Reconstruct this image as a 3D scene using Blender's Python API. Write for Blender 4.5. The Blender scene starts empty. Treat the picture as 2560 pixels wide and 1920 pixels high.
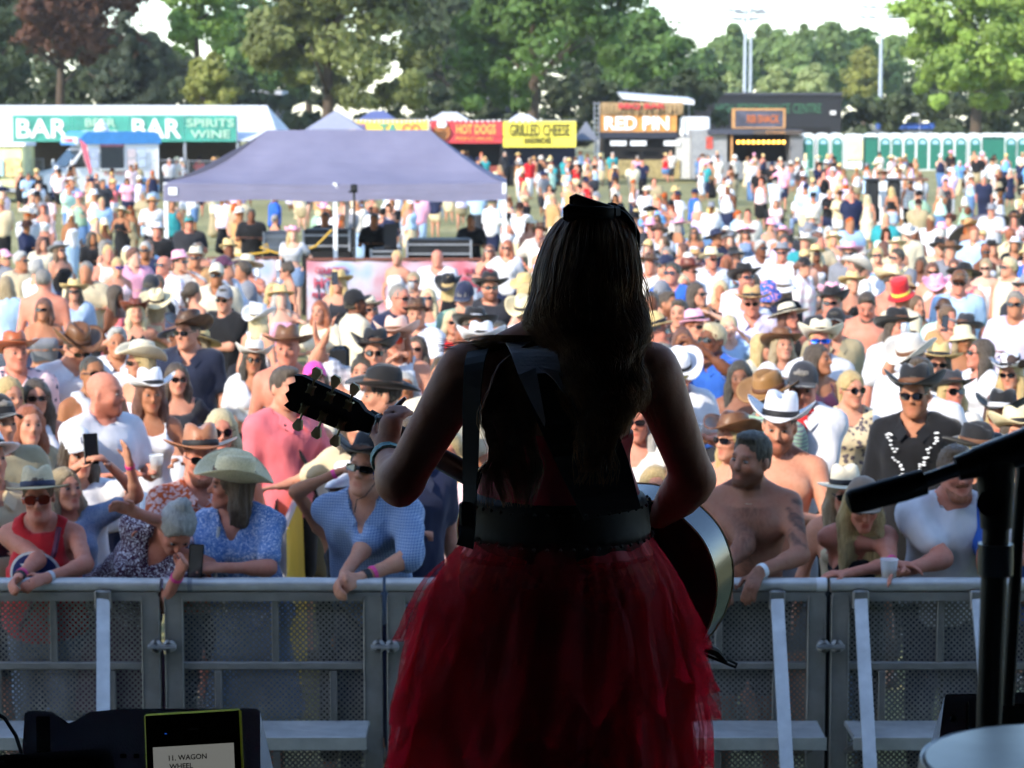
import bpy, math, random
import numpy as np
from mathutils import Vector, Matrix, Euler

# ------------------------------------------------------------------ camera, sky, sun, exposure
SC = bpy.context.scene
COL = SC.collection
F_PX, CAM_H, HORIZON = 6000.0, 3.2, 300.0
PITCH = math.atan((960 - HORIZON) / F_PX)
cam_data = bpy.data.cameras.new('camera')
cam = bpy.data.objects.new('camera', cam_data); COL.objects.link(cam)
cam.location = (0, 0, CAM_H); cam.rotation_euler = (math.pi / 2 - PITCH, 0, 0)
cam_data.sensor_width = 36.0; cam_data.lens = 36.0 * F_PX / 2560
cam_data.clip_start = 0.1; cam_data.clip_end = 4000
cam_data.dof.use_dof = True; cam_data.dof.focus_distance = 5.35
cam_data.dof.aperture_fstop = 9.8; cam_data.dof.aperture_blades = 0
SC.camera = cam
SUN_EL, SUN_AZ = math.radians(29), math.radians(225)      # azimuth: compass, 0 = +Y, clockwise
world = bpy.data.worlds.new('World'); SC.world = world; world.use_nodes = True
wn = world.node_tree.nodes; wl = world.node_tree.links
bg = wn['Background']; sky_tex = wn.new('ShaderNodeTexSky'); sky_tex.sky_type = 'NISHITA'
sky_tex.sun_disc = False; sky_tex.sun_elevation = SUN_EL; sky_tex.sun_rotation = SUN_AZ
sky_tex.air_density = 1.0; sky_tex.dust_density = .5; sky_tex.ozone_density = 3.0; sky_tex.altitude = 50
wl.new(sky_tex.outputs[0], bg.inputs[0]); bg.inputs[1].default_value = 0.15
sun_data = bpy.data.lights.new('sun', 'SUN'); sun = bpy.data.objects.new('sun', sun_data); COL.objects.link(sun)
sun_data.energy = 2.35; sun_data.angle = math.radians(0.5); sun_data.color = (1.0, 0.91, 0.78)
SUN_DIR = Vector((math.sin(SUN_AZ) * math.cos(SUN_EL), math.cos(SUN_AZ) * math.cos(SUN_EL), math.sin(SUN_EL)))
sun.rotation_euler = SUN_DIR.to_track_quat('Z', 'Y').to_euler()
SC.view_settings.view_transform = 'Standard'; SC.view_settings.look = 'None'
SC.view_settings.gamma = 1.0; SC.view_settings.use_curve_mapping = False
SC.view_settings.exposure = 1.58
SC.render.engine = 'CYCLES'
SC.cycles.use_denoising = True; SC.cycles.use_adaptive_sampling = True; SC.cycles.adaptive_threshold = .035; SC.cycles.volume_bounces = 0
SC.cycles.max_bounces = 6; SC.cycles.transparent_max_bounces = 14
SC.cycles.diffuse_bounces = 3; SC.cycles.glossy_bounces = 3; SC.cycles.transmission_bounces = 4
SC.cycles.sample_clamp_indirect = 6.0
random.seed(7); RNG = np.random.default_rng(7)

CP, SP = math.cos(PITCH), math.sin(PITCH)
def ray(px, py):
    a, b = (px - 1280) / F_PX, (960 - py) / F_PX
    return Vector((a, CP + b * SP, -SP + b * CP))
def at(px, py, Y):                      # the point seen at a pixel of the photograph, at distance Y
    d = ray(px, py); return Vector((0, 0, CAM_H)) + d * (Y / d.y)
def gz(Y):                              # the field dips gently away from the stage and rises again
    pts = ((12, 0), (24, -.17), (38, -.3), (75, -.34), (110, -.1), (150, .03), (400, .1))
    if Y <= pts[0][0]: return 0.0
    for (a, u), (b, v) in zip(pts, pts[1:]):
        if Y <= b:
            t = (Y - a) / (b - a); t = t * t * (3 - 2 * t); return u + (v - u) * t
    return pts[-1][1]
def stand(px, py, h):                   # ground spot of something of height h whose top is seen at a pixel
    d = ray(px, py); Y = 20.0
    for _ in range(30):
        t = (gz(Y) + h - CAM_H) / d.z; Y = .5 * Y + .5 * d.y * t
    return Vector((d.x * t, Y, gz(Y)))

def lin(h):
    if isinstance(h, (tuple, list)): return tuple(h[:3])
    h = h.lstrip('#'); c = [int(h[i:i + 2], 16) / 255 for i in (0, 2, 4)]
    return tuple(v / 12.92 if v <= .04045 else ((v + .055) / 1.055) ** 2.4 for v in c)

# ------------------------------------------------------------------ materials
MATS = {}
def nmat(name):
    m = bpy.data.materials.new(name); m.use_nodes = True
    n = m.node_tree.nodes; return m, n, m.node_tree.links, n['Principled BSDF']
def mapping(n, l, scale, coord='Object', rot=None):
    tc = n.new('ShaderNodeTexCoord'); mp = n.new('ShaderNodeMapping')
    mp.inputs['Scale'].default_value = scale if hasattr(scale, '__len__') else (scale,) * 3
    if rot: mp.inputs['Rotation'].default_value = rot
    l.new(tc.outputs[coord], mp.inputs[0]); return mp
def noise(n, l, scale, detail=3, rough=.55, vec=None, coord='Object'):
    t = n.new('ShaderNodeTexNoise'); t.inputs['Scale'].default_value = scale
    t.inputs['Detail'].default_value = detail; t.inputs['Roughness'].default_value = rough
    if vec is None:
        tc = n.new('ShaderNodeTexCoord'); vec = tc.outputs[coord]
    l.new(vec, t.inputs['Vector']); return t
def mixc(n, l, fac, a, b, mode='MIX'):
    m = n.new('ShaderNodeMix'); m.data_type = 'RGBA'; m.blend_type = mode; m.clamp_factor = True
    for sock, v in ((m.inputs[0], fac), (m.inputs[6], a), (m.inputs[7], b)):
        if hasattr(v, 'is_linked') or hasattr(v, 'node'): l.new(v, sock)
        elif isinstance(v, (int, float)): sock.default_value = v
        else: sock.default_value = (*v[:3], 1)
    return m.outputs[2]
def ramp(n, l, src, stops):
    r = n.new('ShaderNodeValToRGB'); e = r.color_ramp.elements
    for i, (p, c) in enumerate(stops):
        el = e[i] if i < 2 else e.new(p)
        el.position = p; el.color = (*c, 1) if hasattr(c, '__len__') else (c, c, c, 1)
    l.new(src, r.inputs[0]); return r.outputs[0]
def bump(n, l, bsdf, h, strength=.3, dist=.01):
    b = n.new('ShaderNodeBump'); b.inputs['Strength'].default_value = strength; b.inputs['Distance'].default_value = dist
    l.new(h, b.inputs['Height']); l.new(b.outputs[0], bsdf.inputs['Normal']); return b
def solid(name, col, rough=.6, metal=0, var=.12, vscale=6, bmp=0, bscale=80, spec=.5, coat=0, emit=0, trans=0):
    key = (name,)
    if key in MATS: return MATS[key]
    m, n, l, b = nmat(name); c = lin(col)
    t = noise(n, l, vscale, 4)
    dark = tuple(v * (1 - var) for v in c); lite = tuple(min(1, v * (1 + var)) for v in c)
    l.new(ramp(n, l, t.outputs[0], ((.3, dark), (.7, lite))), b.inputs['Base Color'])
    b.inputs['Roughness'].default_value = rough; b.inputs['Metallic'].default_value = metal
    b.inputs['Specular IOR Level'].default_value = spec; b.inputs['Coat Weight'].default_value = coat
    if trans: b.inputs['Transmission Weight'].default_value = trans
    if emit:
        b.inputs['Emission Color'].default_value = (*c, 1); b.inputs['Emission Strength'].default_value = emit
    if bmp:
        bump(n, l, b, noise(n, l, bscale, 3).outputs[0], bmp, .01)
    MATS[key] = m; return m

def cloth(kind='plain'):                # colour comes from each object's own colour
    key = ('cloth', kind)
    if key in MATS: return MATS[key]
    m, n, l, b = nmat('fabric_' + kind)
    oi = n.new('ShaderNodeObjectInfo'); col = oi.outputs['Color']
    w = noise(n, l, 9, 3); fold = noise(n, l, 1, 1.5, vec=mapping(n, l, (9, 9, 4)).outputs[0])
    base = mixc(n, l, ramp(n, l, w.outputs[0], ((.35, .0), (.7, 1.))), mixc(n, l, 1., col, (.84, .84, .85), 'MULTIPLY'), col)
    if kind in ('check', 'plaid', 'gingham'):
        sc = {'check': 22, 'plaid': 9, 'gingham': 80}[kind]
        other = {'check': (.85, .84, .86), 'plaid': (.85, .83, .8), 'gingham': (.30, .38, .52)}[kind]
        acc = None
        for ax in (0, 2):
            sep = n.new('ShaderNodeSeparateXYZ'); l.new(mapping(n, l, sc).outputs[0], sep.inputs[0])
            mt = n.new('ShaderNodeMath'); mt.operation = 'FRACT'; l.new(sep.outputs[ax], mt.inputs[0])
            g = n.new('ShaderNodeMath'); g.operation = 'GREATER_THAN'; l.new(mt.outputs[0], g.inputs[0]); g.inputs[1].default_value = .5
            if acc is None: acc = g.outputs[0]
            else:
                ad = n.new('ShaderNodeMath'); ad.operation = 'ADD'; l.new(acc, ad.inputs[0]); l.new(g.outputs[0], ad.inputs[1])
                hf = n.new('ShaderNodeMath'); hf.operation = 'MULTIPLY'; l.new(ad.outputs[0], hf.inputs[0]); hf.inputs[1].default_value = .5
                acc = hf.outputs[0]
        base = mixc(n, l, acc, base, other)
    elif kind == 'stripe':
        sep = n.new('ShaderNodeSeparateXYZ'); nz = noise(n, l, 7, 2)
        l.new(mapping(n, l, 42).outputs[0], sep.inputs[0])
        ad = n.new('ShaderNodeMath'); ad.operation = 'ADD'; l.new(sep.outputs[2], ad.inputs[0]); l.new(nz.outputs[0], ad.inputs[1])
        mt = n.new('ShaderNodeMath'); mt.operation = 'FRACT'; l.new(ad.outputs[0], mt.inputs[0])
        g = n.new('ShaderNodeMath'); g.operation = 'GREATER_THAN'; l.new(mt.outputs[0], g.inputs[0]); g.inputs[1].default_value = .55
        base = mixc(n, l, g.outputs[0], base, (.16, .17, .2))
    elif kind in ('floral', 'ditsy', 'palm', 'paisley'):
        sc, hi, lo, other = {'floral': (26, .42, .36, (.1, .08, .09)), 'ditsy': (105, .40, .32, (.72, .74, .82)),
                             'palm': (16, .34, .30, (.05, .07, .13)), 'paisley': (48, .56, .48, (.55, .38, .36))}[kind]
        v = n.new('ShaderNodeTexVoronoi'); v.inputs['Scale'].default_value = sc
        nz = noise(n, l, sc * .9, 3); tc = n.new('ShaderNodeTexCoord')
        vm = n.new('ShaderNodeVectorMath'); vm.operation = 'MULTIPLY_ADD'
        l.new(nz.outputs['Color'], vm.inputs[0]); vm.inputs[1].default_value = (.03,) * 3; l.new(tc.outputs['Object'], vm.inputs[2])
        l.new(vm.outputs[0], v.inputs['Vector'])
        base = mixc(n, l, ramp(n, l, v.outputs['Distance'], ((lo, 1.), (hi, 0.))), base, other)
    elif kind == 'denim':
        base = mixc(n, l, ramp(n, l, noise(n, l, 240, 2).outputs[0], ((.35, 0.), (.75, .5))), base, (.55, .62, .72))
    l.new(base, b.inputs['Base Color']); b.inputs['Roughness'].default_value = .85; b.inputs['Specular IOR Level'].default_value = .2
    b.inputs['Sheen Weight'].default_value = .15
    bump(n, l, b, fold.outputs[0], .4, .05)
    MATS[key] = m; return m
def skin_mat():
    if 'skin' in MATS: return MATS['skin']
    m, n, l, b = nmat('skin')
    oi = n.new('ShaderNodeObjectInfo'); at_ = n.new('ShaderNodeAttribute'); at_.attribute_name = 'tint'
    blot = noise(n, l, 14, 4)
    c = mixc(n, l, 1.0, oi.outputs['Color'], at_.outputs['Color'], 'MULTIPLY')
    c = mixc(n, l, ramp(n, l, blot.outputs[0], ((.38, 0.), (.72, .5))), c, mixc(n, l, 1.0, c, (1.0, .66, .56), 'MULTIPLY')); fk = noise(n, l, 55, 4, .7); c = mixc(n, l, ramp(n, l, fk.outputs[0], ((.5, 0.), (.72, .45))), c, mixc(n, l, 1.0, c, (.72, .56, .48), 'MULTIPLY'))
    l.new(c, b.inputs['Base Color']); b.inputs['Roughness'].default_value = .6; b.inputs['Specular IOR Level'].default_value = .28
    bump(n, l, b, noise(n, l, 160, 2).outputs[0], .12, .004)
    MATS['skin'] = m; return m
def hair_mat():
    if 'hair' in MATS: return MATS['hair']
    m, n, l, b = nmat('hair')
    oi = n.new('ShaderNodeObjectInfo'); st = noise(n, l, 1, 4, .7, vec=mapping(n, l, (120, 120, 10)).outputs[0])
    c = mixc(n, l, ramp(n, l, st.outputs[0], ((.3, 0.), (.75, 1.))), mixc(n, l, .5, oi.outputs['Color'], (0, 0, 0)), mixc(n, l, .12, oi.outputs['Color'], (1, .9, .7)))
    l.new(c, b.inputs['Base Color']); b.inputs['Roughness'].default_value = .45; b.inputs['Specular IOR Level'].default_value = .4
    bump(n, l, b, st.outputs[0], .8, .02)
    MATS['hair'] = m; return m
def hat_mat(kind):
    key = ('hat', kind)
    if key in MATS: return MATS[key]
    m, n, l, b = nmat('hat_' + kind); oi = n.new('ShaderNodeObjectInfo'); c = oi.outputs['Color']
    if kind == 'straw':
        wv = n.new('ShaderNodeTexWave'); wv.inputs['Scale'].default_value = 60; wv.inputs['Distortion'].default_value = 1.5; wv.bands_direction = 'Z'
        tc = n.new('ShaderNodeTexCoord'); l.new(tc.outputs['Object'], wv.inputs[0])
        nz = noise(n, l, 130, 2)
        c2 = mixc(n, l, ramp(n, l, nz.outputs[0], ((.4, 0.), (.65, 1.))), mixc(n, l, .25, c, (.25, .15, .06)), c)
        l.new(c2, b.inputs['Base Color']); bump(n, l, b, nz.outputs[0], .6, .006); b.inputs['Roughness'].default_value = .75
    elif kind == 'leather':
        nz = noise(n, l, 14, 4); l.new(mixc(n, l, ramp(n, l, nz.outputs[0], ((.35, 0.), (.7, .6))), c, mixc(n, l, .35, c, (.5, .3, .16))), b.inputs['Base Color'])
        b.inputs['Roughness'].default_value = .42; bump(n, l, b, nz.outputs[0], .2, .01)
    elif kind == 'cow':
        nz = noise(n, l, 13, 1); l.new(mixc(n, l, ramp(n, l, nz.outputs[0], ((.52, 0.), (.54, 1.))), c, (.06, .04, .035)), b.inputs['Base Color']); b.inputs['Roughness'].default_value = .8
    elif kind == 'print':
        nz = noise(n, l, 30, 2); l.new(mixc(n, l, ramp(n, l, nz.outputs[0], ((.55, 0.), (.57, 1.))), c, (.8, .3, .35)), b.inputs['Base Color']); b.inputs['Roughness'].default_value = .8
    else:
        nz = noise(n, l, 30, 3); l.new(mixc(n, l, ramp(n, l, nz.outputs[0], ((.3, .12), (.7, 0.))), c, (.02, .02, .02)), b.inputs['Base Color'])
        b.inputs['Roughness'].default_value = .8; b.inputs['Sheen Weight'].default_value = .2
    b.inputs['Specular IOR Level'].default_value = .3
    MATS[key] = m; return m

# ------------------------------------------------------------------ objects
def tag(o, label=None, cat=None, group=None, kind=None):
    for k, v in (('label', label), ('category', cat), ('group', group), ('kind', kind)):
        if v: o[k] = v
    return o
def mesh_np(name, v, f, smooth=True, quads=True):
    me = bpy.data.meshes.new(name); v = np.asarray(v, np.float32); f = np.asarray(f, np.int32)
    me.vertices.add(len(v)); me.vertices.foreach_set('co', v.ravel())
    k = f.shape[1]; me.loops.add(f.size); me.loops.foreach_set('vertex_index', f.ravel())
    me.polygons.add(len(f)); me.polygons.foreach_set('loop_start', np.arange(0, f.size, k, dtype=np.int32))
    me.update(calc_edges=True)
    if smooth: me.polygons.foreach_set('use_smooth', np.ones(len(f), bool))
    return me
def link(name, me, mat=None, parent=None, color=None, loc=None, rot=None):
    o = bpy.data.objects.new(name, me); COL.objects.link(o)
    if mat is not None and me is not None and not len(me.materials): me.materials.append(mat)
    if parent is not None: o.parent = parent
    if color is not None: o.color = (*lin(color), 1)
    if loc is not None: o.location = loc
    if rot is not None: o.rotation_euler = rot
    return o
def empty(name, loc=(0, 0, 0), rz=0):
    o = bpy.data.objects.new(name, None); COL.objects.link(o); o.location = loc; o.rotation_euler = (0, 0, rz); o.empty_display_size = .2; return o
class MB:                               # collects boxes, bars, tubes and sheets into one mesh
    def __init__(s): s.v = []; s.f = []
    def poly(s, pts, faces):
        k = len(s.v); s.v += [tuple(p) for p in pts]; s.f += [tuple(i + k for i in f) for f in faces]; return s
    def box(s, c, d, rot=None, bev=0):
        x, y, z = (q / 2 for q in d); M = rot.to_matrix() if isinstance(rot, Euler) else rot
        if bev:
            b = min(bev, x * .9, y * .9, z * .9)
            pts = []; 
            for sz, i in ((-z, b), (-z + b, 0), (z - b, 0), (z, b)):
                for (sx, sy) in ((-1, -1), (1, -1), (1, 1), (-1, 1)):
                    X, Y_ = x - i, y - i
                    for (ex, ey) in (((b, 0), (0, b)) if sx * sy > 0 else ((0, b), (b, 0))):
                        pts.append(Vector((sx * (X - ex), sy * (Y_ - ey), sz)))
            fs = [tuple(reversed(range(8))), tuple(range(24, 32))]
            for r in range(3):
                for q in range(8): a, e = r * 8 + q, r * 8 + (q + 1) % 8; fs.append((a, e, e + 8, a + 8))
        else:
            pts = [Vector((sx * x, sy * y, sz * z)) for sz in (-1, 1) for sx, sy in ((-1, -1), (1, -1), (1, 1), (-1, 1))]
            fs = [(3, 2, 1, 0), (4, 5, 6, 7), (0, 1, 5, 4), (1, 2, 6, 5), (2, 3, 7, 6), (3, 0, 4, 7)]
        c = Vector(c)
        return s.poly([(M @ p if M is not None else p) + c for p in pts], fs)
    def tube(s, pts, r, n=8, cap=True):
        pts = [Vector(p) for p in pts]; rs = r if hasattr(r, '__len__') else [r] * len(pts)
        rings = []; prev = None
        for i, p in enumerate(pts):
            d = (pts[min(i + 1, len(pts) - 1)] - pts[max(i - 1, 0)]).normalized()
            if prev is None: u = d.orthogonal().normalized()
            else:
                u = prev - d * prev.dot(d); u = u.normalized() if u.length > 1e-6 else d.orthogonal().normalized()
            prev = u; w = d.cross(u)
            rings += [p + (u * math.cos(a) + w * math.sin(a)) * rs[i] for a in (2 * math.pi * k / n for k in range(n))]
        m = len(pts)
        fs = [(i * n + k, i * n + (k + 1) % n, (i + 1) * n + (k + 1) % n, (i + 1) * n + k) for i in range(m - 1) for k in range(n)]
        if cap: fs += [tuple(reversed(range(n))), tuple(range((m - 1) * n, m * n))]
        return s.poly(rings, fs)
    def lathe(s, prof, n=24, c=(0, 0, 0), sx=1, sy=1, rot=None):
        c = Vector(c); pts = [Vector((r * math.cos(2 * math.pi * k / n) * sx, r * math.sin(2 * math.pi * k / n) * sy, z)) for r, z in prof for k in range(n)]
        pts = [(rot @ p if rot is not None else p) + c for p in pts]; m = len(prof)
        fs = [(i * n + k, i * n + (k + 1) % n, (i + 1) * n + (k + 1) % n, (i + 1) * n + k) for i in range(m - 1) for k in range(n)]
        return s.poly(pts, fs)
    def prism(s, outline, y0, y1):      # outline in xz, extruded along y
        n = len(outline); pts = [(x, y0, z) for x, z in outline] + [(x, y1, z) for x, z in outline]
        fs = [tuple(range(n)), tuple(reversed(range(n, 2 * n)))] + [(i, i + n, (i + 1) % n + n, (i + 1) % n) for i in range(n)]
        return s.poly(pts, fs)
    def build(s, name, mat=None, parent=None, smooth=False, color=None, loc=None, rot=None):
        me = bpy.data.meshes.new(name); me.from_pydata(s.v, [], s.f)
        if smooth:
            me.polygons.foreach_set('use_smooth', np.ones(len(me.polygons), bool))
            try: me.set_sharp_from_angle(angle=math.radians(40))
            except Exception: pass
        return link(name, me, mat, parent, color, loc, rot)
def text_mesh(body, size=1.0, extrude=.01, bold=0.0, width=None, align='CENTER'):
    cu = bpy.data.curves.new('lettering', 'FONT'); cu.body = body; cu.size = size; cu.extrude = extrude; cu.offset = bold
    cu.align_x = align; cu.align_y = 'CENTER'; cu.resolution_u = 3
    o = bpy.data.objects.new('lettering', cu); COL.objects.link(o)
    dg = bpy.context.evaluated_depsgraph_get(); me = bpy.data.meshes.new_from_object(o.evaluated_get(dg))
    bpy.data.objects.remove(o); bpy.data.curves.remove(cu)
    if width and len(me.vertices):
        co = np.empty(len(me.vertices) * 3, np.float32); me.vertices.foreach_get('co', co); co = co.reshape(-1, 3)
        co[:, 0] *= width / (co[:, 0].max() - co[:, 0].min()); me.vertices.foreach_set('co', co.ravel())
    me.update(); return me
def letters(body, parent, mat, loc, size, width=None, bold=0.0, rz=0, tilt=90, extrude=.01):
    o = link('lettering', text_mesh(body, size, extrude, bold, width), mat, parent, loc=loc, rot=(math.radians(tilt), 0, rz)); return o
# ------------------------------------------------------------------ implicit surfaces: bodies, clothes and hair
V3 = lambda *a: np.array(a, float)
class Field:
    def __init__(s, xs, ys, zs):
        s.ax = (xs, ys, zs); s.D = np.full((len(xs), len(ys), len(zs)), .5, np.float32)
        s.cell = max(np.diff(a).max() for a in s.ax)
    def sub(s, lo, hi):
        sl = []
        for a, l, h in zip(s.ax, lo, hi):
            i, j = np.searchsorted(a, l), np.searchsorted(a, h)
            if j <= i: return None
            sl.append(slice(i, j))
        return tuple(sl)
    def pts(s, sl):
        x, y, z = (a[q].astype(np.float32) for a, q in zip(s.ax, sl)); return x[:, None, None], y[None, :, None], z[None, None, :]
    def put(s, sl, d, k, neg=False):
        D = s.D[sl]
        if neg: D2, d2 = -D, d
        else: D2, d2 = D, d
        h = np.maximum(k - np.abs(D2 - d2), 0) / k if k > 1e-6 else 0
        r = np.minimum(D2, d2) - h * h * k * .25
        s.D[sl] = -r if neg else r
    def rc(s, a, b, r1, r2, k=.03, flat=None, q=1.0, neg=False):
        a, b = np.asarray(a, float), np.asarray(b, float); m = k + 1.5 * s.cell; R = max(r1, r2) / min(q, 1) + m
        sl = s.sub(np.minimum(a, b) - R, np.maximum(a, b) + R)
        if sl is None: return s
        x, y, z = s.pts(sl); ba = b - a; L = max(ba @ ba, 1e-9)
        px, py, pz = x - a[0], y - a[1], z - a[2]
        t = np.clip((px * ba[0] + py * ba[1] + pz * ba[2]) / L, 0, 1)
        vx, vy, vz = px - t * ba[0], py - t * ba[1], pz - t * ba[2]
        d2 = vx * vx + vy * vy + vz * vz
        if flat is not None:
            vn = vx * flat[0] + vy * flat[1] + vz * flat[2]; d2 = d2 + vn * vn * (1 / (q * q) - 1)
        d = np.sqrt(d2) - (r1 + (r2 - r1) * t)
        s.put(sl, d if flat is None else d * .8, k, neg); return s
    def el(s, c, r, M=None, k=.03, neg=False):
        c, r = np.asarray(c, float), np.asarray(r, float); m = k + 1.5 * s.cell; R = r.max() + m
        sl = s.sub(c - R, c + R)
        if sl is None: return s
        x, y, z = s.pts(sl); p = [x - c[0], y - c[1], z - c[2]]
        if M is not None: p = [M[0, i] * p[0] + M[1, i] * p[1] + M[2, i] * p[2] for i in range(3)]
        k0 = sum((p[i] / r[i]) ** 2 for i in range(3)) ** .5; k1 = sum((p[i] / r[i] ** 2) ** 2 for i in range(3)) ** .5
        s.put(sl, k0 * (k0 - 1) / np.maximum(k1, 1e-6), k, neg); return s
    def cut(s, nrm, p0, k=0.0):          # keep the side that the normal points away from
        x, y, z = s.pts((slice(None),) * 3); n = np.asarray(nrm, float)
        s.D = np.maximum(s.D, (x - p0[0]) * n[0] + (y - p0[1]) * n[1] + (z - p0[2]) * n[2]).astype(np.float32); return s
    def mesh(s):
        D = s.D; S = D < 0
        c = np.zeros(tuple(n - 1 for n in D.shape), np.int8)
        for i in (0, 1):
            for j in (0, 1):
                for k in (0, 1): c += S[i:D.shape[0] - 1 + i, j:D.shape[1] - 1 + j, k:D.shape[2] - 1 + k]
        act = (c > 0) & (c < 8); I = np.argwhere(act); n = len(I)
        idx = np.full(act.shape, -1, np.int32); idx[act] = np.arange(n)
        off = [(i, j, k) for i in (0, 1) for j in (0, 1) for k in (0, 1)]
        dv = np.stack([D[I[:, 0] + o[0], I[:, 1] + o[1], I[:, 2] + o[2]] for o in off], 1)
        acc = np.zeros((n, 3)); cnt = np.zeros(n)
        for a in range(8):
            for ax in range(3):
                if off[a][ax]: continue
                b = a + (4, 2, 1)[ax]; m = (dv[:, a] < 0) != (dv[:, b] < 0)
                t = np.where(m, dv[:, a] / np.where(m, dv[:, a] - dv[:, b], 1), 0)
                for q in range(3): acc[:, q] += m * (off[a][q] + (t if q == ax else 0))
                cnt += m
        acc /= cnt[:, None]
        v = np.stack([s.ax[q][I[:, q]] + acc[:, q] * (s.ax[q][I[:, q] + 1] - s.ax[q][I[:, q]]) for q in range(3)], 1)
        fs = []
        for ax in range(3):
            A = S if ax == 0 else (S.transpose(1, 2, 0) if ax == 1 else S.transpose(2, 0, 1))
            J = idx if ax == 0 else (idx.transpose(1, 2, 0) if ax == 1 else idx.transpose(2, 0, 1))
            x = A[:-1, 1:-1, 1:-1] != A[1:, 1:-1, 1:-1]; e = np.argwhere(x)
            if not len(e): continue
            i, j, k = e[:, 0], e[:, 1] + 1, e[:, 2] + 1
            q = np.stack([J[i, j - 1, k - 1], J[i, j, k - 1], J[i, j, k], J[i, j - 1, k]], 1)
            fl = ~A[i, j, k]; q[fl] = q[fl][:, ::-1]; fs.append(q)
        f = np.concatenate(fs) if fs else np.zeros((0, 4), int)
        return v, f[(f >= 0).all(1)]
def axis(lo, hi, h, refs=()):
    out = [lo]
    while out[-1] < hi:
        x = out[-1]; st = h
        for a, b, q in refs:
            if a - h * .6 <= x <= b: st = min(st, q)
        out.append(x + st)
    return np.array(out)
def vnormals(v, f):
    n = np.zeros_like(v); fn = np.cross(v[f[:, 2]] - v[f[:, 0]], v[f[:, 3]] - v[f[:, 1]])
    for i in range(4): np.add.at(n, f[:, i], fn)
    return n / np.maximum(np.linalg.norm(n, axis=1, keepdims=True), 1e-9)
def relax(v, f, it=1, w=.5):
    for _ in range(it):
        a = np.zeros_like(v); c = np.zeros(len(v))
        for i in range(4):
            j = f[:, (i + 1) % 4]; k = f[:, i]
            np.add.at(a, k, v[j]); np.add.at(c, k, 1); np.add.at(a, j, v[k]); np.add.at(c, j, 1)
        v = v * (1 - w) + w * a / np.maximum(c, 1)[:, None]
    return v
def rot3(rx=0, ry=0, rz=0): return np.array(Euler((math.radians(rx), math.radians(ry), math.radians(rz)), 'XYZ').to_matrix())

ARM = {   # wrist target (outward, y, z as parts of the height), elbow hint, hand curl
    'dn': ((.155, .01, .49), (.5, .9, -.2), .5), 'cup': ((.075, -.155, .69), (.7, .35, -1), 1.0), 'hip': ((.125, -.02, .585), (1, .7, .1), .6),
    'clap': ((.025, -.17, .70), (1, .2, -.7), .3), 'phone': ((.05, -.20, .915), (1, .1, -.8), .8), 'up': ((.19, -.07, 1.12), (.8, .3, -.3), .2),
    'shade': ((.045, -.085, .985), (1, -.1, .1), .15), 'fold': ((-.05, -.125, .665), (1, .2, -.6), .4), 'rail': ((.05, -.24, .68), (1, .3, -.3), .7),
    'drink': ((.03, -.105, .85), (.9, -.1, -.7), 1.0), 'out': ((.33, -.02, .70), (.2, .9, -.5), .3), 'wave': ((.17, -.12, 1.02), (.8, .2, -.5), .1),
    'lap': ((.07, -.2, .58), (.8, .5, -.3), .5), 'head': ((.045, -.0, 1.01), (1, -.2, .3), .3), 'self': ((.10, -.30, .95), (.9, 0, -.6), .7)}

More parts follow.
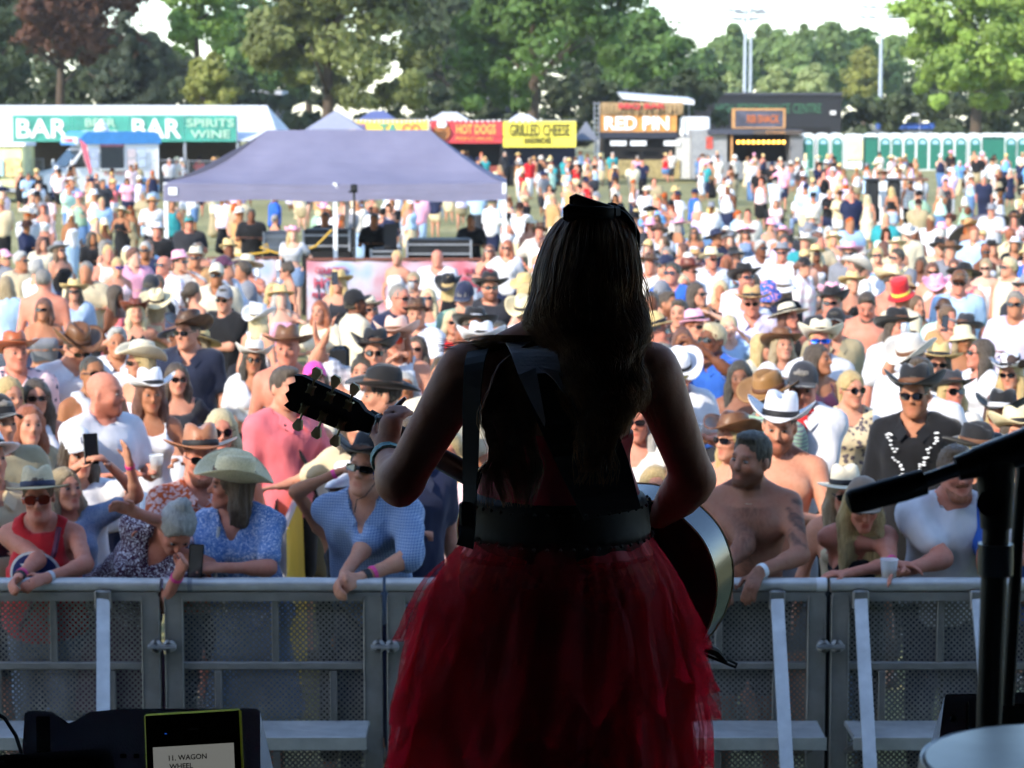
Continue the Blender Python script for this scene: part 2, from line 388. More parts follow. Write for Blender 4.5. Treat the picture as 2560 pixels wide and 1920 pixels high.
class Fig:
    """A posed figure: joints first, then body, clothes and hair grown round them."""
    def __init__(s, sex='m', h=1.75, w=1.0, lean=0, side=0, twist=0, head=(0, 0, 0), arms=('dn', 'dn'), seat=False, lod=1, legs=0, sh=None):
        s.sex, s.h, s.w, s.lod, s.seat = sex, h, w, lod, seat; k = s.k = h / 1.75; m = s.m = sex == 'm'
        s.T = rot3(lean, side, twist); zp = .93 * k if not seat else .50 * k
        s.P = V3(0, 0, zp)
        if lean > 12 and not seat: s.P = s.P + V3(0, .0035 * lean * k, 0)
        sh = sh or (.182 if m else .158) * (1 + (w - 1) * .3)
        T = lambda x, y, z: s.P + s.T @ (V3(x, y, z - .93) * k)
        s.tp = T; s.waist, s.chest, s.nb = T(0, .0, 1.07), T(0, .005, 1.29), T(0, .025, 1.455)
        s.H = s.T @ rot3(head[1] - lean * .6, head[2] - side * .6, head[0]); s.hc = T(0, .0, 1.525) + s.H @ (V3(0, -.012, .095) * k)
        s.hs = k * (1.0 if m else .965)
        s.sho, s.elb, s.wri, s.hand = [], [], [], []
        s.hip, s.kne, s.ank = [], [], []
        for i, sg in enumerate((-1, 1)):
            a = arms[i]; tgt, pole, curl = ARM[a] if isinstance(a, str) else a
            S = T(sg * sh, .02, 1.405)
            up = a in ('up', 'wave', 'head') or (not isinstance(a, str) and tgt[2] > 1.6 * k)
            if up: S = S + s.T @ (V3(sg * -.01, 0, .035) * k)
            base = V3(0, 0, -.02 if not seat else -.43) * k
            if isinstance(a, str) and a == 'lap' and not seat: tgt = (.08, -.12, .56)
            if len(tgt) == 3 and isinstance(a, str): W = s.P + s.T @ (V3(sg * tgt[0] * 1.75, tgt[1] * 1.75, tgt[2] * 1.75 - .93) * k)
            else: W = V3(*tgt)                                          # metres in the figure's own frame
            l1, l2 = .285 * k, .255 * k; d = W - S; L = np.linalg.norm(d)
            if L > (l1 + l2) * .995: W = S + d / L * (l1 + l2) * .995; d = W - S; L = np.linalg.norm(d)
            c = (l1 * l1 - l2 * l2 + L * L) / (2 * L); hh = math.sqrt(max(l1 * l1 - c * c, 0)); u = d / L
            pv = s.T @ V3(sg * pole[0], pole[1], pole[2]); pv = pv - u * (pv @ u); pv /= max(np.linalg.norm(pv), 1e-6)
            E = S + u * c + pv * hh; s.sho.append(S); s.elb.append(E); s.wri.append(W); f = (W - E) / l2
            s.hand.append((f, pv, curl))
            hx = .088 * k * (1 if m else 1.02)
            HP = s.P + V3(sg * hx, .0, -.01 * k)
            if seat: K = HP + V3(sg * .05, -.42, .02) * k; A = V3(K[0] + sg * .0, K[1] - .04 * k, .085 * k)
            else:
                st = legs * sg
                K = V3(sg * .098, -.012 - st * .05 + HP[1] / k, .50) * k; A = V3(sg * (.115 + abs(legs) * .02), .03 - st * .1 + HP[1] / k * .6, .085) * k
            s.hip.append(HP); s.kne.append(K); s.ank.append(A)
        s.fo = s.seat
    # ---- the skeleton's flesh, with an inflation so that clothes can reuse it
    def torso(s, F, g=0.0, drop=0.0, k=.05):
        q, w, T, m = s.k, s.w, s.tp, s.m; M = s.T; E = lambda c, r, kk=k: F.el(T(*c), (np.array(r) * q) + g, M, kk * q)
        w2 = 1 + (w - 1) * 1.5
        if m:
            E((0, .008, 1.295), (.168 * (.6 + .4 * w), .112 * w, .185)); E((0, .0, 1.10), (.148 * w, .108 * w2, .17)); E((0, .01, .955), (.16 * w, .112 * w, .12))
            for sg in (-1, 1): E((sg * .07, -.066 * w, 1.32), (.088, .04, .055), .06)
        else:
            E((0, .01, 1.30), (.142 * (.6 + .4 * w), .098 * w, .17)); E((0, .005, 1.10), (.118 * w, .092 * w2, .16)); E((0, .012, .95), (.168 * w, .112 * w, .125))
            for sg in (-1, 1): E((sg * .07, -.085 * w, 1.285), (.062, .058, .06), .035)
        for sg in (-1, 1):
            E((sg * .075, .06, .93), (.085 * w, .075 * w, .09), .05)
            F.rc(T(sg * .02, .035, 1.50), s.sho[(sg + 1) // 2] + s.T @ (V3(-sg * .03, .01, .02) * q), .045 * q + g * .6, .04 * q + g, .04)
            F.rc(T(sg * .06, .03, 1.37), s.sho[(sg + 1) // 2], .075 * q + g, .052 * q * (1 if m else .86) + g, .05)
        if w > 1.15: E((0, -.05 * w, 1.08), (.13 * w, .10 * w, .13), .07)
        return F
    def arm(s, F, i, t0=0., t1=2., g=0.0, k=.025):
        q, w = s.k, (.55 + .45 * s.w) * getattr(s, 'armk', 1); r = (.050, .040, .042, .0275) if s.m else (.042, .034, .035, .0235)
        r = [x * q * w for x in r]; S, E, W = s.sho[i], s.elb[i], s.wri[i]
        if t1 > 0:
            t = min(t1, 1.); B = S + (E - S) * t; F.rc(S, B, r[0] * 1.08 + g, r[0] + (r[1] - r[0]) * t + g, k)
        if t1 > 1:
            t = t1 - 1; mid = E + (W - E) * .3; B = E + (W - E) * t
            F.rc(E, B, r[2] * .95 + g, r[2] + (r[3] - r[2]) * t + g, k)
            if g == 0 or t > .3: F.rc(E + (W - E) * .12, mid, r[2] + g, r[2] * .98 + g, k)
        return F
    def leg(s, F, i, t1=2., g=0.0, k=.03):
        q, w = s.k, .45 + .55 * s.w; r = [x * q * w * (1 if s.m else 1.02) for x in (.088, .056, .054, .035)]; H, K, A = s.hip[i], s.kne[i], s.ank[i]
        t = min(t1, 1.); F.rc(H, H + (K - H) * t, r[0] + g, r[0] + (r[1] - r[0]) * t + g, k)
        if t1 > 1:
            t = t1 - 1; F.rc(K, K + (A - K) * t, r[2] + g, r[2] + (r[3] - r[2]) * t + g, k)
            if t > .4: F.rc(K + (A - K) * .15 + V3(0, .02 * q, 0), K + (A - K) * .38 + V3(0, .018 * q, 0), .045 * q * w + g, .04 * q * w + g, k)
        return F
    def hnd(s, F, i):
        f, pv, curl = s.hand[i][:3]; q = s.k * (1 if s.m else .92); W = s.wri[i]
        n = s.hand[i][3] if len(s.hand[i]) > 3 else None
        if n is None:                                                   # palm faces the body's middle / down
            n = V3(-(1 if i else -1) * .8, -.1, -.6)
        n = n - f * (n @ f); n /= max(np.linalg.norm(n), 1e-6); sd = np.cross(f, n)
        thumb = sd if (sd @ V3(0, -.3, 1)) > 0 else -sd
        pc = W + f * .075 * q; kk = .010 if s.lod == 0 else .016
        F.rc(W + f * .015 * q, pc, .030 * q, .036 * q, .02, flat=n, q=.5)
        if s.lod == 0:
            for j, (o, L) in enumerate(((.027, .072), (.009, .08), (-.009, .075), (-.026, .06))):
                a = pc + thumb * o * q + f * .012 * q; d = f.copy(); sg = L * q / 2.6; ang = curl * .55 * (1 + .08 * j)
                for z in range(3):
                    ca, sa = math.cos(ang), math.sin(ang); dn = d * ca + n * sa; n2 = n
                    b = a + dn * sg * (1.1 - .15 * z); F.rc(a, b, .0088 * q, .008 * q, .004 if z == 0 else .006); a = b
                    d = dn; ang = curl * .55; nn = n - d * (n @ d); n = nn / max(np.linalg.norm(nn), 1e-6)
                n = np.cross(sd, f); n = n if (n @ (s.hand[i][3] if len(s.hand[i]) > 3 and s.hand[i][3] is not None else V3(-(1 if i else -1) * .8, -.1, -.6))) > 0 else -n
            a = W + f * .03 * q + thumb * .022 * q; b = a + (f * .6 + thumb * .75 + n * .25) * .042 * q; c = b + (f * .9 + thumb * .15 + n * .35) * .034 * q
            F.rc(a, b, .014 * q, .0105 * q, .012); F.rc(b, c, .0105 * q, .009 * q, .005)
        else:
            d = f * math.cos(curl * .7) + n * math.sin(curl * .7); b = pc + f * .01 * q + d * .05 * q; d2 = f * math.cos(curl * 1.6) + n * math.sin(curl * 1.6)
            F.rc(pc, b, .033 * q, .030 * q, kk, flat=n, q=.45); F.rc(b, b + d2 * .035 * q, .028 * q, .022 * q, kk, flat=n, q=.5)
            a = W + f * .03 * q + thumb * .02 * q; F.rc(a, a + (f * .7 + thumb * .7 + n * .3) * .06 * q, .014 * q, .010 * q, kk)
    def headp(s, F):
        q = s.hs; H = s.H; C = s.hc; X = lambda x, y, z: C + H @ (V3(x, y, z) * q); m = s.m; f = s.lod <= 1
        E = lambda c, r, k=.02, neg=False: F.el(X(*c), np.array(r) * q, H, k * q, neg)
        R = lambda a, b, r1, r2, k=.015, neg=False: F.rc(X(*a), X(*b), r1 * q, r2 * q, k * q, neg=neg)
        F.rc(s.tp(0, .03, 1.42), X(0, .028, -.06), (.060 if m else .050) * s.k * (.7 + .3 * s.w), (.054 if m else .046) * q, .03)
        E((0, .014, .034), (.076, .096, .086)); E((0, -.026, -.036), (.058 if m else .054, .064, .084), .035)
        j = .03 if m else .025
        for sg in (-1, 1):
            R((sg * .047, .0, -.055), (sg * .014, -.066, -.1), .024 if m else .018, .018, j)
            if f: E((sg * .041, -.062, -.022), (.022, .022, .022), .025)
            E((sg * .078, .017, -.008), (.010, .020, .031), .008)
        R((-.008, -.072, -.102), (.008, -.072, -.102), .019, .019, .02)
        if s.w > 1.2: E((0, -.03, -.1), (.05, .045, .03), .04)
        if f:
            R((-.034, -.08, .024), (.034, -.08, .024), .011, .011, .018)
            for sg in (-1, 1): E((sg * .031, -.101, .004), (.017, .013, .011), .014, True)
            R((0, -.088, .012), (0, -.110, -.028), .008, .0125, .012); E((0, -.1, -.034), (.017, .011, .008), .01)
            R((-.019, -.086, -.062), (.019, -.086, -.062), .0065, .0065, .008); R((-.015, -.084, -.077), (.015, -.084, -.077), .0075, .0075, .008)
            R((-.022, -.0985, -.0695), (.022, -.0985, -.0695), .003, .003, .004, True)
    def bounds(s, pts, pad):
        p = np.array(pts); return p.min(0) - pad, p.max(0) + pad
    def body(s):
        lod = s.lod; h, hh = ((.027, .0088), (.040, .0155), (.062, .031), (.10, .062))[lod]
        P = [s.hc + s.H @ V3(0, 0, .0), s.P, *s.sho, *s.elb, *s.wri, *s.hip, *s.kne, *s.ank]
        P += [w + f * .15 * s.k for w, (f, *_r) in zip(s.wri, s.hand)] + [a + V3(0, -.17, -.08) * s.k for a in s.ank]
        lo, hi = s.bounds(P, .14 * s.k); lo[2] = -.02
        if not s.seat: lo[2] = .0 - .02
        rx, ry, rz = [], [], []; C = s.hc; r = .105 * s.hs
        rx.append((C[0] - r, C[0] + r, hh)); ry.append((C[1] - r * 1.15, C[1] + r, hh)); rz.append((C[2] - r * 1.25, C[2] + r * 1.2, hh))
        if lod == 0:
            for w, (f, *_r) in zip(s.wri, s.hand):
                c = w + f * .085 * s.k; e = np.abs(f) * .09 * s.k + .05
                for ref, q in ((rx, 0), (ry, 1), (rz, 2)): ref.append((c[q] - e[q], c[q] + e[q], .0088))
        F = Field(axis(lo[0], hi[0], h, rx), axis(lo[1], hi[1], h, ry), axis(lo[2], hi[2], h, rz) if s.seat else np.concatenate([axis(lo[2], .9 * s.k - 2.01 * h, 2.0 * h), axis(.9 * s.k, hi[2], h, rz)]))
        s.torso(F)
        for i in (0, 1): s.leg(F, i)
        for i in (0, 1):
            A = s.ank[i]; F.rc(A + V3(0, .02, -.04) * s.k, A + V3(0, -.15, -.062) * s.k, .036 * s.k, .026 * s.k, .03)
        for i in (0, 1): s.arm(F, i)
        s.headp(F)
        for i in (0, 1): s.hnd(F, i)
        v, f = F.mesh()
        if lod == 0: v = relax(v, f, 1, .25)
        return v, f
    def tint(s, v, lips=1., beard=None, brow=(.25, .18, .14), stubble=None, makeup=0):
        """colour multipliers: lips, brows, eyes and stubble where they are on the face"""
        q = (v - s.hc) @ s.H / s.hs; t = np.ones((len(v), 3)); x, y, z = np.abs(q[:, 0]), q[:, 1], q[:, 2]
        fr = y < -.045
        sm = lambda a, b, e: np.clip((b - a) / e + .5, 0, 1)
        if s.lod <= 1:
            lp = fr * np.exp(-((x / .023) ** 4) - ((z + .070) / .013) ** 4); t *= 1 - lp[:, None] * (1 - np.array((.78, .42, .42))) * lips
            ck = fr * np.exp(-(((x - .045) / .025) ** 2) - ((z + .03) / .025) ** 2); t *= 1 - ck[:, None] * (1 - np.array((1., .82, .8))) * .6
            br = fr * np.exp(-(((x - .032) / .02) ** 4) - ((z - .027) / .0075) ** 2); t *= 1 - br[:, None] * (1 - np.array(brow))
            ey = fr * np.exp(-(((x - .031) / .0145) ** 4) - ((z - .004) / .0085) ** 2); t *= 1 - ey[:, None] * (1 - np.array((.16, .13, .12)))
        if stubble is not None:
            jaw = (z < -.035) * (z > -.135) * (y < .03) * np.clip((-.035 - z) / .02, 0, 1) * (1 - np.exp(-((x / .02) ** 4) - ((z + .070) / .011) ** 4))
            jaw = np.maximum(jaw, fr * np.exp(-((x / .03) ** 4) - ((z + .05) / .008) ** 2)); jaw = jaw * (np.abs(q[:, 1]) < .13)
            t *= 1 - jaw[:, None] * (1 - np.array(stubble))
        return t
    # ---- clothes
    def cloth_field(s, lo, hi, mul=1.0):
        h = (.020, .034, .052, .09)[s.lod] * mul; return Field(*(axis(a, b, h) for a, b in zip(lo, hi)))
    def top(s, kind, sleeve=.55, loose=.016, hem=.90, neck='crew'):
        q, T = s.k, s.tp; g = loose * q + (0, .005, .012, .028)[s.lod]
        P = [s.P, s.nb, *s.sho, T(0, 0, hem - .05)] + ([*s.elb] if sleeve > 0 else []) + ([*s.wri] if sleeve > 1 else [])
        lo, hi = s.bounds(P, .22 * q * max(1, s.w)); F = s.cloth_field(lo, hi)
        s.torso(F, g)
        w = s.w
        if loose > .012 and hem < 1.05:
            F.rc(T(0, 0, 1.25), T(0, .0, hem), (.145 if s.m else .125) * q * w + g, (.150 if s.m else .148) * q * w + g, .05, flat=s.T @ V3(0, 1, 0), q=.72)
        dn = s.T @ V3(0, 0, -1)
        F.cut(dn, T(0, 0, hem))
        if kind in ('tube',): F.cut(-dn, T(0, 0, getattr(s, 'tubez', 1.345)))
        elif kind in ('tank', 'vest', 'halter', 'strap'):
            wd = {'tank': .075, 'vest': .105, 'halter': .06, 'strap': .085}[kind]
            for i, sg in enumerate((-1, 1)):                            # arm holes
                S = s.sho[i]; c = S + s.T @ (V3(sg * .03, 0, -.03) * q); F.el(c, V3((.182 if s.m else .158) - wd + .035, .17, .135) * q, s.T, .01, True)
            if kind in ('halter', 'strap'): F.el(T(0, -.0, 1.50), V3(.062 if kind == 'strap' else .05, .25, .16) * q, s.T, .01, True)
            if kind == 'strap': F.el(T(0, .1, 1.40), V3(.2, .12, .13) * q, s.T, .01, True)
            if kind == 'strap' and s.lod < 2:
                r = .012 if s.lod == 0 else .017
                for sg in (-1, 1):
                    pp = [T(sg * .065, -.105 * w, 1.33), T(sg * .075, -.07, 1.40), T(sg * .085, .015, 1.462), T(sg * .075, .10, 1.36)]
                    for a, b in zip(pp, pp[1:]): F.rc(a, b, r, r, .008)
        if kind not in ('tube', 'tank', 'vest', 'halter', 'strap') and sleeve > 0:
            for i in (0, 1):
                s.arm(F, i, 0, sleeve, g * 1.05 + (.006 if sleeve <= 1 else 0), .03)
        if kind != 'tube':
            rn = {'crew': .070, 'v': .072, 'deep': .075, 'collar': .066, 'scoop': .085, 'wide': .12}[neck] * q * (.7 + .3 * s.w)
            F.rc(T(0, .02, 1.44), s.tp(0, -.01, 1.60), rn, rn * 1.1, .008, neg=True)
            if neck in ('scoop', 'wide'): F.el(T(0, -.08, 1.46), V3(.09 if neck == 'scoop' else .15, .11, .10) * q, s.T, .01, True)
            dp = {'v': .10, 'deep': .20, 'collar': .085}.get(neck)
            if dp:
                for j in range(5):
                    t = j / 4; F.rc(T(0, -.06, 1.475 - dp * t), T(0, -.24, 1.465 - dp * t), (.05 * (1 - t) + .008) * q, (.05 * (1 - t) + .008) * q, .01, neg=True)
        v, f = F.mesh(); return s.wrinkle(v, f, .004 * (loose / .016 + .3), 1)
    def bottom(s, kind, g=.013, waist=1.0, length=None):
        q = s.k; g = g * q + (0, .005, .012, .028)[s.lod]; P = [s.P + V3(0, 0, .15 * q), *s.hip, *s.kne, *s.ank]
        lo, hi = s.bounds(P, .2 * q * max(1, s.w)); lo[2] = .0; F = s.cloth_field(lo, hi, 1.4); w = s.w
        s.torso(F, g * .8); F.cut((0, 0, 1), s.tp(0, 0, waist))
        if kind == 'skirt':
            L = length or .5
            if s.seat: 
                for i in (0, 1): s.leg(F, i, 1.1, g + .03, .08)
            else:
                F.rc(s.P + V3(0, .01, .0), s.P + V3(0, .01, -(L + .08) * q), .15 * q * w, (.16 + .2 * L) * q * w, .05, flat=V3(0, 1, 0), q=.8); F.cut((0, 0, -1), s.P - V3(0, 0, L * q))
        else:
            t = length or {'jeans': 1.92, 'shorts': .85, 'hot': .42, 'wide': 1.94}[kind]
            for i in (0, 1): s.leg(F, i, t, g + (.012 if kind in ('shorts', 'hot') else (.03 if kind == 'wide' else 0)), .03)
        v, f = F.mesh(); return s.wrinkle(v, f, .004, 2)
    def wrinkle(s, v, f, amp, seed):
        if s.lod >= 2: return v, f
        v = relax(v, f, 1, .3); n = vnormals(v, f); r = np.random.default_rng(int(abs(s.hc[0] * 997 + s.hs * 7919) * 10) % 9973 + seed); d = np.zeros(len(v))
        for j in range(5):
            k = r.normal(size=3) * (14 + 9 * j) * V3(1, 1, .55); d += np.sin(v @ k + r.uniform(0, 6.3)) * amp / (1 + .45 * j)
        return v + n * d[:, None], f
    # ---- hair
    def hair(s, kind, vol=1.0):
        q = s.hs; H = s.H; C = s.hc; X = lambda x, y, z: C + H @ (V3(x, y, z) * q); h = (.011, .0185, .032, .06)[s.lod]
        down = V3(0, 0, -1); P = [X(0, 0, .1), X(-.1, 0, 0), X(.1, 0, 0), X(0, .12, 0), X(0, -.09, 0)]
        L = {'long': .36, 'mid': .22, 'bob': .13, 'curly': .24}.get(kind, 0) * q
        base = X(0, .03, -.05)
        if L: P += [base + down * L + V3(.12, .12, 0) * q, base + down * L - V3(.12, .1, 0) * q]
        if kind in ('pony', 'bun', 'plait'): P += [X(0, .2, .06), X(0, .19, -.22), X(0, .15, -.3)]
        lo, hi = s.bounds(P, .05 * q); F = Field(*(axis(a, b, h) for a, b in zip(lo, hi))); vm = .009 * vol + (.006 if s.lod >= 2 else 0)
        E = lambda c, r, k=.012, neg=False: F.el(X(*c), np.array(r) * q, H, k * q, neg)
        if kind in ('short', 'quiff'): vm = .004 + (.006 if s.lod >= 2 else 0)
        if kind == 'buzz': vm = .002 + (.006 if s.lod >= 2 else 0)
        E((0, .018, .038), (.077 + vm, .097 + vm, .088 + vm * 1.3))
        if kind == 'short' or kind == 'quiff': E((0, -.035, .105), (.055, .055, .022 + .012 * (kind == 'quiff')), .03); E((0, .05, -.03), (.068, .05, .05), .03)
        E((0, -.1, -.03), (.07, .068, .112 if kind not in ('short', 'buzz', 'quiff') else .118), .012, True)     # the face
        F.cut(H @ V3(0, .35, -1), X(0, .0, -.055 if L == 0 else -.4))
        if L == 0:
            for sg in (-1, 1): E((sg * .09, -.03, -.04), (.03, .055, .045), .01, True); E((sg * .085, .02, -.03), (.02, .03, .035), .01, True)
        if L:
            for sg in (-1, 1):
                a = X(sg * .066, .012, .03); b = X(sg * .083 * vol, .018, -.09) ; e = s.hc * 0 + X(sg * .07, .015, -.09) + down * max(L - .05, .03) + V3(0, 0, 0)
                F.rc(a, b, .030 * q * vol, .036 * q * vol, .03); F.rc(b, e, .036 * q * vol, .028 * q * vol, .03)
                if kind in ('long', 'curly', 'mid'): F.rc(b, b + down * L * .8 + H @ V3(sg * .02, -.05, 0), .032 * q * vol, .018 * q * vol, .03)
            F.rc(X(0, .07, .0), X(0, .075, -.06) + down * L, .065 * q * vol, .045 * q, .04, flat=H @ V3(0, 1, 0), q=.6)
            F.rc(X(-.05, .055, -.03), X(-.06, .06, -.06) + down * L * .9, .045 * q, .03 * q, .03); F.rc(X(.05, .055, -.03), X(.06, .06, -.06) + down * L * .9, .045 * q, .03 * q, .03)
        if kind == 'pony': F.rc(X(0, .1, .05), X(0, .15, .03), .02 * q, .035 * q, .02); F.rc(X(0, .15, .03), X(0, .135, -.2), .035 * q, .015 * q, .02)
        if kind == 'bun': E((0, .06, .13), (.042, .042, .038), .015)
        v, f = F.mesh()
        if s.lod < 2 and len(v):
            v = relax(v, f, 1, .4); n = vnormals(v, f); p = (v - C) @ H / q; a = np.arctan2(p[:, 0], p[:, 1] + .02)
            d = np.sin(a * 23 + np.sin(p[:, 2] * 30) * 1.3) + .6 * np.sin(a * 41 + p[:, 2] * 25)
            if kind == 'curly': d = d + 2 * np.sin(p[:, 2] * 120 + a * 9)
            v = v + n * (d * .0028 * q)[:, None]
        return v, f
    def beard(s):
        q = s.hs; H = s.H; C = s.hc; X = lambda x, y, z: C + H @ (V3(x, y, z) * q); h = (.0085, .0135, .025)[s.lod]
        lo, hi = s.bounds([X(-.08, -.12, -.02), X(.08, .03, -.16), X(.08, -.12, -.1)], .02); F = Field(*(axis(a, b, h) for a, b in zip(lo, hi)))
        for sg in (-1, 1): F.rc(X(sg * .056, .005, -.03), X(sg * .03, -.06, -.105), .018 * q, .026 * q, .02)
        F.rc(X(-.015, -.072, -.115), X(.015, -.072, -.115), .028 * q, .028 * q, .02); F.rc(X(-.03, -.088, -.05), X(.03, -.088, -.05), .009 * q, .009 * q, .01)
        F.rc(X(-.018, -.11, -.07), X(.018, -.11, -.07), .012 * q, .012 * q, .006, neg=True)
        return F.mesh()

# ------------------------------------------------------------------ hats and glasses
HATS = {}
def hat_mesh(kind):
    if kind in HATS: return HATS[kind]
    n = 30; rx, ry = .083, .101
    K = {   # crown rings (rho, z), brim width, side curl, front/back droop, dent
        'cowboy': ([(.0, .112), (.3, .114), (.62, .118), (.80, .112), (.90, .085), (.96, .04), (1., 0)], .092, .95, .12, .030),
        'cowboyflat': ([(.0, .105), (.3, .108), (.62, .112), (.82, .104), (.92, .075), (.97, .04), (1., 0)], .098, .42, .08, .026),
        'fedora': ([(.0, .105), (.35, .108), (.62, .112), (.82, .100), (.93, .06), (1., 0)], .070, .12, .12, .022),
        'sun': ([(.0, .095), (.35, .095), (.65, .090), (.85, .075), (.96, .04), (1., 0)], .115, -.10, .10, .0),
        'floppy': ([(.0, .09), (.35, .09), (.65, .085), (.86, .07), (.96, .04), (1., 0)], .105, -.45, .45, .0),
        'bucket': ([(.0, .09), (.4, .09), (.75, .087), (.92, .07), (1., 0)], .050, -.95, .95, .0),
        'tall': ([(.0, .15), (.5, .15), (.93, .15), (.96, .10), (.98, .05), (1., 0)], .045, -.4, .4, .0),
        'trilby': ([(.0, .10), (.35, .103), (.62, .108), (.85, .095), (.95, .05), (1., 0)], .048, .25, .25, .02),
        'cap': ([(.0, .098), (.35, .094), (.62, .080), (.84, .052), (.96, .02), (1., -.01)], 0, 0, 0, 0)}[kind]
    rings, bw, curl, droop, dent = K; V = []; th = np.linspace(0, 2 * math.pi, n, endpoint=False); cx, cy = np.cos(th), np.sin(th)
    def ring(rho, z, extra=0, t=0, dz=0):
        x, y = cx * (rx * rho + extra), cy * (ry * rho + extra); zz = np.full(n, z)
        if dent and rho < .9 and z > .05:
            zz = zz - dent * np.exp(-(x / .022) ** 2) * (1 if rho < .7 else .5) - .012 * np.clip((-y - .02) / .06, 0, 1)
            x = x * (1 - .16 * np.clip((-y) / .08, 0, 1))
        if t:
            zz = zz + bw * (curl * t ** 1.8 * np.abs(cx) ** 1.6 - droop * t ** 1.5 * np.abs(cy) ** 1.6) + dz
            x = x * (1 - .10 * max(curl, 0) * t)
        V.append(np.stack([x, y, zz], 1))
    for r, z in rings: ring(max(r, .02), z)
    if bw:
        for t in (.25, .55, .82, 1.): ring(1., 0, bw * t, t)
        for t in (.98, .55, .1): ring(1., 0, bw * t, t, -.006)
        ring(.97, .01)
    else:
        ring(1.02, -.018); ring(.96, -.012)
    v = np.concatenate(V); m = len(V); f = [(i * n + k, i * n + (k + 1) % n, (i + 1) * n + (k + 1) % n, (i + 1) * n + k) for i in range(m - 1) for k in range(n)]
    f = np.array(f)[:, ::-1]
    if kind == 'cap':                       # the visor
        w, d = 9, 4; base = len(v); P = []
        for lay in (0, -.006):
            for j in range(d):
                for i in range(w):
                    a = -math.pi / 2 + (i / (w - 1) - .5) * 2.1; t = j / (d - 1); x = math.cos(a) * rx * .98; y = math.sin(a) * ry * .98
                    P.append((x * (1 + .05 * t), y - t * .068 * math.sin((i + .5) / w * math.pi) ** .5, -.008 - .016 * t - .30 * abs(x) ** 1.4 * (.4 + t) * 1.2 + lay))
        G = []
        for lay in (0, 1):
            o = base + lay * w * d
            for j in range(d - 1):
                for i in range(w - 1):
                    q = (o + j * w + i, o + j * w + i + 1, o + (j + 1) * w + i + 1, o + (j + 1) * w + i); G.append(q if lay else q[::-1])
        e = base + (d - 1) * w
        G += [(e + i, e + i + 1, e + i + 1 + w * d, e + i + w * d) for i in range(w - 1)]
        v = np.concatenate([v, np.array(P)]); f = np.concatenate([f, np.array(G)])
    me = mesh_np('hat', v, f)
    band = None
    if kind not in ('cap', 'bucket'):
        bv = []
        for r, z in ((1.03, .004), (1.045, .006), (1.03, .030), (.985, .032)): bv.append(np.stack([cx * rx * r, cy * ry * r, np.full(n, z)], 1))
        band = mesh_np('hat_band', np.concatenate(bv), np.array([(i * n + k, i * n + (k + 1) % n, (i + 1) * n + (k + 1) % n, (i + 1) * n + k) for i in range(3) for k in range(n)]))
    HATS[kind] = (me, band); return HATS[kind]
GLS = {}
def glasses_mesh(kind):
    if kind in GLS: return GLS[kind]
    b = MB(); w, hgt = {'sun': (.029, .019), 'round': (.025, .024), 'big': (.033, .026), 'wrap': (.036, .017), 'clear': (.026, .019)}[kind]
    for sg in (-1, 1):
        n = 14; rows = []
        for y in (0, .004):
            for k in range(n):
                a = 2 * math.pi * k / n; e = 1.0 if kind == 'round' else .7
                cx = math.copysign(abs(math.cos(a)) ** e, math.cos(a)); cz = math.copysign(abs(math.sin(a)) ** e, math.sin(a))
                x = sg * .033 + cx * w; rows.append((x, -.106 + y + 3.4 * x * x * 1.3, .003 + cz * hgt))
        fs = [tuple(range(n)), tuple(reversed(range(n, 2 * n)))] + [(k, (k + 1) % n, (k + 1) % n + n, k + n) for k in range(n)]
        b.poly(rows, fs)
        b.tube([(sg * .062, -.088, .010), (sg * .079, -.05, .012), (sg * .082, .01, .010)], .003, 5)
    b.tube([(-.008, -.108, .008), (0, -.110, .010), (.008, -.108, .008)], .0028, 5)
    me = bpy.data.meshes.new('sunglasses'); me.from_pydata(b.v, [], b.f); GLS[kind] = me; return me
M_GLASS = solid('sunglass_lens', '#0b0a0c', .12, 0, 0.05, spec=.8)
M_GLASSB = solid('mirror_lens', '#1c4fb0', .08, .7, 0.05)
M_GLASSR = solid('amber_lens', '#6a1f12', .1, 0, .05, spec=.8)

_e = MB(); _e.lathe([(0, -.0085), (.005, -.0068), (.0095, -.004), (.0105, 0), (.0095, .004), (.005, .0068), (0, .0075)], 12, (0, 0, 0), 1.3, 1.0)
EYE = bpy.data.meshes.new('eye'); EYE.from_pydata(_e.v, [], _e.f); EYE.polygons.foreach_set('use_smooth', np.ones(len(EYE.polygons), bool))
def eye_mat():
    m, n, l, b = nmat('eye'); sep = n.new('ShaderNodeSeparateXYZ'); tc = n.new('ShaderNodeTexCoord'); l.new(tc.outputs['Object'], sep.inputs[0])
    a = n.new('ShaderNodeMath'); a.operation = 'ABSOLUTE'; l.new(sep.outputs[0], a.inputs[0])
    l.new(ramp(n, l, a.outputs[0], ((.0062, (.035, .022, .015)), (.0072, (.22, .18, .165)))), b.inputs['Base Color']); b.inputs['Roughness'].default_value = .2; return m
EYE.materials.append(eye_mat())
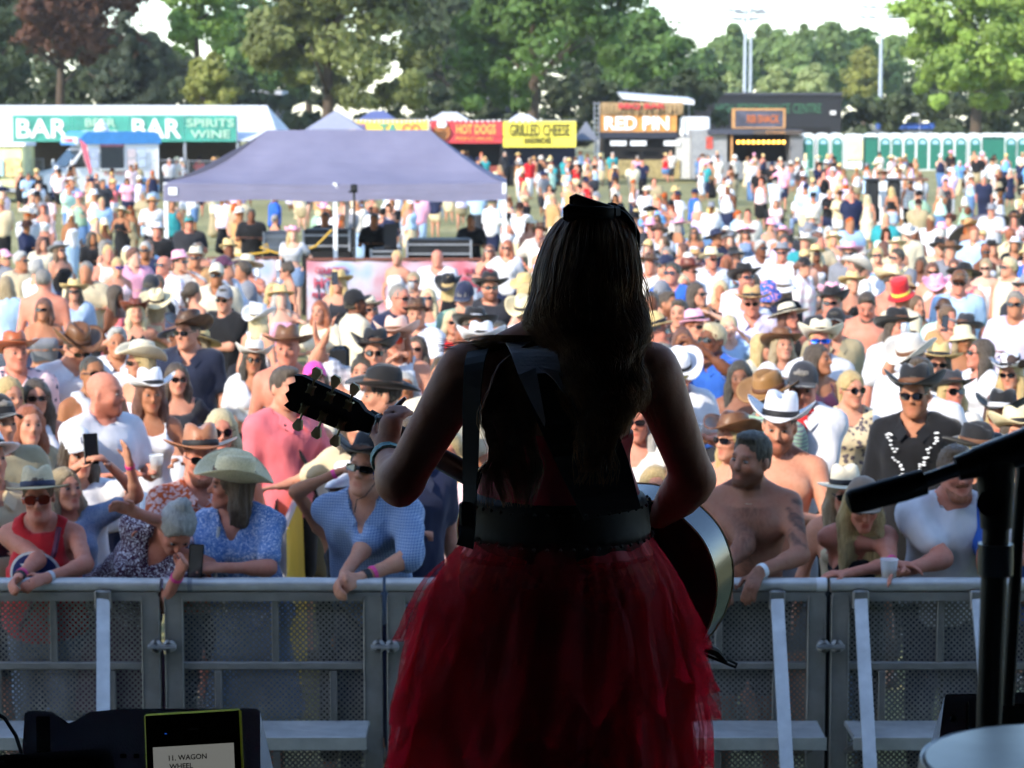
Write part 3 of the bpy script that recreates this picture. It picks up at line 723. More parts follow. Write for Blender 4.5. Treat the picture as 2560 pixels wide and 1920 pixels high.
# ------------------------------------------------------------------ people
PAL = dict(white='#d8d8dc', cream='#d6cbb0', offwhite='#cfc9bf', black='#141417', charcoal='#2c2d33', grey='#7d7f86', lightgrey='#b9bbc2', navy='#1d2440', blue='#2f5fb8',
           lightblue='#a9c6e2', skyblue='#6ea6dc', denim='#5877a0', lightdenim='#9db7d2', darkdenim='#2b3a57', teal='#2f8c92', green='#4f8a55', sage='#8fae96', darkgreen='#22473a',
           olive='#6b6d45', lime='#c9e23c', yellow='#efd84f', gold='#c9a13b', orange='#cf6a32', rust='#a14d28', coral='#e2727a', red='#c41f26', maroon='#6d1f2c', pink='#eaa6bd', hotpink='#e0489b',
           palepink='#efd0d2', lilac='#cdb7de', lavender='#cfc7e0', purple='#6a4397', plum='#4a2440', tan='#b98d5e', camel='#c39a66', beige='#cdbb98', khaki='#9c8f70', brown='#5e3a22', darkbrown='#33201a', redbrown='#5d1f1c',
           straw='#d9bd82', palestraw='#e9d9ae', taupe='#8a7460', mint='#bfe0cc', blond='#d8b878', paleblond='#e6d3a4', ash='#b09a74', brunette='#3b2618', lightbrown='#6b4a2c', darkhair='#17110e', ginger='#a8501f', silver='#c4c2bd', greyhair='#8c8781', auburn='#6a2f1a')
CWORD = dict(offwhite='off-white', lightgrey='light grey', lightblue='light blue', skyblue='sky blue', lightdenim='pale denim', darkdenim='dark denim', darkgreen='dark green', hotpink='hot pink', palepink='pale pink', darkbrown='dark brown', redbrown='red-brown', palestraw='pale straw', paleblond='pale blond', lightbrown='light brown', darkhair='black', brunette='dark brown', ash='ash blond', greyhair='grey')
cw = lambda c: CWORD.get(c, c)
SKIN = dict(pale='#cfa48e', fair='#c28c72', pink='#c3826c', tan='#a67355', olive='#936444', brown='#6f4631', dark='#432a20', deep='#805742')
TOPS = {  # kind: (cut, sleeve, loose, hem, neck, part name, words)
    'tee': ('tee', .62, .018, .86, 'crew', 't_shirt', 't-shirt'), 'tight': ('tee', .45, .009, .93, 'scoop', 'top', 'fitted top'), 'vneck': ('tee', .6, .017, .88, 'v', 't_shirt', 'v-neck top'),
    'polo': ('tee', .62, .016, .88, 'collar', 'polo_shirt', 'polo shirt'), 'shirt': ('tee', 1.86, .019, .85, 'collar', 'shirt', 'long-sleeved shirt'), 'rolled': ('tee', 1.12, .019, .85, 'collar', 'shirt', 'shirt with rolled sleeves'),
    'short': ('tee', .72, .022, .84, 'collar', 'shirt', 'short-sleeved shirt'), 'tank': ('tank', 0, .010, .90, 'scoop', 'tank_top', 'tank top'), 'vest': ('vest', 0, .014, .90, 'crew', 'vest', 'sleeveless top'),
    'tube': ('tube', 0, .010, 1.08, 'crew', 'tube_top', 'strapless top'), 'halter': ('halter', 0, .009, 1.06, 'crew', 'halter_top', 'halter top'), 'strap': ('strap', 0, .011, .95, 'scoop', 'strap_top', 'strappy top'),
    'crop': ('tee', .5, .012, 1.12, 'wide', 'crop_top', 'cropped top'), 'wrap': ('tee', .7, .02, 1.10, 'deep', 'wrap_top', 'wrap top'), 'dress': ('tank', 0, .012, .90, 'scoop', 'dress_bodice', 'dress'), 'sdress': ('tee', .75, .02, .88, 'v', 'dress_bodice', 'short-sleeved dress')}
BOTS = {'jeans': ('trousers', 'trousers'), 'shorts': ('shorts', 'shorts'), 'hot': ('shorts', 'short shorts'), 'skirt': ('skirt', 'skirt'), 'wide': ('trousers', 'wide trousers'), 'long': ('skirt', 'long skirt'), 'mini': ('skirt', 'short skirt')}
HATW = {'cowboy': 'cowboy hat', 'cowboyflat': 'wide cowboy hat', 'fedora': 'fedora', 'sun': 'wide sun hat', 'floppy': 'floppy hat', 'bucket': 'bucket hat', 'tall': 'tall hat', 'trilby': 'trilby', 'cap': 'cap', 'capback': 'backwards cap'}
HATFAB = {'straw': 'straw', 'palestraw': 'straw', 'tan': 'felt', 'camel': 'felt', 'brown': 'leather', 'darkbrown': 'leather', 'redbrown': 'leather', 'rust': 'leather'}
M_SHOE = solid('shoe_leather', '#4a3a30', .6); M_SHOEW = solid('shoe_canvas', '#d8d6d0', .8)
_sh = MB(); _sh.lathe([(.0, .0), (.045, .002), (.048, .03), (.042, .055), (.02, .075), (0, .078)], 14, (0, -.055, 0), 1, 3.0)
SHOE = bpy.data.meshes.new('shoe'); SHOE.from_pydata(_sh.v, [], _sh.f); SHOE.polygons.foreach_set('use_smooth', np.ones(len(SHOE.polygons), bool)); SHOE.materials.append(M_SHOE)
FIGC, PARTC = {}, {}
PEOPLE = []; LABELS = set()
M_BAND = solid('hat_band_ribbon', '#1b1a1e', .7); M_BANDW = solid('hat_band_pale', '#c9c2b4', .7)
def set_tint(me, t):
    a = me.color_attributes.new('tint', 'FLOAT_COLOR', 'POINT'); c = np.ones((len(t), 4), np.float32); c[:, :3] = t; a.data.foreach_set('color', c.ravel())
def uniq(lab, extras):
    for e in ['', *extras]:
        t = (lab + ' ' + e).strip()
        if t not in LABELS and len(t.split()) <= 16: LABELS.add(t); return t
    LABELS.add(t); return t
def person(pos, yaw=0, sex='m', h=None, w=1.0, top='tee:white', bot='jeans:darkdenim', hair='short:brunette', hat=None, g=None, skin='fair', arms='dn,dn', head=(0, 0, 0), lean=0, side=0, twist=0,
           seat=False, lod=1, beard=None, stubble=None, legs=0, hattilt=0, lab=None, extra=(), group='people in the festival crowd', shoes=True, band=None, hem=None, scale_top=1, handn=None, wet=0, waist=None, bald=False):
    h = h or (1.76 if sex == 'm' else 1.64); ar = arms.split(',') if isinstance(arms, str) else list(arms)
    if isinstance(arms, str) and len(ar) == 1: ar = ar * 2
    
    fk = (sex, round(h, 2), w, tuple(str(a) for a in ar), tuple(head), lean, side, twist, seat, lod, legs)
    F = FIGC.get(fk)
    if F is None:
        F = Fig(sex, h, w, lean, side, twist, head, ar, seat, lod, legs)
        if handn:
            for i in (0, 1):
                if handn[i] is not None: F.hand[i] = (V3(*handn[i][0]) / np.linalg.norm(handn[i][0]) if handn[i][0] is not None else F.hand[i][0], F.hand[i][1], F.hand[i][2], V3(*handn[i][1]))
        if lod == 2: FIGC[fk] = F
    def part(name, ck, fn, mat, col, parent):
        if lod == 2:
            k2 = fk + ck
            if k2 not in PARTC: PARTC[k2] = mesh_np(name, *fn())
            me = PARTC[k2]
            if len(me.materials) == 0: me.materials.append(mat)
            elif me.materials[0] != mat: me = me.copy(); me.materials[0] = mat
        else: me = mesh_np(name, *fn()); me.materials.append(mat)
        return link(name, me, None, parent, col)
    if lod == 2:
        if fk not in PARTC:
            v, f = F.body(); me = mesh_np('person', v, f); me.materials.append(skin_mat()); set_tint(me, F.tint(v)); PARTC[fk] = me
        me = PARTC[fk]
    else:
        v, f = F.body(); me = mesh_np('person', v, f); me.materials.append(skin_mat())
        set_tint(me, F.tint(v, 1. if sex == 'f' else .55, stubble=stubble, brow=(.5, .4, .32) if 'blond' in (hair or '') or 'silver' in (hair or '') else (.28, .2, .16)))
    o = link('person', me, None, None, SKIN.get(skin, skin), pos, (0, 0, math.radians(yaw)))
    words = []
    if top:
        t = top.split(':'); T = TOPS[t[0]]; pat = t[2] if len(t) > 2 else 'plain'; he = hem or T[3]
        part(T[5], ('top', t[0], he), lambda: F.top(T[0], T[1], T[2], he, T[4]), cloth(pat), PAL.get(t[1], t[1]), o)
        if T[4] == 'collar' and lod < 2:
            cb = MB(); q_ = lambda *p: Vector(F.tp(*p))
            for sg in (-1, 1):
                wv = F.w ** .4; cb.poly([q_(0, .10 * wv, 1.50), q_(sg * .06 * wv, .075, 1.51), q_(sg * .082 * wv, .0, 1.50), q_(sg * .06 * wv, -.075, 1.468), q_(sg * .022, -.122 * wv, 1.425), q_(0, .135 * wv, 1.455), q_(sg * .08 * wv, .105, 1.462), q_(sg * .122 * wv, .0, 1.462), q_(sg * .10 * wv, -.10 * wv, 1.415), q_(sg * .062, -.15 * wv, 1.375)], [(i, i + 1, i + 6, i + 5) for i in range(4)])
            cb.build('collar', cloth(pat), o, True, PAL.get(t[1], t[1]))
        pw = {'plain': '', 'check': 'checked ', 'plaid': 'plaid ', 'gingham': 'finely checked ', 'stripe': 'striped ', 'floral': 'flower-print ', 'ditsy': 'ditsy flower-print ', 'palm': 'palm-print ', 'paisley': 'paisley ', 'denim': 'denim '}[pat]
        words.append(f"{cw(t[1]) if not t[1].startswith('#') else ''} {pw}{T[6]}".strip())
    if bot:
        b = bot.split(':'); B = BOTS[b[0]]; bk = {'long': 'skirt', 'mini': 'skirt'}.get(b[0], b[0]); ln = {'long': .78, 'mini': .34}.get(b[0])
        wa = waist or (1.0 if sex == 'm' else 1.04); 
        part('dress_skirt' if top and 'dress' in top.split(':')[0] else B[0], ('bot', b[0], wa), lambda: F.bottom(bk, .013, wa, ln), cloth(b[2] if len(b) > 2 else ('denim' if 'denim' in b[1] else 'plain')), PAL.get(b[1], b[1]), o)
    hw = None
    if hair and hair != 'bald':
        hk, hcol = hair.split(':'); part('hair', ('hair', hk), lambda: F.hair(hk), hair_mat(), PAL[hcol], o); hw = f'{cw(hcol)} hair'
    if beard: part('beard', ('beard',), F.beard, hair_mat(), PAL[beard], o)
    HM = Matrix.Translation(Vector(F.hc)) @ Matrix(F.H.tolist()).to_4x4() @ Matrix.Scale(F.hs, 4)
    if lod < 2 and not g:
        for sg in (-1, 1): eo = link('eye', EYE, None, o); eo.matrix_local = HM @ Matrix.Translation((sg * .031, -.0815, .0035))
    if hat:
        k = hat.split(':'); me, bm = hat_mesh('cap' if k[0] == 'capback' else k[0]); fab = k[2] if len(k) > 2 else HATFAB.get(k[1], 'felt')
        mk = ('hatme', k[0], fab)
        if mk not in PARTC: PARTC[mk] = me.copy(); PARTC[mk].materials.append(hat_mat(fab))
        ho = link('hat' if 'cap' not in k[0] else 'cap', PARTC[mk], None, o, PAL.get(k[1], k[1])); sc = 1.06 if hair and hair != 'bald' else 1.0
        tl = Matrix.Rotation(math.radians(-11 + hattilt), 4, 'X') @ (Matrix.Rotation(math.pi, 4, 'Z') if k[0] == 'capback' else Matrix())
        ho.matrix_local = HM @ Matrix.Translation((0, .012, .052 if 'cap' not in k[0] else .05)) @ tl @ Matrix.Scale(sc, 4)
        if bm is not None and lod < 2:
            bc = band or ('black' if k[1] in ('white', 'cream', 'straw', 'palestraw', 'tan', 'camel', 'beige', 'pink') else 'brown')
            mb = ('bandme', bc)
            bo = link('hat_band', bm.copy() if len(bm.materials) else bm, None, ho); bo.data.materials.clear() if len(bo.data.materials) else None; bo.data.materials.append(solid('band_' + bc, PAL[bc], .7))
        words.append(f"{cw(k[1]) if not k[1].startswith('#') else 'patterned'} {HATW[k[0]]}".replace('straw fedora', 'straw fedora'))
    if g:
        gm, gc = (g.split(':') + ['black'])[:2]; mt = {'black': M_GLASS, 'blue': M_GLASSB, 'amber': M_GLASSR}[gc]; mk = ('gl', gm, gc)
        if mk not in PARTC: PARTC[mk] = glasses_mesh(gm).copy(); PARTC[mk].materials.append(mt)
        go = link('sunglasses', PARTC[mk], None, o); go.matrix_local = HM; words.append({'black': 'sunglasses', 'blue': 'blue mirrored sunglasses', 'amber': 'amber sunglasses'}[gc])
    if shoes:
        for A, K in zip(F.ank, F.kne):
            so = link('shoe', SHOE, None, o, loc=(A[0], A[1] - .0 * F.k, 0)); so.scale = (F.k,) * 3
    words = [x for x in words if x]
    base = ('seated ' if seat else '') + ('shirtless ' if not top else '') + 'person'
    if not words: words = [cw(bot.split(':')[1]) + ' ' + BOTS[bot.split(':')[0]][1]]
    L = lab or f"{base} in " + (words[0] if len(words) == 1 else ', '.join(words[:-1]) + ' and ' + words[-1])
    ex = list(extra); 
    if hw: ex = [f'with {hw}'] + ex + [f'with {hw} {e}' for e in extra]
    if bot: ex += [f"with {cw(bot.split(':')[1])} {BOTS[bot.split(':')[0]][1]}"] + [f"with {cw(bot.split(':')[1])} {BOTS[bot.split(':')[0]][1]} {e}" for e in extra]
    tag(o, uniq(L, ex), 'person', group)
    PEOPLE.append((pos[0], pos[1])); o['_'] = 0; del o['_']
    return o, F
def head_spot(px, py, top, hat=None):   # where someone stands whose head or hat top shows at this pixel
    return stand(px, py, top + (.045 if hat and 'cap' not in hat else .01 if hat else 0))
M_CUP = None
def cup_mat():
    m, n, l, b = nmat('clear_plastic'); b.inputs['Base Color'].default_value = (.82, .84, .86, 1); b.inputs['Roughness'].default_value = .25
    tr = n.new('ShaderNodeBsdfTransparent'); mx = n.new('ShaderNodeMixShader'); mx.inputs[0].default_value = .5
    l.new(tr.outputs[0], mx.inputs[1]); l.new(b.outputs[0], mx.inputs[2]); l.new(mx.outputs[0], n['Material Output'].inputs[0]); return m
M_CUP = cup_mat(); M_BEER = solid('beer', '#c98a2a', .2); M_PHONE = solid('phone_black', '#15161a', .25); M_PHONEW = solid('phone_case', '#8d8894', .5); M_CAN = solid('can_silver', '#c8ccd4', .3, .6)
_c = MB(); _c.lathe([(.0, 0), (.030, 0), (.040, .125), (.0425, .127), (.0415, .13), (.038, .126), (.029, .004), (0, .004)], 16); CUPME = bpy.data.meshes.new('plastic_cup'); CUPME.from_pydata(_c.v, [], _c.f); CUPME.materials.append(M_CUP)
CUPME.polygons.foreach_set('use_smooth', np.ones(len(CUPME.polygons), bool))
_c = MB(); _c.lathe([(0, .006), (.0288, .006), (.034, .07), (0, .07)], 14); BEERME = bpy.data.meshes.new('drink'); BEERME.from_pydata(_c.v, [], _c.f); BEERME.materials.append(M_BEER)
_c = MB(); _c.box((0, 0, 0), (.073, .009, .15), bev=.004); PHME = bpy.data.meshes.new('phone'); PHME.from_pydata(_c.v, [], _c.f); PHME.materials.append(M_PHONE)
_c = MB(); _c.lathe([(0, 0), (.026, 0), (.032, .008), (.032, .108), (.027, .118), (0, .118)], 14); CANME = bpy.data.meshes.new('drinks_can'); CANME.from_pydata(_c.v, [], _c.f); CANME.materials.append(M_CAN); CANME.polygons.foreach_set('use_smooth', np.ones(len(CANME.polygons), bool))
def hold(o, F, i, what='cup', who='', rot=0):
    """a thing held in a hand: stays a top-level object of its own"""
    f = F.hand[i][0]; c = Vector(F.wri[i] + f * .105 * F.k); R = Matrix.Rotation(o.rotation_euler.z, 4, 'Z'); p = R @ c + o.location
    who = who or o['label'].replace('seated ', '').replace('person in ', 'person in ')
    if what == 'cup':
        q = link('plastic_cup', CUPME, loc=p - Vector((0, 0, .055))); link('drink', BEERME, None, q); L = 'clear plastic cup held by '; c = 'cup'
    elif what == 'can': q = link('drinks_can', CANME, loc=p - Vector((0, 0, .05))); L = 'drinks can held by '; c = 'can'
    else:
        q = link('phone', PHME, loc=p + Vector((0, 0, .03)), rot=(math.radians(-12), 0, o.rotation_euler.z + rot)); L = 'phone held up by '; c = 'phone'
    t = (L + who).split()[:16]
    while t[-1] in ('and', 'in', 'with', 'by', 'of') or t[-1].endswith(','): t = t[:-1]
    tag(q, uniq(' '.join(t), ['too', 'as well']), c, 'drinks and phones in the crowd'); return q
# ------------------------------------------------------------------ the setting: field, stage, trees
def ground_mat():
    m, n, l, b = nmat('dry_grass')
    big = noise(n, l, .16, 4); fine = noise(n, l, 5, 5, .7); mid = noise(n, l, .9, 3)
    c = ramp(n, l, big.outputs[0], ((.32, (.27, .26, .115)), (.55, (.36, .335, .16)), (.75, (.46, .41, .22))))
    c = mixc(n, l, ramp(n, l, fine.outputs[0], ((.3, .55), (.7, 0.))), c, (.085, .095, .03))
    c = mixc(n, l, ramp(n, l, mid.outputs[0], ((.45, 0.), (.8, .5))), c, (.36, .31, .17))
    l.new(c, b.inputs['Base Color']); b.inputs['Roughness'].default_value = .95; b.inputs['Specular IOR Level'].default_value = .15
    bump(n, l, b, fine.outputs[0], .8, .06); return m
xs = [-900, -300, -120, -70, -45, -30, -20, -12, -6, 0, 6, 12, 20, 30, 45, 70, 120, 300, 900]
ys = [-60, -20, 0, 6, 9, 12, 14, 16, 18, 20, 22, 24, 27, 30, 34, 38, 45, 55, 65, 75, 82, 90, 100, 110, 120, 135, 150, 200, 300, 400, 700, 1500]
gv = [(x, y, gz(y)) for y in ys for x in xs]; nx = len(xs)
gf = [(j * nx + i, j * nx + i + 1, (j + 1) * nx + i + 1, (j + 1) * nx + i) for j in range(len(ys) - 1) for i in range(nx - 1)]
tag(link('ground', mesh_np('ground', gv, gf), ground_mat()), kind='structure')
# grass standing up where the field shows between people
gr = RNG.uniform(0, 1, (16000, 2)); gy = 24 + 66 * gr[:, 1] ** 1.1; gx = (gr[:, 0] - .5) * gy * .46; gzv = np.array([gz(y) for y in gy])
ga = RNG.uniform(0, 6.28, len(gx)); gh = RNG.uniform(.02, .055, len(gx)); gw = RNG.uniform(.006, .014, len(gx)); la = RNG.normal(0, .03, (len(gx), 2))
bx, by = np.cos(ga) * gw, np.sin(ga) * gw
gvv = np.stack([np.stack([gx - bx, gy - by, gzv], 1), np.stack([gx + bx, gy + by, gzv], 1), np.stack([gx + la[:, 0], gy + la[:, 1], gzv + gh], 1)], 1).reshape(-1, 3)
tag(link('grass', mesh_np('grass', gvv, np.arange(len(gvv)).reshape(-1, 3), False), solid('grass_blade', '#8c9056', .8, var=.35, vscale=1.3)), 'short dry grass of the field between the people', 'grass', kind='stuff')

M_DECK = solid('stage_black', '#0b0b0c', .7, bmp=.2); M_DRAPE = solid('black_drape', '#070708', .95, spec=.1)
STAGE_Z = 1.31
b = MB(); b.box((0, 0.1, STAGE_Z - .06), (18, 12.6, .12)); tag(b.build('stage_floor', M_DECK), kind='structure')
b = MB(); b.box((-2, -.2, 5.55), (24, 12.6, .25)); tag(b.build('stage_roof', M_DRAPE), kind='structure')
b = MB(); b.box((0, -6.1, 2.8), (18, .1, 5.3)); tag(b.build('stage_back_wall', M_DRAPE), kind='structure')
for x in (-8.6, 8.6):
    b = MB(); b.box((x, -.7, 2.8), (.1, 10.6, 5.3)); tag(b.build('stage_side_wall', M_DRAPE), kind='structure')
b = MB(); b.box((0, 6.30, .62), (18, .04, 1.24)); tag(b.build('stage_front_skirt_wall', M_DRAPE), kind='structure')

# ---- trees
def leaf_mat(name, col, var=.45, hue=(1., 1., 1.)):
    m, n, l, b = nmat(name); c = lin(col); oi = n.new('ShaderNodeAttribute'); oi.attribute_name = 'leaf'
    nz = noise(n, l, .45, 3)
    cc = ramp(n, l, oi.outputs['Fac'], ((0., tuple(v * (1 - var) for v in c)), (.6, c), (1., tuple(min(1, v * (1 + var)) * h for v, h in zip(c, hue)))))
    cc = mixc(n, l, ramp(n, l, nz.outputs[0], ((.4, 0.), (.7, .35))), cc, tuple(v * .6 for v in c))
    l.new(cc, b.inputs['Base Color']); b.inputs['Roughness'].default_value = .6; b.inputs['Specular IOR Level'].default_value = .25
    tl = n.new('ShaderNodeBsdfTranslucent'); l.new(mixc(n, l, 1., cc, (1.25, 1.3, .6), 'MULTIPLY'), tl.inputs[0]); mx = n.new('ShaderNodeMixShader'); mx.inputs[0].default_value = .38
    l.new(b.outputs[0], mx.inputs[1]); l.new(tl.outputs[0], mx.inputs[2]); l.new(mx.outputs[0], n['Material Output'].inputs[0]); return m
M_BARK = solid('bark', '#4c4034', .9, var=.3, vscale=3, bmp=.6, bscale=12)
def crown_mesh(ells, n_clump, per, leaf, rng, clump=(.07, .14), droop=0, cone=False):
    """leaf-sized faces spread on many clumps over the crown's lobes"""
    P, N, S = [], [], []
    vol = np.array([e[3] * e[4] * e[5] for e in ells]) ** .67; vol /= vol.sum()
    for e, fr in zip(ells, vol):
        c, r = np.array(e[:3]), np.array(e[3:]); k = max(3, int(n_clump * fr))
        d = rng.normal(size=(k, 3)); d /= np.linalg.norm(d, axis=1)[:, None]; d[:, 2] = np.where(d[:, 2] < -.55, -d[:, 2], d[:, 2])
        rad = rng.uniform(.25, 1.0, k) ** .45; cc = c + d * r * rad[:, None]
        cr = rng.uniform(*clump, k) * (r[0] + r[2]) * .9
        q = rng.normal(size=(k, per, 3)); q /= np.linalg.norm(q, axis=2)[:, :, None]
        out = q * rng.uniform(.45, 1.05, (k, per, 1)) ; pos = cc[:, None] + out * cr[:, None, None] * np.array((1, 1, .72))
        if droop: pos[:, :, 2] -= droop * cr[:, None] * (np.abs(out[:, :, 0]) + np.abs(out[:, :, 1]))
        P.append(pos.reshape(-1, 3)); N.append((q + .55 * d[:, None] + rng.normal(size=q.shape) * .45).reshape(-1, 3)); S.append(np.repeat(rng.uniform(.0, 1, k), per))
    P, N, S = np.concatenate(P), np.concatenate(N), np.concatenate(S); N /= np.linalg.norm(N, axis=1)[:, None]
    a = np.cross(N, rng.normal(size=N.shape)); a /= np.linalg.norm(a, axis=1)[:, None]; bb = np.cross(N, a); sz = rng.uniform(.6, 1.25, len(P))[:, None] * leaf
    v = np.stack([P - a * sz, P - bb * sz * .55 + N * sz * .12, P + a * sz, P + bb * sz * .55 + N * sz * .12], 1).reshape(-1, 3)
    me = mesh_np('crown', v, np.arange(len(v)).reshape(-1, 4), False)
    at_ = me.attributes.new('leaf', 'FLOAT', 'POINT'); at_.data.foreach_set('value', np.repeat(np.clip(S * .6 + rng.uniform(0, .4, len(S)), 0, 1), 4).astype(np.float32)); return me
def trunk_mesh(H, r, rng, limbs=6, spread=3., fork=.35):
    b = MB(); pts = [(rng.normal(0, .12) * t * 2, rng.normal(0, .12) * t * 2, H * t) for t in (0, .15, .35, .6, .85)]; b.tube(pts, [r * 1.35, r, r * .8, r * .5, r * .2], 9)
    for i in range(limbs):
        z = H * rng.uniform(fork, .8); a = rng.uniform(0, 6.28); L = spread * rng.uniform(.5, 1); 
        b.tube([(0, 0, z), (math.cos(a) * L * .45, math.sin(a) * L * .45, z + L * .35), (math.cos(a) * L, math.sin(a) * L, z + L * .7)], [r * .4, r * .25, r * .08], 6)
    me = bpy.data.meshes.new('trunk'); me.from_pydata(b.v, [], b.f); me.polygons.foreach_set('use_smooth', np.ones(len(me.polygons), bool)); return me
def tree(px, Y, x0, x1, y0, y1, mat, label, lobes=5, n_clump=70, per=150, leaf=.17, seed=1, kind='round', depth=1., clump=(.13, .24), group='trees behind the festival field'):
    """a tree whose crown fills the photograph's x0..x1, y0..y1 at distance Y"""
    rng = np.random.default_rng(seed); base = at(px, 400, Y); base.z = gz(Y); A, B = at(x0, y1, Y), at(x1, y0, Y)
    w, h = (B.x - A.x) / 2, (B.z - A.z) / 2; cx, cz = (A.x + B.x) / 2 - base.x, (A.z + B.z) / 2 - base.z
    ells = []
    if kind == 'cone':
        for i in range(7):
            t = i / 6; ells.append((cx, 0, cz - h + 2 * h * t, w * (1.05 - .9 * t), w * (1.05 - .9 * t) * depth, h * .26))
    else:
        ells.append((cx, 0, cz, w * .80, w * .80 * depth, h * .84))
        for i in range(lobes):
            a = 2 * math.pi * i / lobes + rng.uniform(-.3, .3); rr = rng.uniform(.42, .60); zz = rng.uniform(-.62, .55)
            ells.append((cx + math.cos(a) * w * rr, math.sin(a) * w * rr * depth, cz + zz * h, w * rng.uniform(.36, .5), w * rng.uniform(.36, .5) * depth, h * rng.uniform(.3, .44)))
        ells.append((cx + rng.uniform(-.15, .15) * w, 0, cz + h * .62, w * .42, w * .42 * depth, h * .36))
    o = empty('tree', base); tag(o, label, 'tree', group)
    link('trunk', trunk_mesh(max(cz + h * .5, 2), .028 * (cz + h), rng, 7, w * .7), M_BARK, o)
    link('crown', crown_mesh(ells, int(n_clump * 1.6), int(per * .62), leaf * 1.42, rng, clump, .25 if kind == 'cone' else 0), mat, o); return o
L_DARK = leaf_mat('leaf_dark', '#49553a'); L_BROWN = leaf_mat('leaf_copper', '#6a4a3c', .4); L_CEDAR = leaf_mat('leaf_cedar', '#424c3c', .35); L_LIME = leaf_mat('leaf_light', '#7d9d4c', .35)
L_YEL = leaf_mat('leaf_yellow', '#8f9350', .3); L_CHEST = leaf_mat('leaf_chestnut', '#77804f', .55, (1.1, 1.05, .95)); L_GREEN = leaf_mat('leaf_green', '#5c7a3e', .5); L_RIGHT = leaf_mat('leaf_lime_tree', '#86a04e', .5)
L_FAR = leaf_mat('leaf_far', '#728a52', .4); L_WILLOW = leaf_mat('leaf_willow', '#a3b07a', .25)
tree(-20, 150, -150, 110, -170, 330, L_DARK, 'dark green conifer at the edge of the field, beyond the bar marquee', n_clump=80, seed=1, kind='cone')
tree(150, 158, 20, 390, -120, 250, L_BROWN, 'tall copper-brown tree behind the bar marquee', 7, 100, 150, .17, 2)
tree(300, 148, 190, 455, 45, 330, L_CEDAR, 'dark blue-green cedar with drooping boughs behind the white marquee', n_clump=80, seed=3, kind='cone')
tree(500, 165, 405, 590, -140, 245, L_LIME, 'bright green sunlit tree between the cedar and the chestnut', 6, 70, 150, .17, 4)
tree(520, 146, 455, 605, 130, 330, L_YEL, 'small yellow-green tree above the end of the bar marquee', 5, 40, 130, .14, 5)
tree(820, 152, 575, 1125, -200, 320, L_CHEST, 'broad olive chestnut tree with pale flower clumps above the stall signs', 9, 150, 170, .2, 6, clump=(.10, .20))
tree(1330, 156, 1090, 1610, -210, 335, L_GREEN, 'massive dark green tree behind the hot dog and cheese stalls', 9, 150, 170, .2, 7, clump=(.10, .20))
tree(1640, 185, 1490, 1760, 20, 330, L_GREEN, 'green tree sloping down toward the black building', 6, 80, 150, .2, 8)
tree(2440, 165, 2225, 2700, -150, 345, L_RIGHT, 'large sunlit tree above the green toilets', 9, 150, 170, .2, 9, clump=(.10, .20))
tree(2215, 190, 2150, 2260, 235, 335, L_FAR, 'grey-green shrub beside the end of the black building', 4, 25, 110, .16, 10)
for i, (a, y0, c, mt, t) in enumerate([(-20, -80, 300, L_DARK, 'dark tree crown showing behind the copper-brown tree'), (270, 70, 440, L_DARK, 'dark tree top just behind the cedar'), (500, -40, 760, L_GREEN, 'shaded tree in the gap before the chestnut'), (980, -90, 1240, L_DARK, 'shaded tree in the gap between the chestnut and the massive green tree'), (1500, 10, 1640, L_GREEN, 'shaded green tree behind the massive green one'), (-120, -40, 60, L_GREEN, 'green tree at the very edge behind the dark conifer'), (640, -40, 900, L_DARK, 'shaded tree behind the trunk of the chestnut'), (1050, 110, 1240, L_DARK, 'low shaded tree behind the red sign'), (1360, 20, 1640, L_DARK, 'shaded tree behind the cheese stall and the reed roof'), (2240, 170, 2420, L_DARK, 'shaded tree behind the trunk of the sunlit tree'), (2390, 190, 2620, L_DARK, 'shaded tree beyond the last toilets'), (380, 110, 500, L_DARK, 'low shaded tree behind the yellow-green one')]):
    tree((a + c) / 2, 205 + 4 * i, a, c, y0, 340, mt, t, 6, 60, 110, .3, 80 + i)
fw = [(1700, 110, 1830, 330), (1760, 60, 1900, 300), (1850, 50, 1990, 300), (1690, 160, 1790, 330), (1940, 62, 2070, 300), (2010, 48, 2150, 300), (2090, 60, 2210, 300), (2160, 75, 2300, 300), (1900, 110, 2010, 320), (2050, 130, 2140, 310)]
fo = ['leftmost crown of the far wood, beside the tall green tree', 'far wood crown just before the paired lighting masts', 'far wood crown behind the paired lighting masts', 'low far tree above the end of the reed-roofed stall', 'far wood crown over the middle of the black building', 'tallest far wood crown in the gap between the masts', 'far wood crown touching the single lighting mast', 'far wood crown between the mast and the large sunlit tree', 'lower far tree showing above the willows', 'lower far tree left of the single mast']
for i, ((a, y0, c, y1), t) in enumerate(zip(fw, fo)): tree((a + c) / 2, 285 + 9 * (i % 4), a, c, y0, y1, L_FAR if i % 3 else L_GREEN, t, 5, 45, 110, .34, 20 + i, group='trees of the far wood')
for i, (a, y0, c, y1, t) in enumerate([(1885, 160, 1990, 330, 'pale green willow clump above the board sign'), (1975, 155, 2090, 330, 'pale green willow clump over the building lettering'), (1765, 178, 1860, 330, 'pale green bush beside the paired masts'), (2105, 105, 2215, 330, 'yellowish poplar-like tree next to the single mast'), (1700, 200, 1770, 330, 'small pale bush beside the white awning')]):
    tree((a + c) / 2, 235, a, c, y0, y1, L_WILLOW if i != 3 else L_YEL, t, 5, 40, 120, .2, 40 + i)

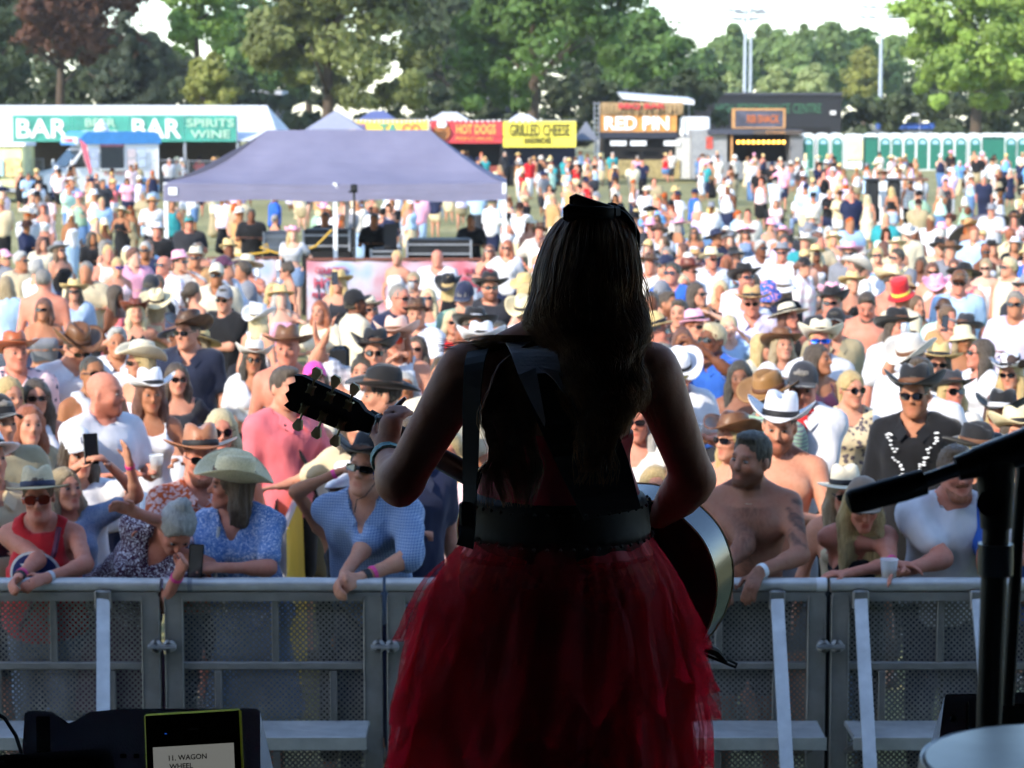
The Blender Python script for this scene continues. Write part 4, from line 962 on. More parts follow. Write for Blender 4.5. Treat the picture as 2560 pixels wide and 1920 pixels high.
# ---- the far ground's back: a hedge line keeps the horizon closed
def hedge(x0, x1, y0, Y, label, seed, k=16):
    rng = np.random.default_rng(seed); A, B = at(x0, y0, Y), at(x1, y0, Y); h = A.z - gz(Y); n = max(4, int((B.x - A.x) / 3)); o = empty('hedge', (A.x, Y, gz(Y))); tag(o, label, 'hedge')
    ells = [((B.x - A.x) * (i + .5) / n, 0, h * .45, (B.x - A.x) / n * .8, 1.6, h * .5) for i in range(n)]
    link('foliage', crown_mesh(ells, n * k, 60, .36, rng, (.1, .2)), L_DARK, o); link('trunk', trunk_mesh(h * .6, .1, rng, 3, .8), M_BARK, o)
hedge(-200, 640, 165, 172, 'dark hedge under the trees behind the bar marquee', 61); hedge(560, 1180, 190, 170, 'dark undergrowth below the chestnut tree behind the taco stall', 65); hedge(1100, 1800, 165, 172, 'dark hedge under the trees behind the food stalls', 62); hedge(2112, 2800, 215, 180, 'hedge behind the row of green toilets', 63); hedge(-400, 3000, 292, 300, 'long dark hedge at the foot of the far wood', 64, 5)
# ------------------------------------------------------------------ buildings, stalls, vehicles behind the crowd
def rect(x0, y0, x1, y1, Y):
    A, B = at(x0, y1, Y), at(x1, y0, Y); return A.x, B.x, A.z, B.z
def slab(name, x0, y0, x1, y1, Y, d, mat, parent, bev=0):         # a box whose front shows as that pixel rectangle
    l, r, lo, hi = rect(x0, y0, x1, y1, Y); p = parent.location if parent else Vector()
    b = MB(); b.box(Vector(((l + r) / 2, Y + d / 2, (lo + hi) / 2)) - p, (r - l, d, hi - lo), bev=bev); return b.build(name, mat, parent)
def words_at(body, parent, mat, cx, cy, Y, width, height, bold=.0):
    p = at(cx, cy, Y) - parent.location; s = F_PX / Y
    me = text_mesh(body, 1, .02, bold); co = np.empty(len(me.vertices) * 3, np.float32); me.vertices.foreach_get('co', co); co = co.reshape(-1, 3)
    for a, q in ((0, width / s), (1, height / s)):
        mn, mx = co[:, a].min(), co[:, a].max(); co[:, a] = (co[:, a] - (mn + mx) / 2) * q / max(mx - mn, 1e-6)
    me.vertices.foreach_set('co', co.ravel()); me.update()
    return link('lettering', me, mat, parent, loc=p, rot=(math.radians(90), 0, 0))
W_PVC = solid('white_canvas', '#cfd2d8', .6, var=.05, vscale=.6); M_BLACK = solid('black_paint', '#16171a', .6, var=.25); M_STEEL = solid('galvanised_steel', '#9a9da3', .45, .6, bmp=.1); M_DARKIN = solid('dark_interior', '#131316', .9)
M_WHITE = solid('white_paint', '#e0e2e4', .5); M_BANNERG = solid('teal_banner', '#3a8f80', .7, var=.25, vscale=1.5); M_LET = solid('white_lettering', '#eceef0', .6); M_TEALD = solid('pale_lettering', '#9fc4ae', .6)
# bar marquee
Yb = 106; mq = empty('bar_marquee', (at(-40, 350, Yb).x, Yb, gz(Yb))); tag(mq, 'long white bar marquee with green banners above its open front', 'marquee')
l, r, eav, rid = rect(-260, 262, 590, 352, Yb); xe = at(702, 320, Yb).x; o = mq.location
b = MB(); D = 9
pts = [(l, Yb, eav), (r + 1.9, Yb, eav), (r + 1.0, Yb + D / 2 - 1, rid), (l, Yb + D / 2 - 1, rid), (l, Yb + D, eav), (r + 1.9, Yb + D, eav)]
pts = [Vector(p) - o for p in pts]
nseg = 9
for i in range(nseg):                                              # roof bays, each sagging a little between the frames
    a, c = i / nseg, (i + 1) / nseg; q = []
    for t, sg in ((a, 0), ((a + c) / 2, -.05), (c, 0)):
        for (u, v, s2) in ((pts[0], pts[1], 0), (None, None, sg), (pts[3], pts[2], 0), (pts[4], pts[5], 0)):
            if u is None: m1 = pts[0].lerp(pts[1], t); m2 = pts[3].lerp(pts[2], t); q.append((m1 + m2) / 2 + Vector((0, 0, s2)))
            else: q.append(u.lerp(v, t))
    b.poly(q, [(0, 4, 5, 1), (1, 5, 6, 2), (2, 6, 7, 3), (4, 8, 9, 5), (5, 9, 10, 6), (6, 10, 11, 7)])
b.poly([pts[1], pts[2], pts[5]], [(0, 1, 2)])
b.build('roof', W_PVC, mq)
slab('fascia', -260, 290, 594, 354, Yb - .06, .05, W_PVC, mq)
for x in (-60, 70, 200, 330, 460, 592): slab('post', x, 350, x + 5, 482, Yb, .1, M_STEEL, mq)
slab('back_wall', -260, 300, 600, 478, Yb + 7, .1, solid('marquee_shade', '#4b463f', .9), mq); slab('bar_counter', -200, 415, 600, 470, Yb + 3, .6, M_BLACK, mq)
for (x0, x1, t, tw, mt) in ((33, 178, 'BAR', 128, M_LET), (180, 322, 'BEER\nCIDER', 100, M_TEALD), (324, 460, 'BAR', 122, M_LET), (462, 590, 'SPIRITS\nWINE', 118, M_TEALD)):
    bn = slab('banner', x0, 288, x1, 354, Yb - .12, .02, M_BANNERG, mq); words_at(t, mq, mt, (x0 + x1) / 2, 321, Yb - .15, tw, 48, .02)
# crowd barriers in front of the bar
def steel_barrier(x0, x1, y0, y1, Y, label):
    l, r, lo, hi = rect(x0, y0, x1, y1, Y); o = empty('steel_barrier', (l, Y, gz(Y))); tag(o, label, 'barrier', 'steel barriers by the bar'); w, h = r - l, hi - gz(Y)
    b = MB(); b.tube([(0, 0, .08), (0, 0, h), (w, 0, h), (w, 0, .08), (0, 0, .12)], .022, 6); b.build('frame', M_STEEL, o)
    n = max(5, int(w / .13))
    for k in range(1, n): 
        bb = MB(); bb.tube([(w * k / n, 0, .12), (w * k / n, 0, h)], .009, 5); bb.build('bar', M_STEEL, o)
steel_barrier(62, 108, 397, 480, 100, 'steel crowd barrier between the yellow trailer and the ice cream van'); steel_barrier(382, 470, 400, 480, 100, 'steel crowd barrier behind the ice cream van by the bar'); steel_barrier(472, 560, 402, 480, 100, 'steel crowd barrier in front of the spirits and wine banner')
# ice cream van
def van():
    Y = 101; s = F_PX / Y; c = at(232, 488, Y); o = empty('ice_cream_van', (c.x, Y, gz(Y)), math.radians(30)); tag(o, 'white ice cream van with blue roof and open serving hatch', 'van')
    W = solid('van_white', '#dfe1e5', .35, coat=.3, var=.04); BL = solid('van_blue', '#3f86c8', .4, var=.1); G = solid('van_glass', '#1d2a30', .08, spec=.8)
    x = lambda q: q - 2.5
    b = MB(); b.prism([(x(.0), .38), (x(.0), .95), (x(.18), 1.12), (x(1.05), 1.30), (x(1.78), 2.12), (x(1.95), 2.2), (x(1.95), .38)], -.95, .95); b.build('cab', W, o)
    b = MB(); b.box((x(3.5), 0, 1.45), (3.2, 2.06, 2.0), bev=.06); b.build('body', W, o)
    b = MB(); b.prism([(x(1.62), 2.34), (x(1.5), 2.50), (x(1.9), 2.86), (x(4.9), 2.86), (x(5.16), 2.6), (x(5.16), 2.34)], -1.08, 1.08); b.build('roof', BL, o)
    b = MB(); b.box((x(1.55), 0, 2.47), (.14, 1.9, .34), bev=.04); hs = b.build('header_board', W, o)
    b = MB(); b.box((x(1.46), 0, 2.36), (.03, 1.8, .10)); b.build('header_stripe', BL, hs)
    link('lettering', text_mesh('ICE CREAM', .22, .01), solid('van_red', '#c8414a', .6), o, loc=(x(1.465), 0, 2.5), rot=(math.radians(90), 0, math.radians(-90)))
    b = MB(); b.poly([(x(1.09), -.82, 1.40), (x(1.09), .82, 1.40), (x(1.72), .76, 2.08), (x(1.72), -.76, 2.08)], [(3, 2, 1, 0)]); ws = b.build('windscreen', G, o); ws.location = (-.03, 0, .02)
    b = MB(); b.poly([(x(1.3), -.965, 1.38), (x(1.9), -.965, 1.38), (x(1.9), -.965, 2.02), (x(1.72), -.965, 2.02)], [(0, 1, 2, 3)]); b.build('cab_window', G, o)
    b = MB(); b.box((x(3.0), -1.04, 1.78), (1.0, .04, .92)); b.build('serving_hatch', solid('hatch_dark', '#20262b', .5), o)
    b = MB(); b.box((x(3.0), -1.14, 1.30), (1.1, .22, .05)); b.build('counter', W, o)
    b = MB(); b.box((x(3.0), -1.05, 2.29), (1.05, .05, .12)); b.build('hatch_sign', solid('hatch_sign', '#7a4a58', .6), o)
    for k, xx in enumerate((2.2, 3.85, 4.3)):
        for zz in (1.55, 1.95):
            b = MB(); b.box((x(xx), -1.045, zz), (.34, .02, .34)); b.build('menu_panel', solid('menu_%d' % k, ('#b9c2dc', '#d9c7c9', '#c4cfe0')[k], .6, var=.3, vscale=14), o)
    link('lettering', text_mesh('SOFT ICE CREAM', .20, .01), solid('van_red', '#c8414a', .6), o, loc=(x(3.4), -1.045, 1.12), rot=(math.radians(90), 0, 0))
    b = MB(); b.box((x(3.5), -1.04, .52), (3.1, .03, .26)); b.build('sill_stripe', BL, o)
    for xx in (.95, 4.25):
        for sg in (-1, 1):
            b = MB(); b.lathe([(.0, -.12), (.36, -.12), (.39, -.08), (.39, .08), (.36, .12), (0, .12)], 20, (x(xx), sg * .9, .38), rot=Matrix.Rotation(math.pi / 2, 3, 'X')); wh = b.build('wheel', solid('tyre', '#17171a', .8), o)
            b = MB(); b.lathe([(0, -.02), (.2, -.02), (.22, .02)], 16, (x(xx), sg * 1.03, .38), rot=Matrix.Rotation(math.pi / 2, 3, 'X')); b.build('rim', M_STEEL, wh)
    b = MB(); b.tube([(x(4.25) + .5 * math.cos(a), -1.03, .38 + .5 * math.sin(a)) for a in np.linspace(0, math.pi, 9)], .07, 6); b.build('wheel_arch', BL, o)
    for sg in (-1, 1):
        b = MB(); b.box((x(.0), sg * .66, .86), (.05, .34, .18), bev=.02); b.build('headlight', solid('headlight', '#cfd6dc', .15), o)
        b = MB(); b.box((x(1.2), sg * 1.16, 1.55), (.1, .2, .3), bev=.04); b.build('wing_mirror', W, o)
    b = MB(); b.box((x(-.02), 0, .52), (.1, 1.86, .26), bev=.04); b.build('bumper', solid('bumper', '#8d9094', .6), o)
    b = MB(); b.lathe([(.30, 0), (.33, .08), (.22, .2), (.24, .28), (.13, .38), (.04, .5), (0, .52)], 16, (x(2.9), -.1, 2.86)); b.build('roof_cone', W, o)
    b = MB(); b.lathe([(0, 0), (.25, 0), (.05, .3), (0, .3)], 12, (x(3.0), .3, 2.86), rot=Matrix.Rotation(.5, 3, 'X')); b.build('roof_horn', solid('horn', '#4b545e', .5), o)
    return o
van()
# pale yellow trailer at the edge
tr = empty('catering_trailer', (at(-30, 480, 98).x, 98, gz(98))); tag(tr, 'pale yellow catering trailer at the edge of the field', 'trailer')
slab('body', -160, 362, 60, 472, 98, 2.2, solid('trailer_yellow', '#d9d8a4', .5, var=.2, vscale=2), tr, .1); slab('roof', -162, 356, 62, 366, 97.95, 2.3, M_WHITE, tr); slab('panel', -60, 395, 8, 440, 97.9, .03, solid('trailer_panel', '#9fc2cf', .6), tr); slab('picture_panel', 14, 395, 50, 440, 97.9, .03, solid('trailer_pic', '#d8b27c', .6, var=.4, vscale=5), tr); slab('skirt', -158, 470, 58, 480, 98.1, 2, M_STEEL, tr)
b = MB(); _p = [at(x, y, 97) for x, y in ((196, 345), (216, 362), (230, 430), (224, 440), (210, 400))]; ff = empty('feather_flag', (_p[3].x, 97, gz(97))); tag(ff, 'red feather flag leaning beside the ice cream van', 'flag')
b.poly([p - ff.location for p in _p] + [p - ff.location + Vector((0, .03, 0)) for p in _p], [(0, 1, 2, 3, 4), (9, 8, 7, 6, 5)] + [(i, i + 5, (i + 1) % 5 + 5, (i + 1) % 5) for i in range(5)]); b.build('flag_cloth', solid('flag_red', '#c2566a', .7), ff)
b = MB(); b.tube([_p[0] - ff.location, _p[3] - ff.location, (0.05, 0, 0)], .02, 6); b.build('pole', M_STEEL, ff)
# stall signs in a row
def stall(x0, x1, ys0, ys1, Y, mat, name, label, front, lets=(), side=None):
    o = empty(name, (at((x0 + x1) / 2, 400, Y).x, Y, gz(Y))); tag(o, label, 'stall', 'food stalls across the field')
    slab('sign_board', x0, ys0, x1, ys1, Y, .06, mat, o); g = 300 + F_PX / Y * (CAM_H - gz(Y)) - 1
    slab('sign_frame', x0 - 2, ys0 - 3, x1 + 2, ys0 - .5, Y - .02, .1, M_STEEL, o)
    for x in (x0 + 1, x1 - 5): slab('post', x, ys1, x + 4, g, Y + .05, .08, M_BLACK, o)
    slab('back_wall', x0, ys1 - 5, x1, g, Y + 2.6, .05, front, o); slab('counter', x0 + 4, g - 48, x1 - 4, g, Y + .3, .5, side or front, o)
    slab('canopy', x0, ys0 + 12, x1, ys0 + 16, Y + .08, 2.5, M_WHITE, o)
    for (t, cx, cy, w, h, m, bd) in lets: words_at(t, o, m, cx, cy, Y - .03, w, h, bd)
    return o
M_YEL = solid('sign_yellow', '#e9d94e', .6, var=.06); M_REDS = solid('sign_red', '#c23a42', .6, var=.08); M_YELT = solid('sign_warm', '#e8c355', .6, var=.08); M_INK = solid('sign_ink', '#4b4416', .6); M_GOLDL = solid('sign_gold', '#e9b25a', .6); M_NAVY = solid('stall_navy', '#232a4a', .7)
stall(1258, 1440, 303, 368, 120, M_YEL, 'cheese_stall', 'stall under a yellow GRILLED CHEESE SANDWICHES sign', M_NAVY, (('GRILLED CHEESE', 1349, 325, 150, 30, M_INK, .02), ('SANDWICHES', 1344, 352, 68, 15, M_INK, .02)), M_DARKIN)
hd = stall(1076, 1256, 303, 358, 120, M_REDS, 'hot_dog_stall', 'stall under a red HOT DOGS sign with a cook emblem', M_DARKIN, (('HOT DOGS', 1190, 323, 98, 24, M_GOLDL, .02), ('FRESHLY GRILLED', 1186, 346, 92, 8, M_GOLDL, 0)), solid('stall_redc', '#8a4038', .7))
ck = empty('emblem', (0, 0, 0)); ck.parent = hd; p = at(1105, 330, 119.9) - hd.location
b = MB(); b.lathe([(0, 0), (.42, 0), (.42, .03), (0, .03)], 20, p, rot=Matrix.Rotation(math.pi / 2, 3, 'X')); b.build('emblem_disc', solid('emblem_disc', '#a86a3a', .7, var=.3, vscale=5), hd)
b = MB(); b.lathe([(0, 0), (.2, 0), (.26, .2), (.16, .34), (0, .36)], 14, p + Vector((0, -.06, .22)), 1, .2); b.build('cook_hat', M_LET, hd); bpy.data.objects.remove(ck)
stall(873, 1070, 300, 362, 119, M_YELT, 'taco_stall', 'stall under a warm yellow EL TACO sign with coloured letters', M_DARKIN, (('EL', 906, 323, 36, 26, solid('let_purple', '#8a5a9a', .6), .03), ('TA', 972, 323, 44, 26, solid('let_teal', '#3f9a86', .6), .03), ('CO', 1028, 323, 46, 26, solid('let_coral', '#d9704a', .6), .03)))
# canopies behind the signs
def canopy(x0, x1, yp, ye, Y, col, label, flat=.35):
    l, r, lo, hi = rect(x0, yp, x1, ye, Y); o = empty('gazebo', ((l + r) / 2, Y, gz(Y))); tag(o, label, 'gazebo', 'small gazebos behind the stalls'); w = (r - l) / 2; e, p = lo - gz(Y), hi - gz(Y); d = 1.5; k = w * flat
    b = MB(); b.poly([(-w, -d, e), (w, -d, e), (w, d, e), (-w, d, e), (-k, 0, p), (k, 0, p)], [(0, 1, 5, 4), (1, 2, 5), (2, 3, 4, 5), (3, 0, 4)]); b.build('roof', solid('canopy_' + col, col, .75, var=.06), o)
    for sx in (-1, 1):
        for sy in (-1, 1): b = MB(); b.tube([(sx * w * .97, sy * d * .97, 0), (sx * w * .97, sy * d * .97, e)], .03, 6); b.build('post', M_WHITE, o)
canopy(768, 912, 276, 324, 116, '#8f92a4', 'grey pointed gazebo beside the taco sign', .03); canopy(898, 992, 277, 300, 126, '#5b6490', 'navy gazebo roof behind the taco sign'); canopy(1072, 1176, 280, 302, 126, '#c6c7cc', 'pale gazebo roof behind the hot dog sign'); canopy(1266, 1348, 286, 304, 126, '#cfd0d4', 'pale gazebo roof behind the cheese sign'); canopy(1436, 1494, 304, 350, 124, '#6d7078', 'dark grey gazebo between the cheese stall and the reed-roofed stall', .05)
# festoon bulbs
def festoon(a, b_, n, sag, label, warm=False, emit=0, r=.055):
    A, B = Vector(a), Vector(b_); o = empty('festoon_lights', A); tag(o, label, 'lights'); pts = [A.lerp(B, k / n) - A + Vector((0, 0, -sag * 4 * (k / n) * (1 - k / n))) for k in range(n + 1)]
    w = MB(); w.tube(pts, .008, 4); w.build('wire', M_BLACK, o)
    me = bpy.data.meshes.get('bulb_%s' % warm)
    if me is None:
        q = MB(); q.lathe([(0, -.5), (.3, -.44), (.5, -.1), (.42, .3), (.2, .5), (0, .52)], 10); me = bpy.data.meshes.new('bulb_%s' % warm); me.from_pydata(q.v, [], q.f); me.materials.append(solid('bulb_glow' if warm else 'bulb_white', '#ffb54a' if warm else '#f2f2ee', .2, emit=emit))
    for p in pts[:-1] if warm else pts: bb = link('bulb', me, None, o, loc=p - Vector((0, 0, r))); bb.scale = (r * 2,) * 3
festoon(at(868, 296, 118), at(1072, 298, 118), 18, .1, 'string of white bulbs along the top of the taco sign'); festoon(at(1068, 291, 119), at(1262, 297, 119), 14, .12, 'string of white bulbs along the top of the hot dog sign'); festoon(at(1262, 297, 119), at(1352, 296, 119), 6, .1, 'short string of white bulbs above the cheese sign')
# reed-roofed stall with two rows of sign letters
Y = 128; rp = empty('reed_roof_stall', (at(1595, 400, Y).x, Y, gz(Y))); tag(rp, 'reed-fringed food stall with white letters on an orange board and truss legs', 'stall', 'food stalls across the field')
slab('sign_board', 1500, 288, 1692, 330, Y, .1, solid('board_orange', '#c88a45', .7, var=.2, vscale=3), rp); words_at('RED PIN', rp, M_LET, 1592, 308, Y - .05, 160, 34, .03)
slab('reed_back', 1500, 256, 1708, 288, Y + .05, .2, solid('reed', '#a08763', .95, var=.4, vscale=9), rp); words_at('BBQ BAR', rp, solid('let_red', '#c0343c', .6), 1605, 266, Y - .35, 116, 16, .03)
rng = np.random.default_rng(5); l, r, lo, hi = rect(1500, 262, 1708, 300, Y - .1)
for k in range(60):                                                # hanging bundles of reed
    xx = l + (r - l) * (k + .5) / 60; L = rng.uniform(.35, .75) * (hi - lo); b = MB(); b.tube([(xx - rp.location.x, -.12 - rng.uniform(0, .08), hi - gz(Y)), (xx - rp.location.x + rng.normal(0, .04), -.2, hi - gz(Y) - L)], [.05, .025], 5); b.build('reed_bundle', solid('reed_%d' % (k % 3), ('#a08763', '#8c7350', '#b49a72')[k % 3], .95, var=.3, vscale=12), rp)
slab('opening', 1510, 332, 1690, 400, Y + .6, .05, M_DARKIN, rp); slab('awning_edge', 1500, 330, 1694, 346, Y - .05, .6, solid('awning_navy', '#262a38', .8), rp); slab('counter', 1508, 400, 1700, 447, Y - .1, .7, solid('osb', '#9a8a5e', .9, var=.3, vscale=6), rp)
for x in (1526, 1576, 1660): slab('notice', x, 352, x + 40, 364, Y - .1, .02, M_LET, rp)
slab('side_panel', 1690, 345, 1728, 447, Y, 2, solid('panel_pale', '#b9b9b4', .7, var=.2), rp)
for x in (1484, 1496):
    slab('truss_leg', x, 254, x + 3, 447, Y - .1, .08, M_STEEL, rp)
for k in range(16): slab('truss_rung', 1486, 258 + k * 12, 1497, 260 + k * 12, Y - .08, .04, M_STEEL, rp)
wa = empty('white_awning', (at(1640, 400, 134).x, 134, gz(134))); tag(wa, 'large white flat awning behind the reed-roofed stall', 'awning'); b = MB()
p = [at(1552, 236, 131), at(1736, 250, 131), at(1736, 262, 131), at(1558, 248, 131)]; b.poly([q - wa.location for q in p] + [q - wa.location + Vector((0, 5, .2)) for q in p], [(0, 1, 2, 3), (4, 7, 6, 5), (0, 4, 5, 1), (3, 2, 6, 7), (1, 5, 6, 2), (0, 3, 7, 4)]); b.build('awning_sheet', W_PVC, wa)
for x in (1570, 1720): slab('post', x, 255, x + 4, 440, 134, .1, M_STEEL, wa)
wt = empty('white_van', (at(1740, 400, 130).x, 130, gz(130))); tag(wt, 'white box trailer next to the reed-roofed stall', 'trailer'); slab('body', 1705, 292, 1776, 342, 131, 2, M_WHITE, wt, .1); slab('wheel_skirt', 1707, 342, 1774, 440, 131.1, 1.8, solid('skirt_grey', '#a5a7aa', .7), wt); slab('tank', 1724, 340, 1762, 400, 129.6, .7, solid('tank_white', '#dcdcdc', .5), wt, .15)
# dark container bar with board sign and lit bulbs
Y = 126; cb = empty('container_bar', (at(1900, 400, Y).x, Y, gz(Y))); tag(cb, 'dark container bar with a board sign on top and a row of lit bulbs', 'stall', 'food stalls across the field')
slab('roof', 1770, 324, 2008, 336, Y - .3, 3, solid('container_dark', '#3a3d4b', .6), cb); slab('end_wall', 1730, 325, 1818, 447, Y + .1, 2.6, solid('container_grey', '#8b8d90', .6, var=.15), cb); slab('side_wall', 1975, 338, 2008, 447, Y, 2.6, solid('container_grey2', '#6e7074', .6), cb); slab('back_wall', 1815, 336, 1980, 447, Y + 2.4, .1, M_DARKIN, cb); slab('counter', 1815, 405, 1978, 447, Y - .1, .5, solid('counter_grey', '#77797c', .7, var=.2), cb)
slab('corner_post', 1826, 338, 1832, 447, Y - .05, .1, solid('timber', '#b98a58', .8), cb); slab('name_strip', 1884, 326, 2004, 336, Y - .34, .02, solid('strip_brown', '#4d443f', .7), cb); slab('poster', 1765, 342, 1782, 372, Y + .05, .02, solid('poster_red', '#b5473c', .7, var=.3, vscale=4), cb)
slab('board_sign', 1838, 276, 1958, 318, Y + .5, .08, solid('board_dark', '#4a4c5c', .7, var=.45, vscale=1.6), cb)
for (a, c, d, e) in ((1830, 271, 1838, 321), (1958, 271, 1964, 321), (1838, 271, 1958, 276), (1838, 318, 1958, 321)): slab('sign_frame', a, c, d, e, Y + .46, .14, solid('timber', '#b98a58', .8), cb)
words_at('RIB SHACK', cb, solid('let_ember', '#b8683c', .6), 1908, 297, Y + .46, 80, 20, .02); words_at('STEAK', cb, solid('let_ember2', '#c7925c', .6), 1940, 331, Y - .37, 50, 6)
festoon(at(1846, 351, Y - .4), at(1972, 351, Y - .4), 10, .0, 'row of warm lit bulbs across the container bar', True, 2.5, .09)
# the black building
Y = 178; hp = empty('black_building', (at(1900, 400, Y).x, Y, gz(Y))); tag(hp, 'flat-roofed black building lettered HIGH PERFORMANCE CENTRE', 'building')
MBK = solid('black_cladding', '#1b1c22', .55, var=.2, vscale=.8)
slab('wall', 1700, 238, 2104, 410, Y, 14, MBK, hp); slab('low_wing_wall', 1560, 228, 1702, 410, Y + 2, 12, solid('grey_cladding', '#3c3f45', .6), hp)
slab('roof_edge', 1696, 231, 2107, 238, Y - .2, 14.4, solid('roof_trim', '#3f4149', .5), hp); slab('wing_roof_edge', 1556, 222, 1704, 229, Y + 1.8, 12, solid('roof_trim', '#3f4149', .5), hp)
for k in range(40): slab('cladding_panel', 1706 + k * 10, 240, 1706 + k * 10 + 9, 262, Y - .05, .04, MBK, hp)
words_at('HIGH PERFORMANCE CENTRE', hp, solid('let_green', '#3f6d52', .6), 1921, 271, Y - .1, 262, 24, .01)
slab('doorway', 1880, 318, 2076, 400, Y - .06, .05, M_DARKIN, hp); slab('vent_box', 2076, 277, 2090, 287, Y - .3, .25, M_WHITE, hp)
# roofs glimpsed under the trees
for (x0, y0, x1, y1, t) in ((618, 226, 704, 250, 'pale flat-roofed shed under the chestnut tree'), (1190, 236, 1300, 262, 'low white-roofed shed glimpsed under the dark green tree')):
    Y = 176; s_ = empty('shed', (at((x0 + x1) / 2, 400, Y).x, Y, gz(Y))); tag(s_, t, 'shed'); slab('roof', x0, y0, x1, y0 + (y1 - y0) * .45, Y - .1, 5, solid('roof_pale', '#b9bcc4', .6, var=.2), s_); slab('wall', x0 + 3, y0 + (y1 - y0) * .45, x1 - 3, 420, Y, 4.5, solid('wall_shed', '#39404a', .8), s_)
# lighting masts
def mast(px, y0, Y, w, label, arms):
    o = empty('lighting_mast', (at(px, 400, Y).x, Y, gz(Y))); tag(o, label, 'mast', 'floodlight masts'); H = at(px, y0, Y).z - gz(Y)
    b = MB(); b.tube([(0, 0, 0), (0, 0, H * .5), (0, 0, H)], [w, w * .75, w * .5], 10); b.build('pole', solid('mast_grey', '#aab4be', .5, .3), o)
    for z, L in arms:
        b = MB(); b.tube([(-L, 0, H - z), (L, 0, H - z)], .06, 6); b.build('crossarm', M_STEEL, o)
        for k in (-1, -.5, .5, 1): b = MB(); b.box((k * L, -.15, H - z + .1), (.55, .3, .22)); b.build('floodlight', solid('flood', '#8c939b', .4), o)
mast(1860, 22, 200, .22, 'pale lighting mast, front one of the pair above the black building', ((.2, 1.3), (.9, 1.0))); mast(1874, -40, 214, .18, 'taller lighting mast just behind the other of the pair', ((2.6, 1.2),)); mast(2198, 14, 196, .22, 'single lighting mast beside the large sunlit tree', ((.2, 1.4), (1.0, 1.6)))
pc = empty('pitch_stand', (at(2250, 400, 186).x, 186, gz(186))); tag(pc, 'white-framed pitch-side stand with blue seats behind the toilets', 'stand'); slab('frame', 2174, 284, 2300, 289, 186, 1, M_WHITE, pc)
for x in (2174, 2236, 2297): slab('post', x, 284, x + 3, 420, 186, .1, M_WHITE, pc)
slab('seat_bank', 2194, 308, 2336, 322, 187, 1, solid('seat_blue', '#3a62b4', .6, var=.25, vscale=2), pc); slab('plinth', 2178, 322, 2336, 420, 187.2, 1, solid('stand_grey', '#6f7780', .7), pc)
gs = empty('green_sign', (at(2145, 400, 182).x, 182, gz(182))); tag(gs, 'small green sign on a post beside the black building', 'sign'); slab('post', 2143, 260, 2147, 420, 182, .1, M_STEEL, gs); slab('board', 2138, 252, 2154, 268, 181.9, .05, solid('sign_green', '#3f9a7c', .6), gs)
# portable toilets
M_TOI = solid('toilet_green', '#1d6a58', .45, var=.12); M_TOID = solid('toilet_dark_green', '#15493f', .5, var=.12); M_TOIW = solid('toilet_white', '#dfe4e4', .45, var=.05); M_TOIB = solid('toilet_sign', '#9cc3dc', .5, var=.2, vscale=8)
def toilet_parts(o, w, door=True):
    h = 2.12; b = MB(); b.box((0, .55, h / 2), (w, 1.1, h)); b.build('cabin', M_TOID if not door else M_TOIW, o)
    pr = [(-w / 2, h)] + [(w / 2 * -math.cos(a), h + .24 * math.sin(a)) for a in np.linspace(0, math.pi, 9)] + [(w / 2, h)]
    b = MB(); b.prism(pr[1:-1], -.03, 1.12); b.build('roof', M_TOIW, o)
    if door:
        pd = [(-w * .4, .1), (w * .4, .1)] + [(w * .4 * math.cos(a), 1.72 + .34 * math.sin(a)) for a in np.linspace(0, math.pi, 9)]
        b = MB(); b.prism(pd, -.05, -.005); dr = b.build('door', M_TOI, o)
        ps = [(w * .26 * math.cos(a), 1.66 + .26 * math.sin(a)) for a in np.linspace(0, math.pi, 8)]; b = MB(); b.prism(ps, -.065, -.051); b.build('door_sign', M_TOIB, dr)
        b = MB(); b.box((w * .3, -.07, 1.1), (.04, .03, .12)); b.build('door_handle', M_STEEL, dr)
        for sx in (-1, 1): b = MB(); b.box((sx * w * .46, -.03, h / 2), (w * .07, .05, h)); b.build('frame_post', M_TOIW, o)
    else:
        b = MB(); b.box((0, -.02, 1.05), (w * .9, .03, 1.8)); b.build('side_panel', M_TOI, o)
def copy_tree(o, parent=None):
    c = o.copy(); COL.objects.link(c); c.parent = parent
    for ch in o.children: copy_tree(ch, c)
    return c
Yt = 152; proto = {}
tl = [2023, 2060, 2095, 2178, 2212, 2241, 2273, 2305, 2337, 2369, 2401, 2437, 2470, 2497, 2526, 2556, 2588]; oc = ('first', 'second', 'third', 'fourth', 'fifth', 'sixth', 'seventh', 'eighth', 'ninth', 'tenth', 'eleventh', 'twelfth', 'thirteenth', 'fourteenth', 'fifteenth', 'sixteenth', 'seventeenth')
for i, px in enumerate(tl):
    side = i in (3, 12, 13); k = 'side' if side else 'door'; wd = .82
    if k not in proto: q = empty('portable_toilet'); toilet_parts(q, wd, not side); proto[k] = q
    else: q = copy_tree(proto[k])
    q.location = (at(px, 425, Yt).x, Yt + (.6 if i < 3 else 0), gz(Yt)); tag(q, f'green and white portable toilet, {oc[i]} in the row from the container bar', 'toilet', 'portable toilets in a row')
for i, (x0, x1, t) in enumerate(((2112, 2160, 'white changing unit between the portable toilets'), (2000, 2008, 'narrow white end panel of the toilet row'))):
    q = empty('toilet_screen', (at((x0 + x1) / 2, 425, Yt).x, Yt + .3, gz(Yt))); tag(q, t, 'screen'); slab('panel', x0, 335, x1, 425, Yt + .3, .8, M_TOIW, q, .1); slab('poster', x0 + 2, 350, x1 - 2, 400, Yt + .25, .03, solid('poster_cream', '#d8d2a8', .6, var=.2), q)
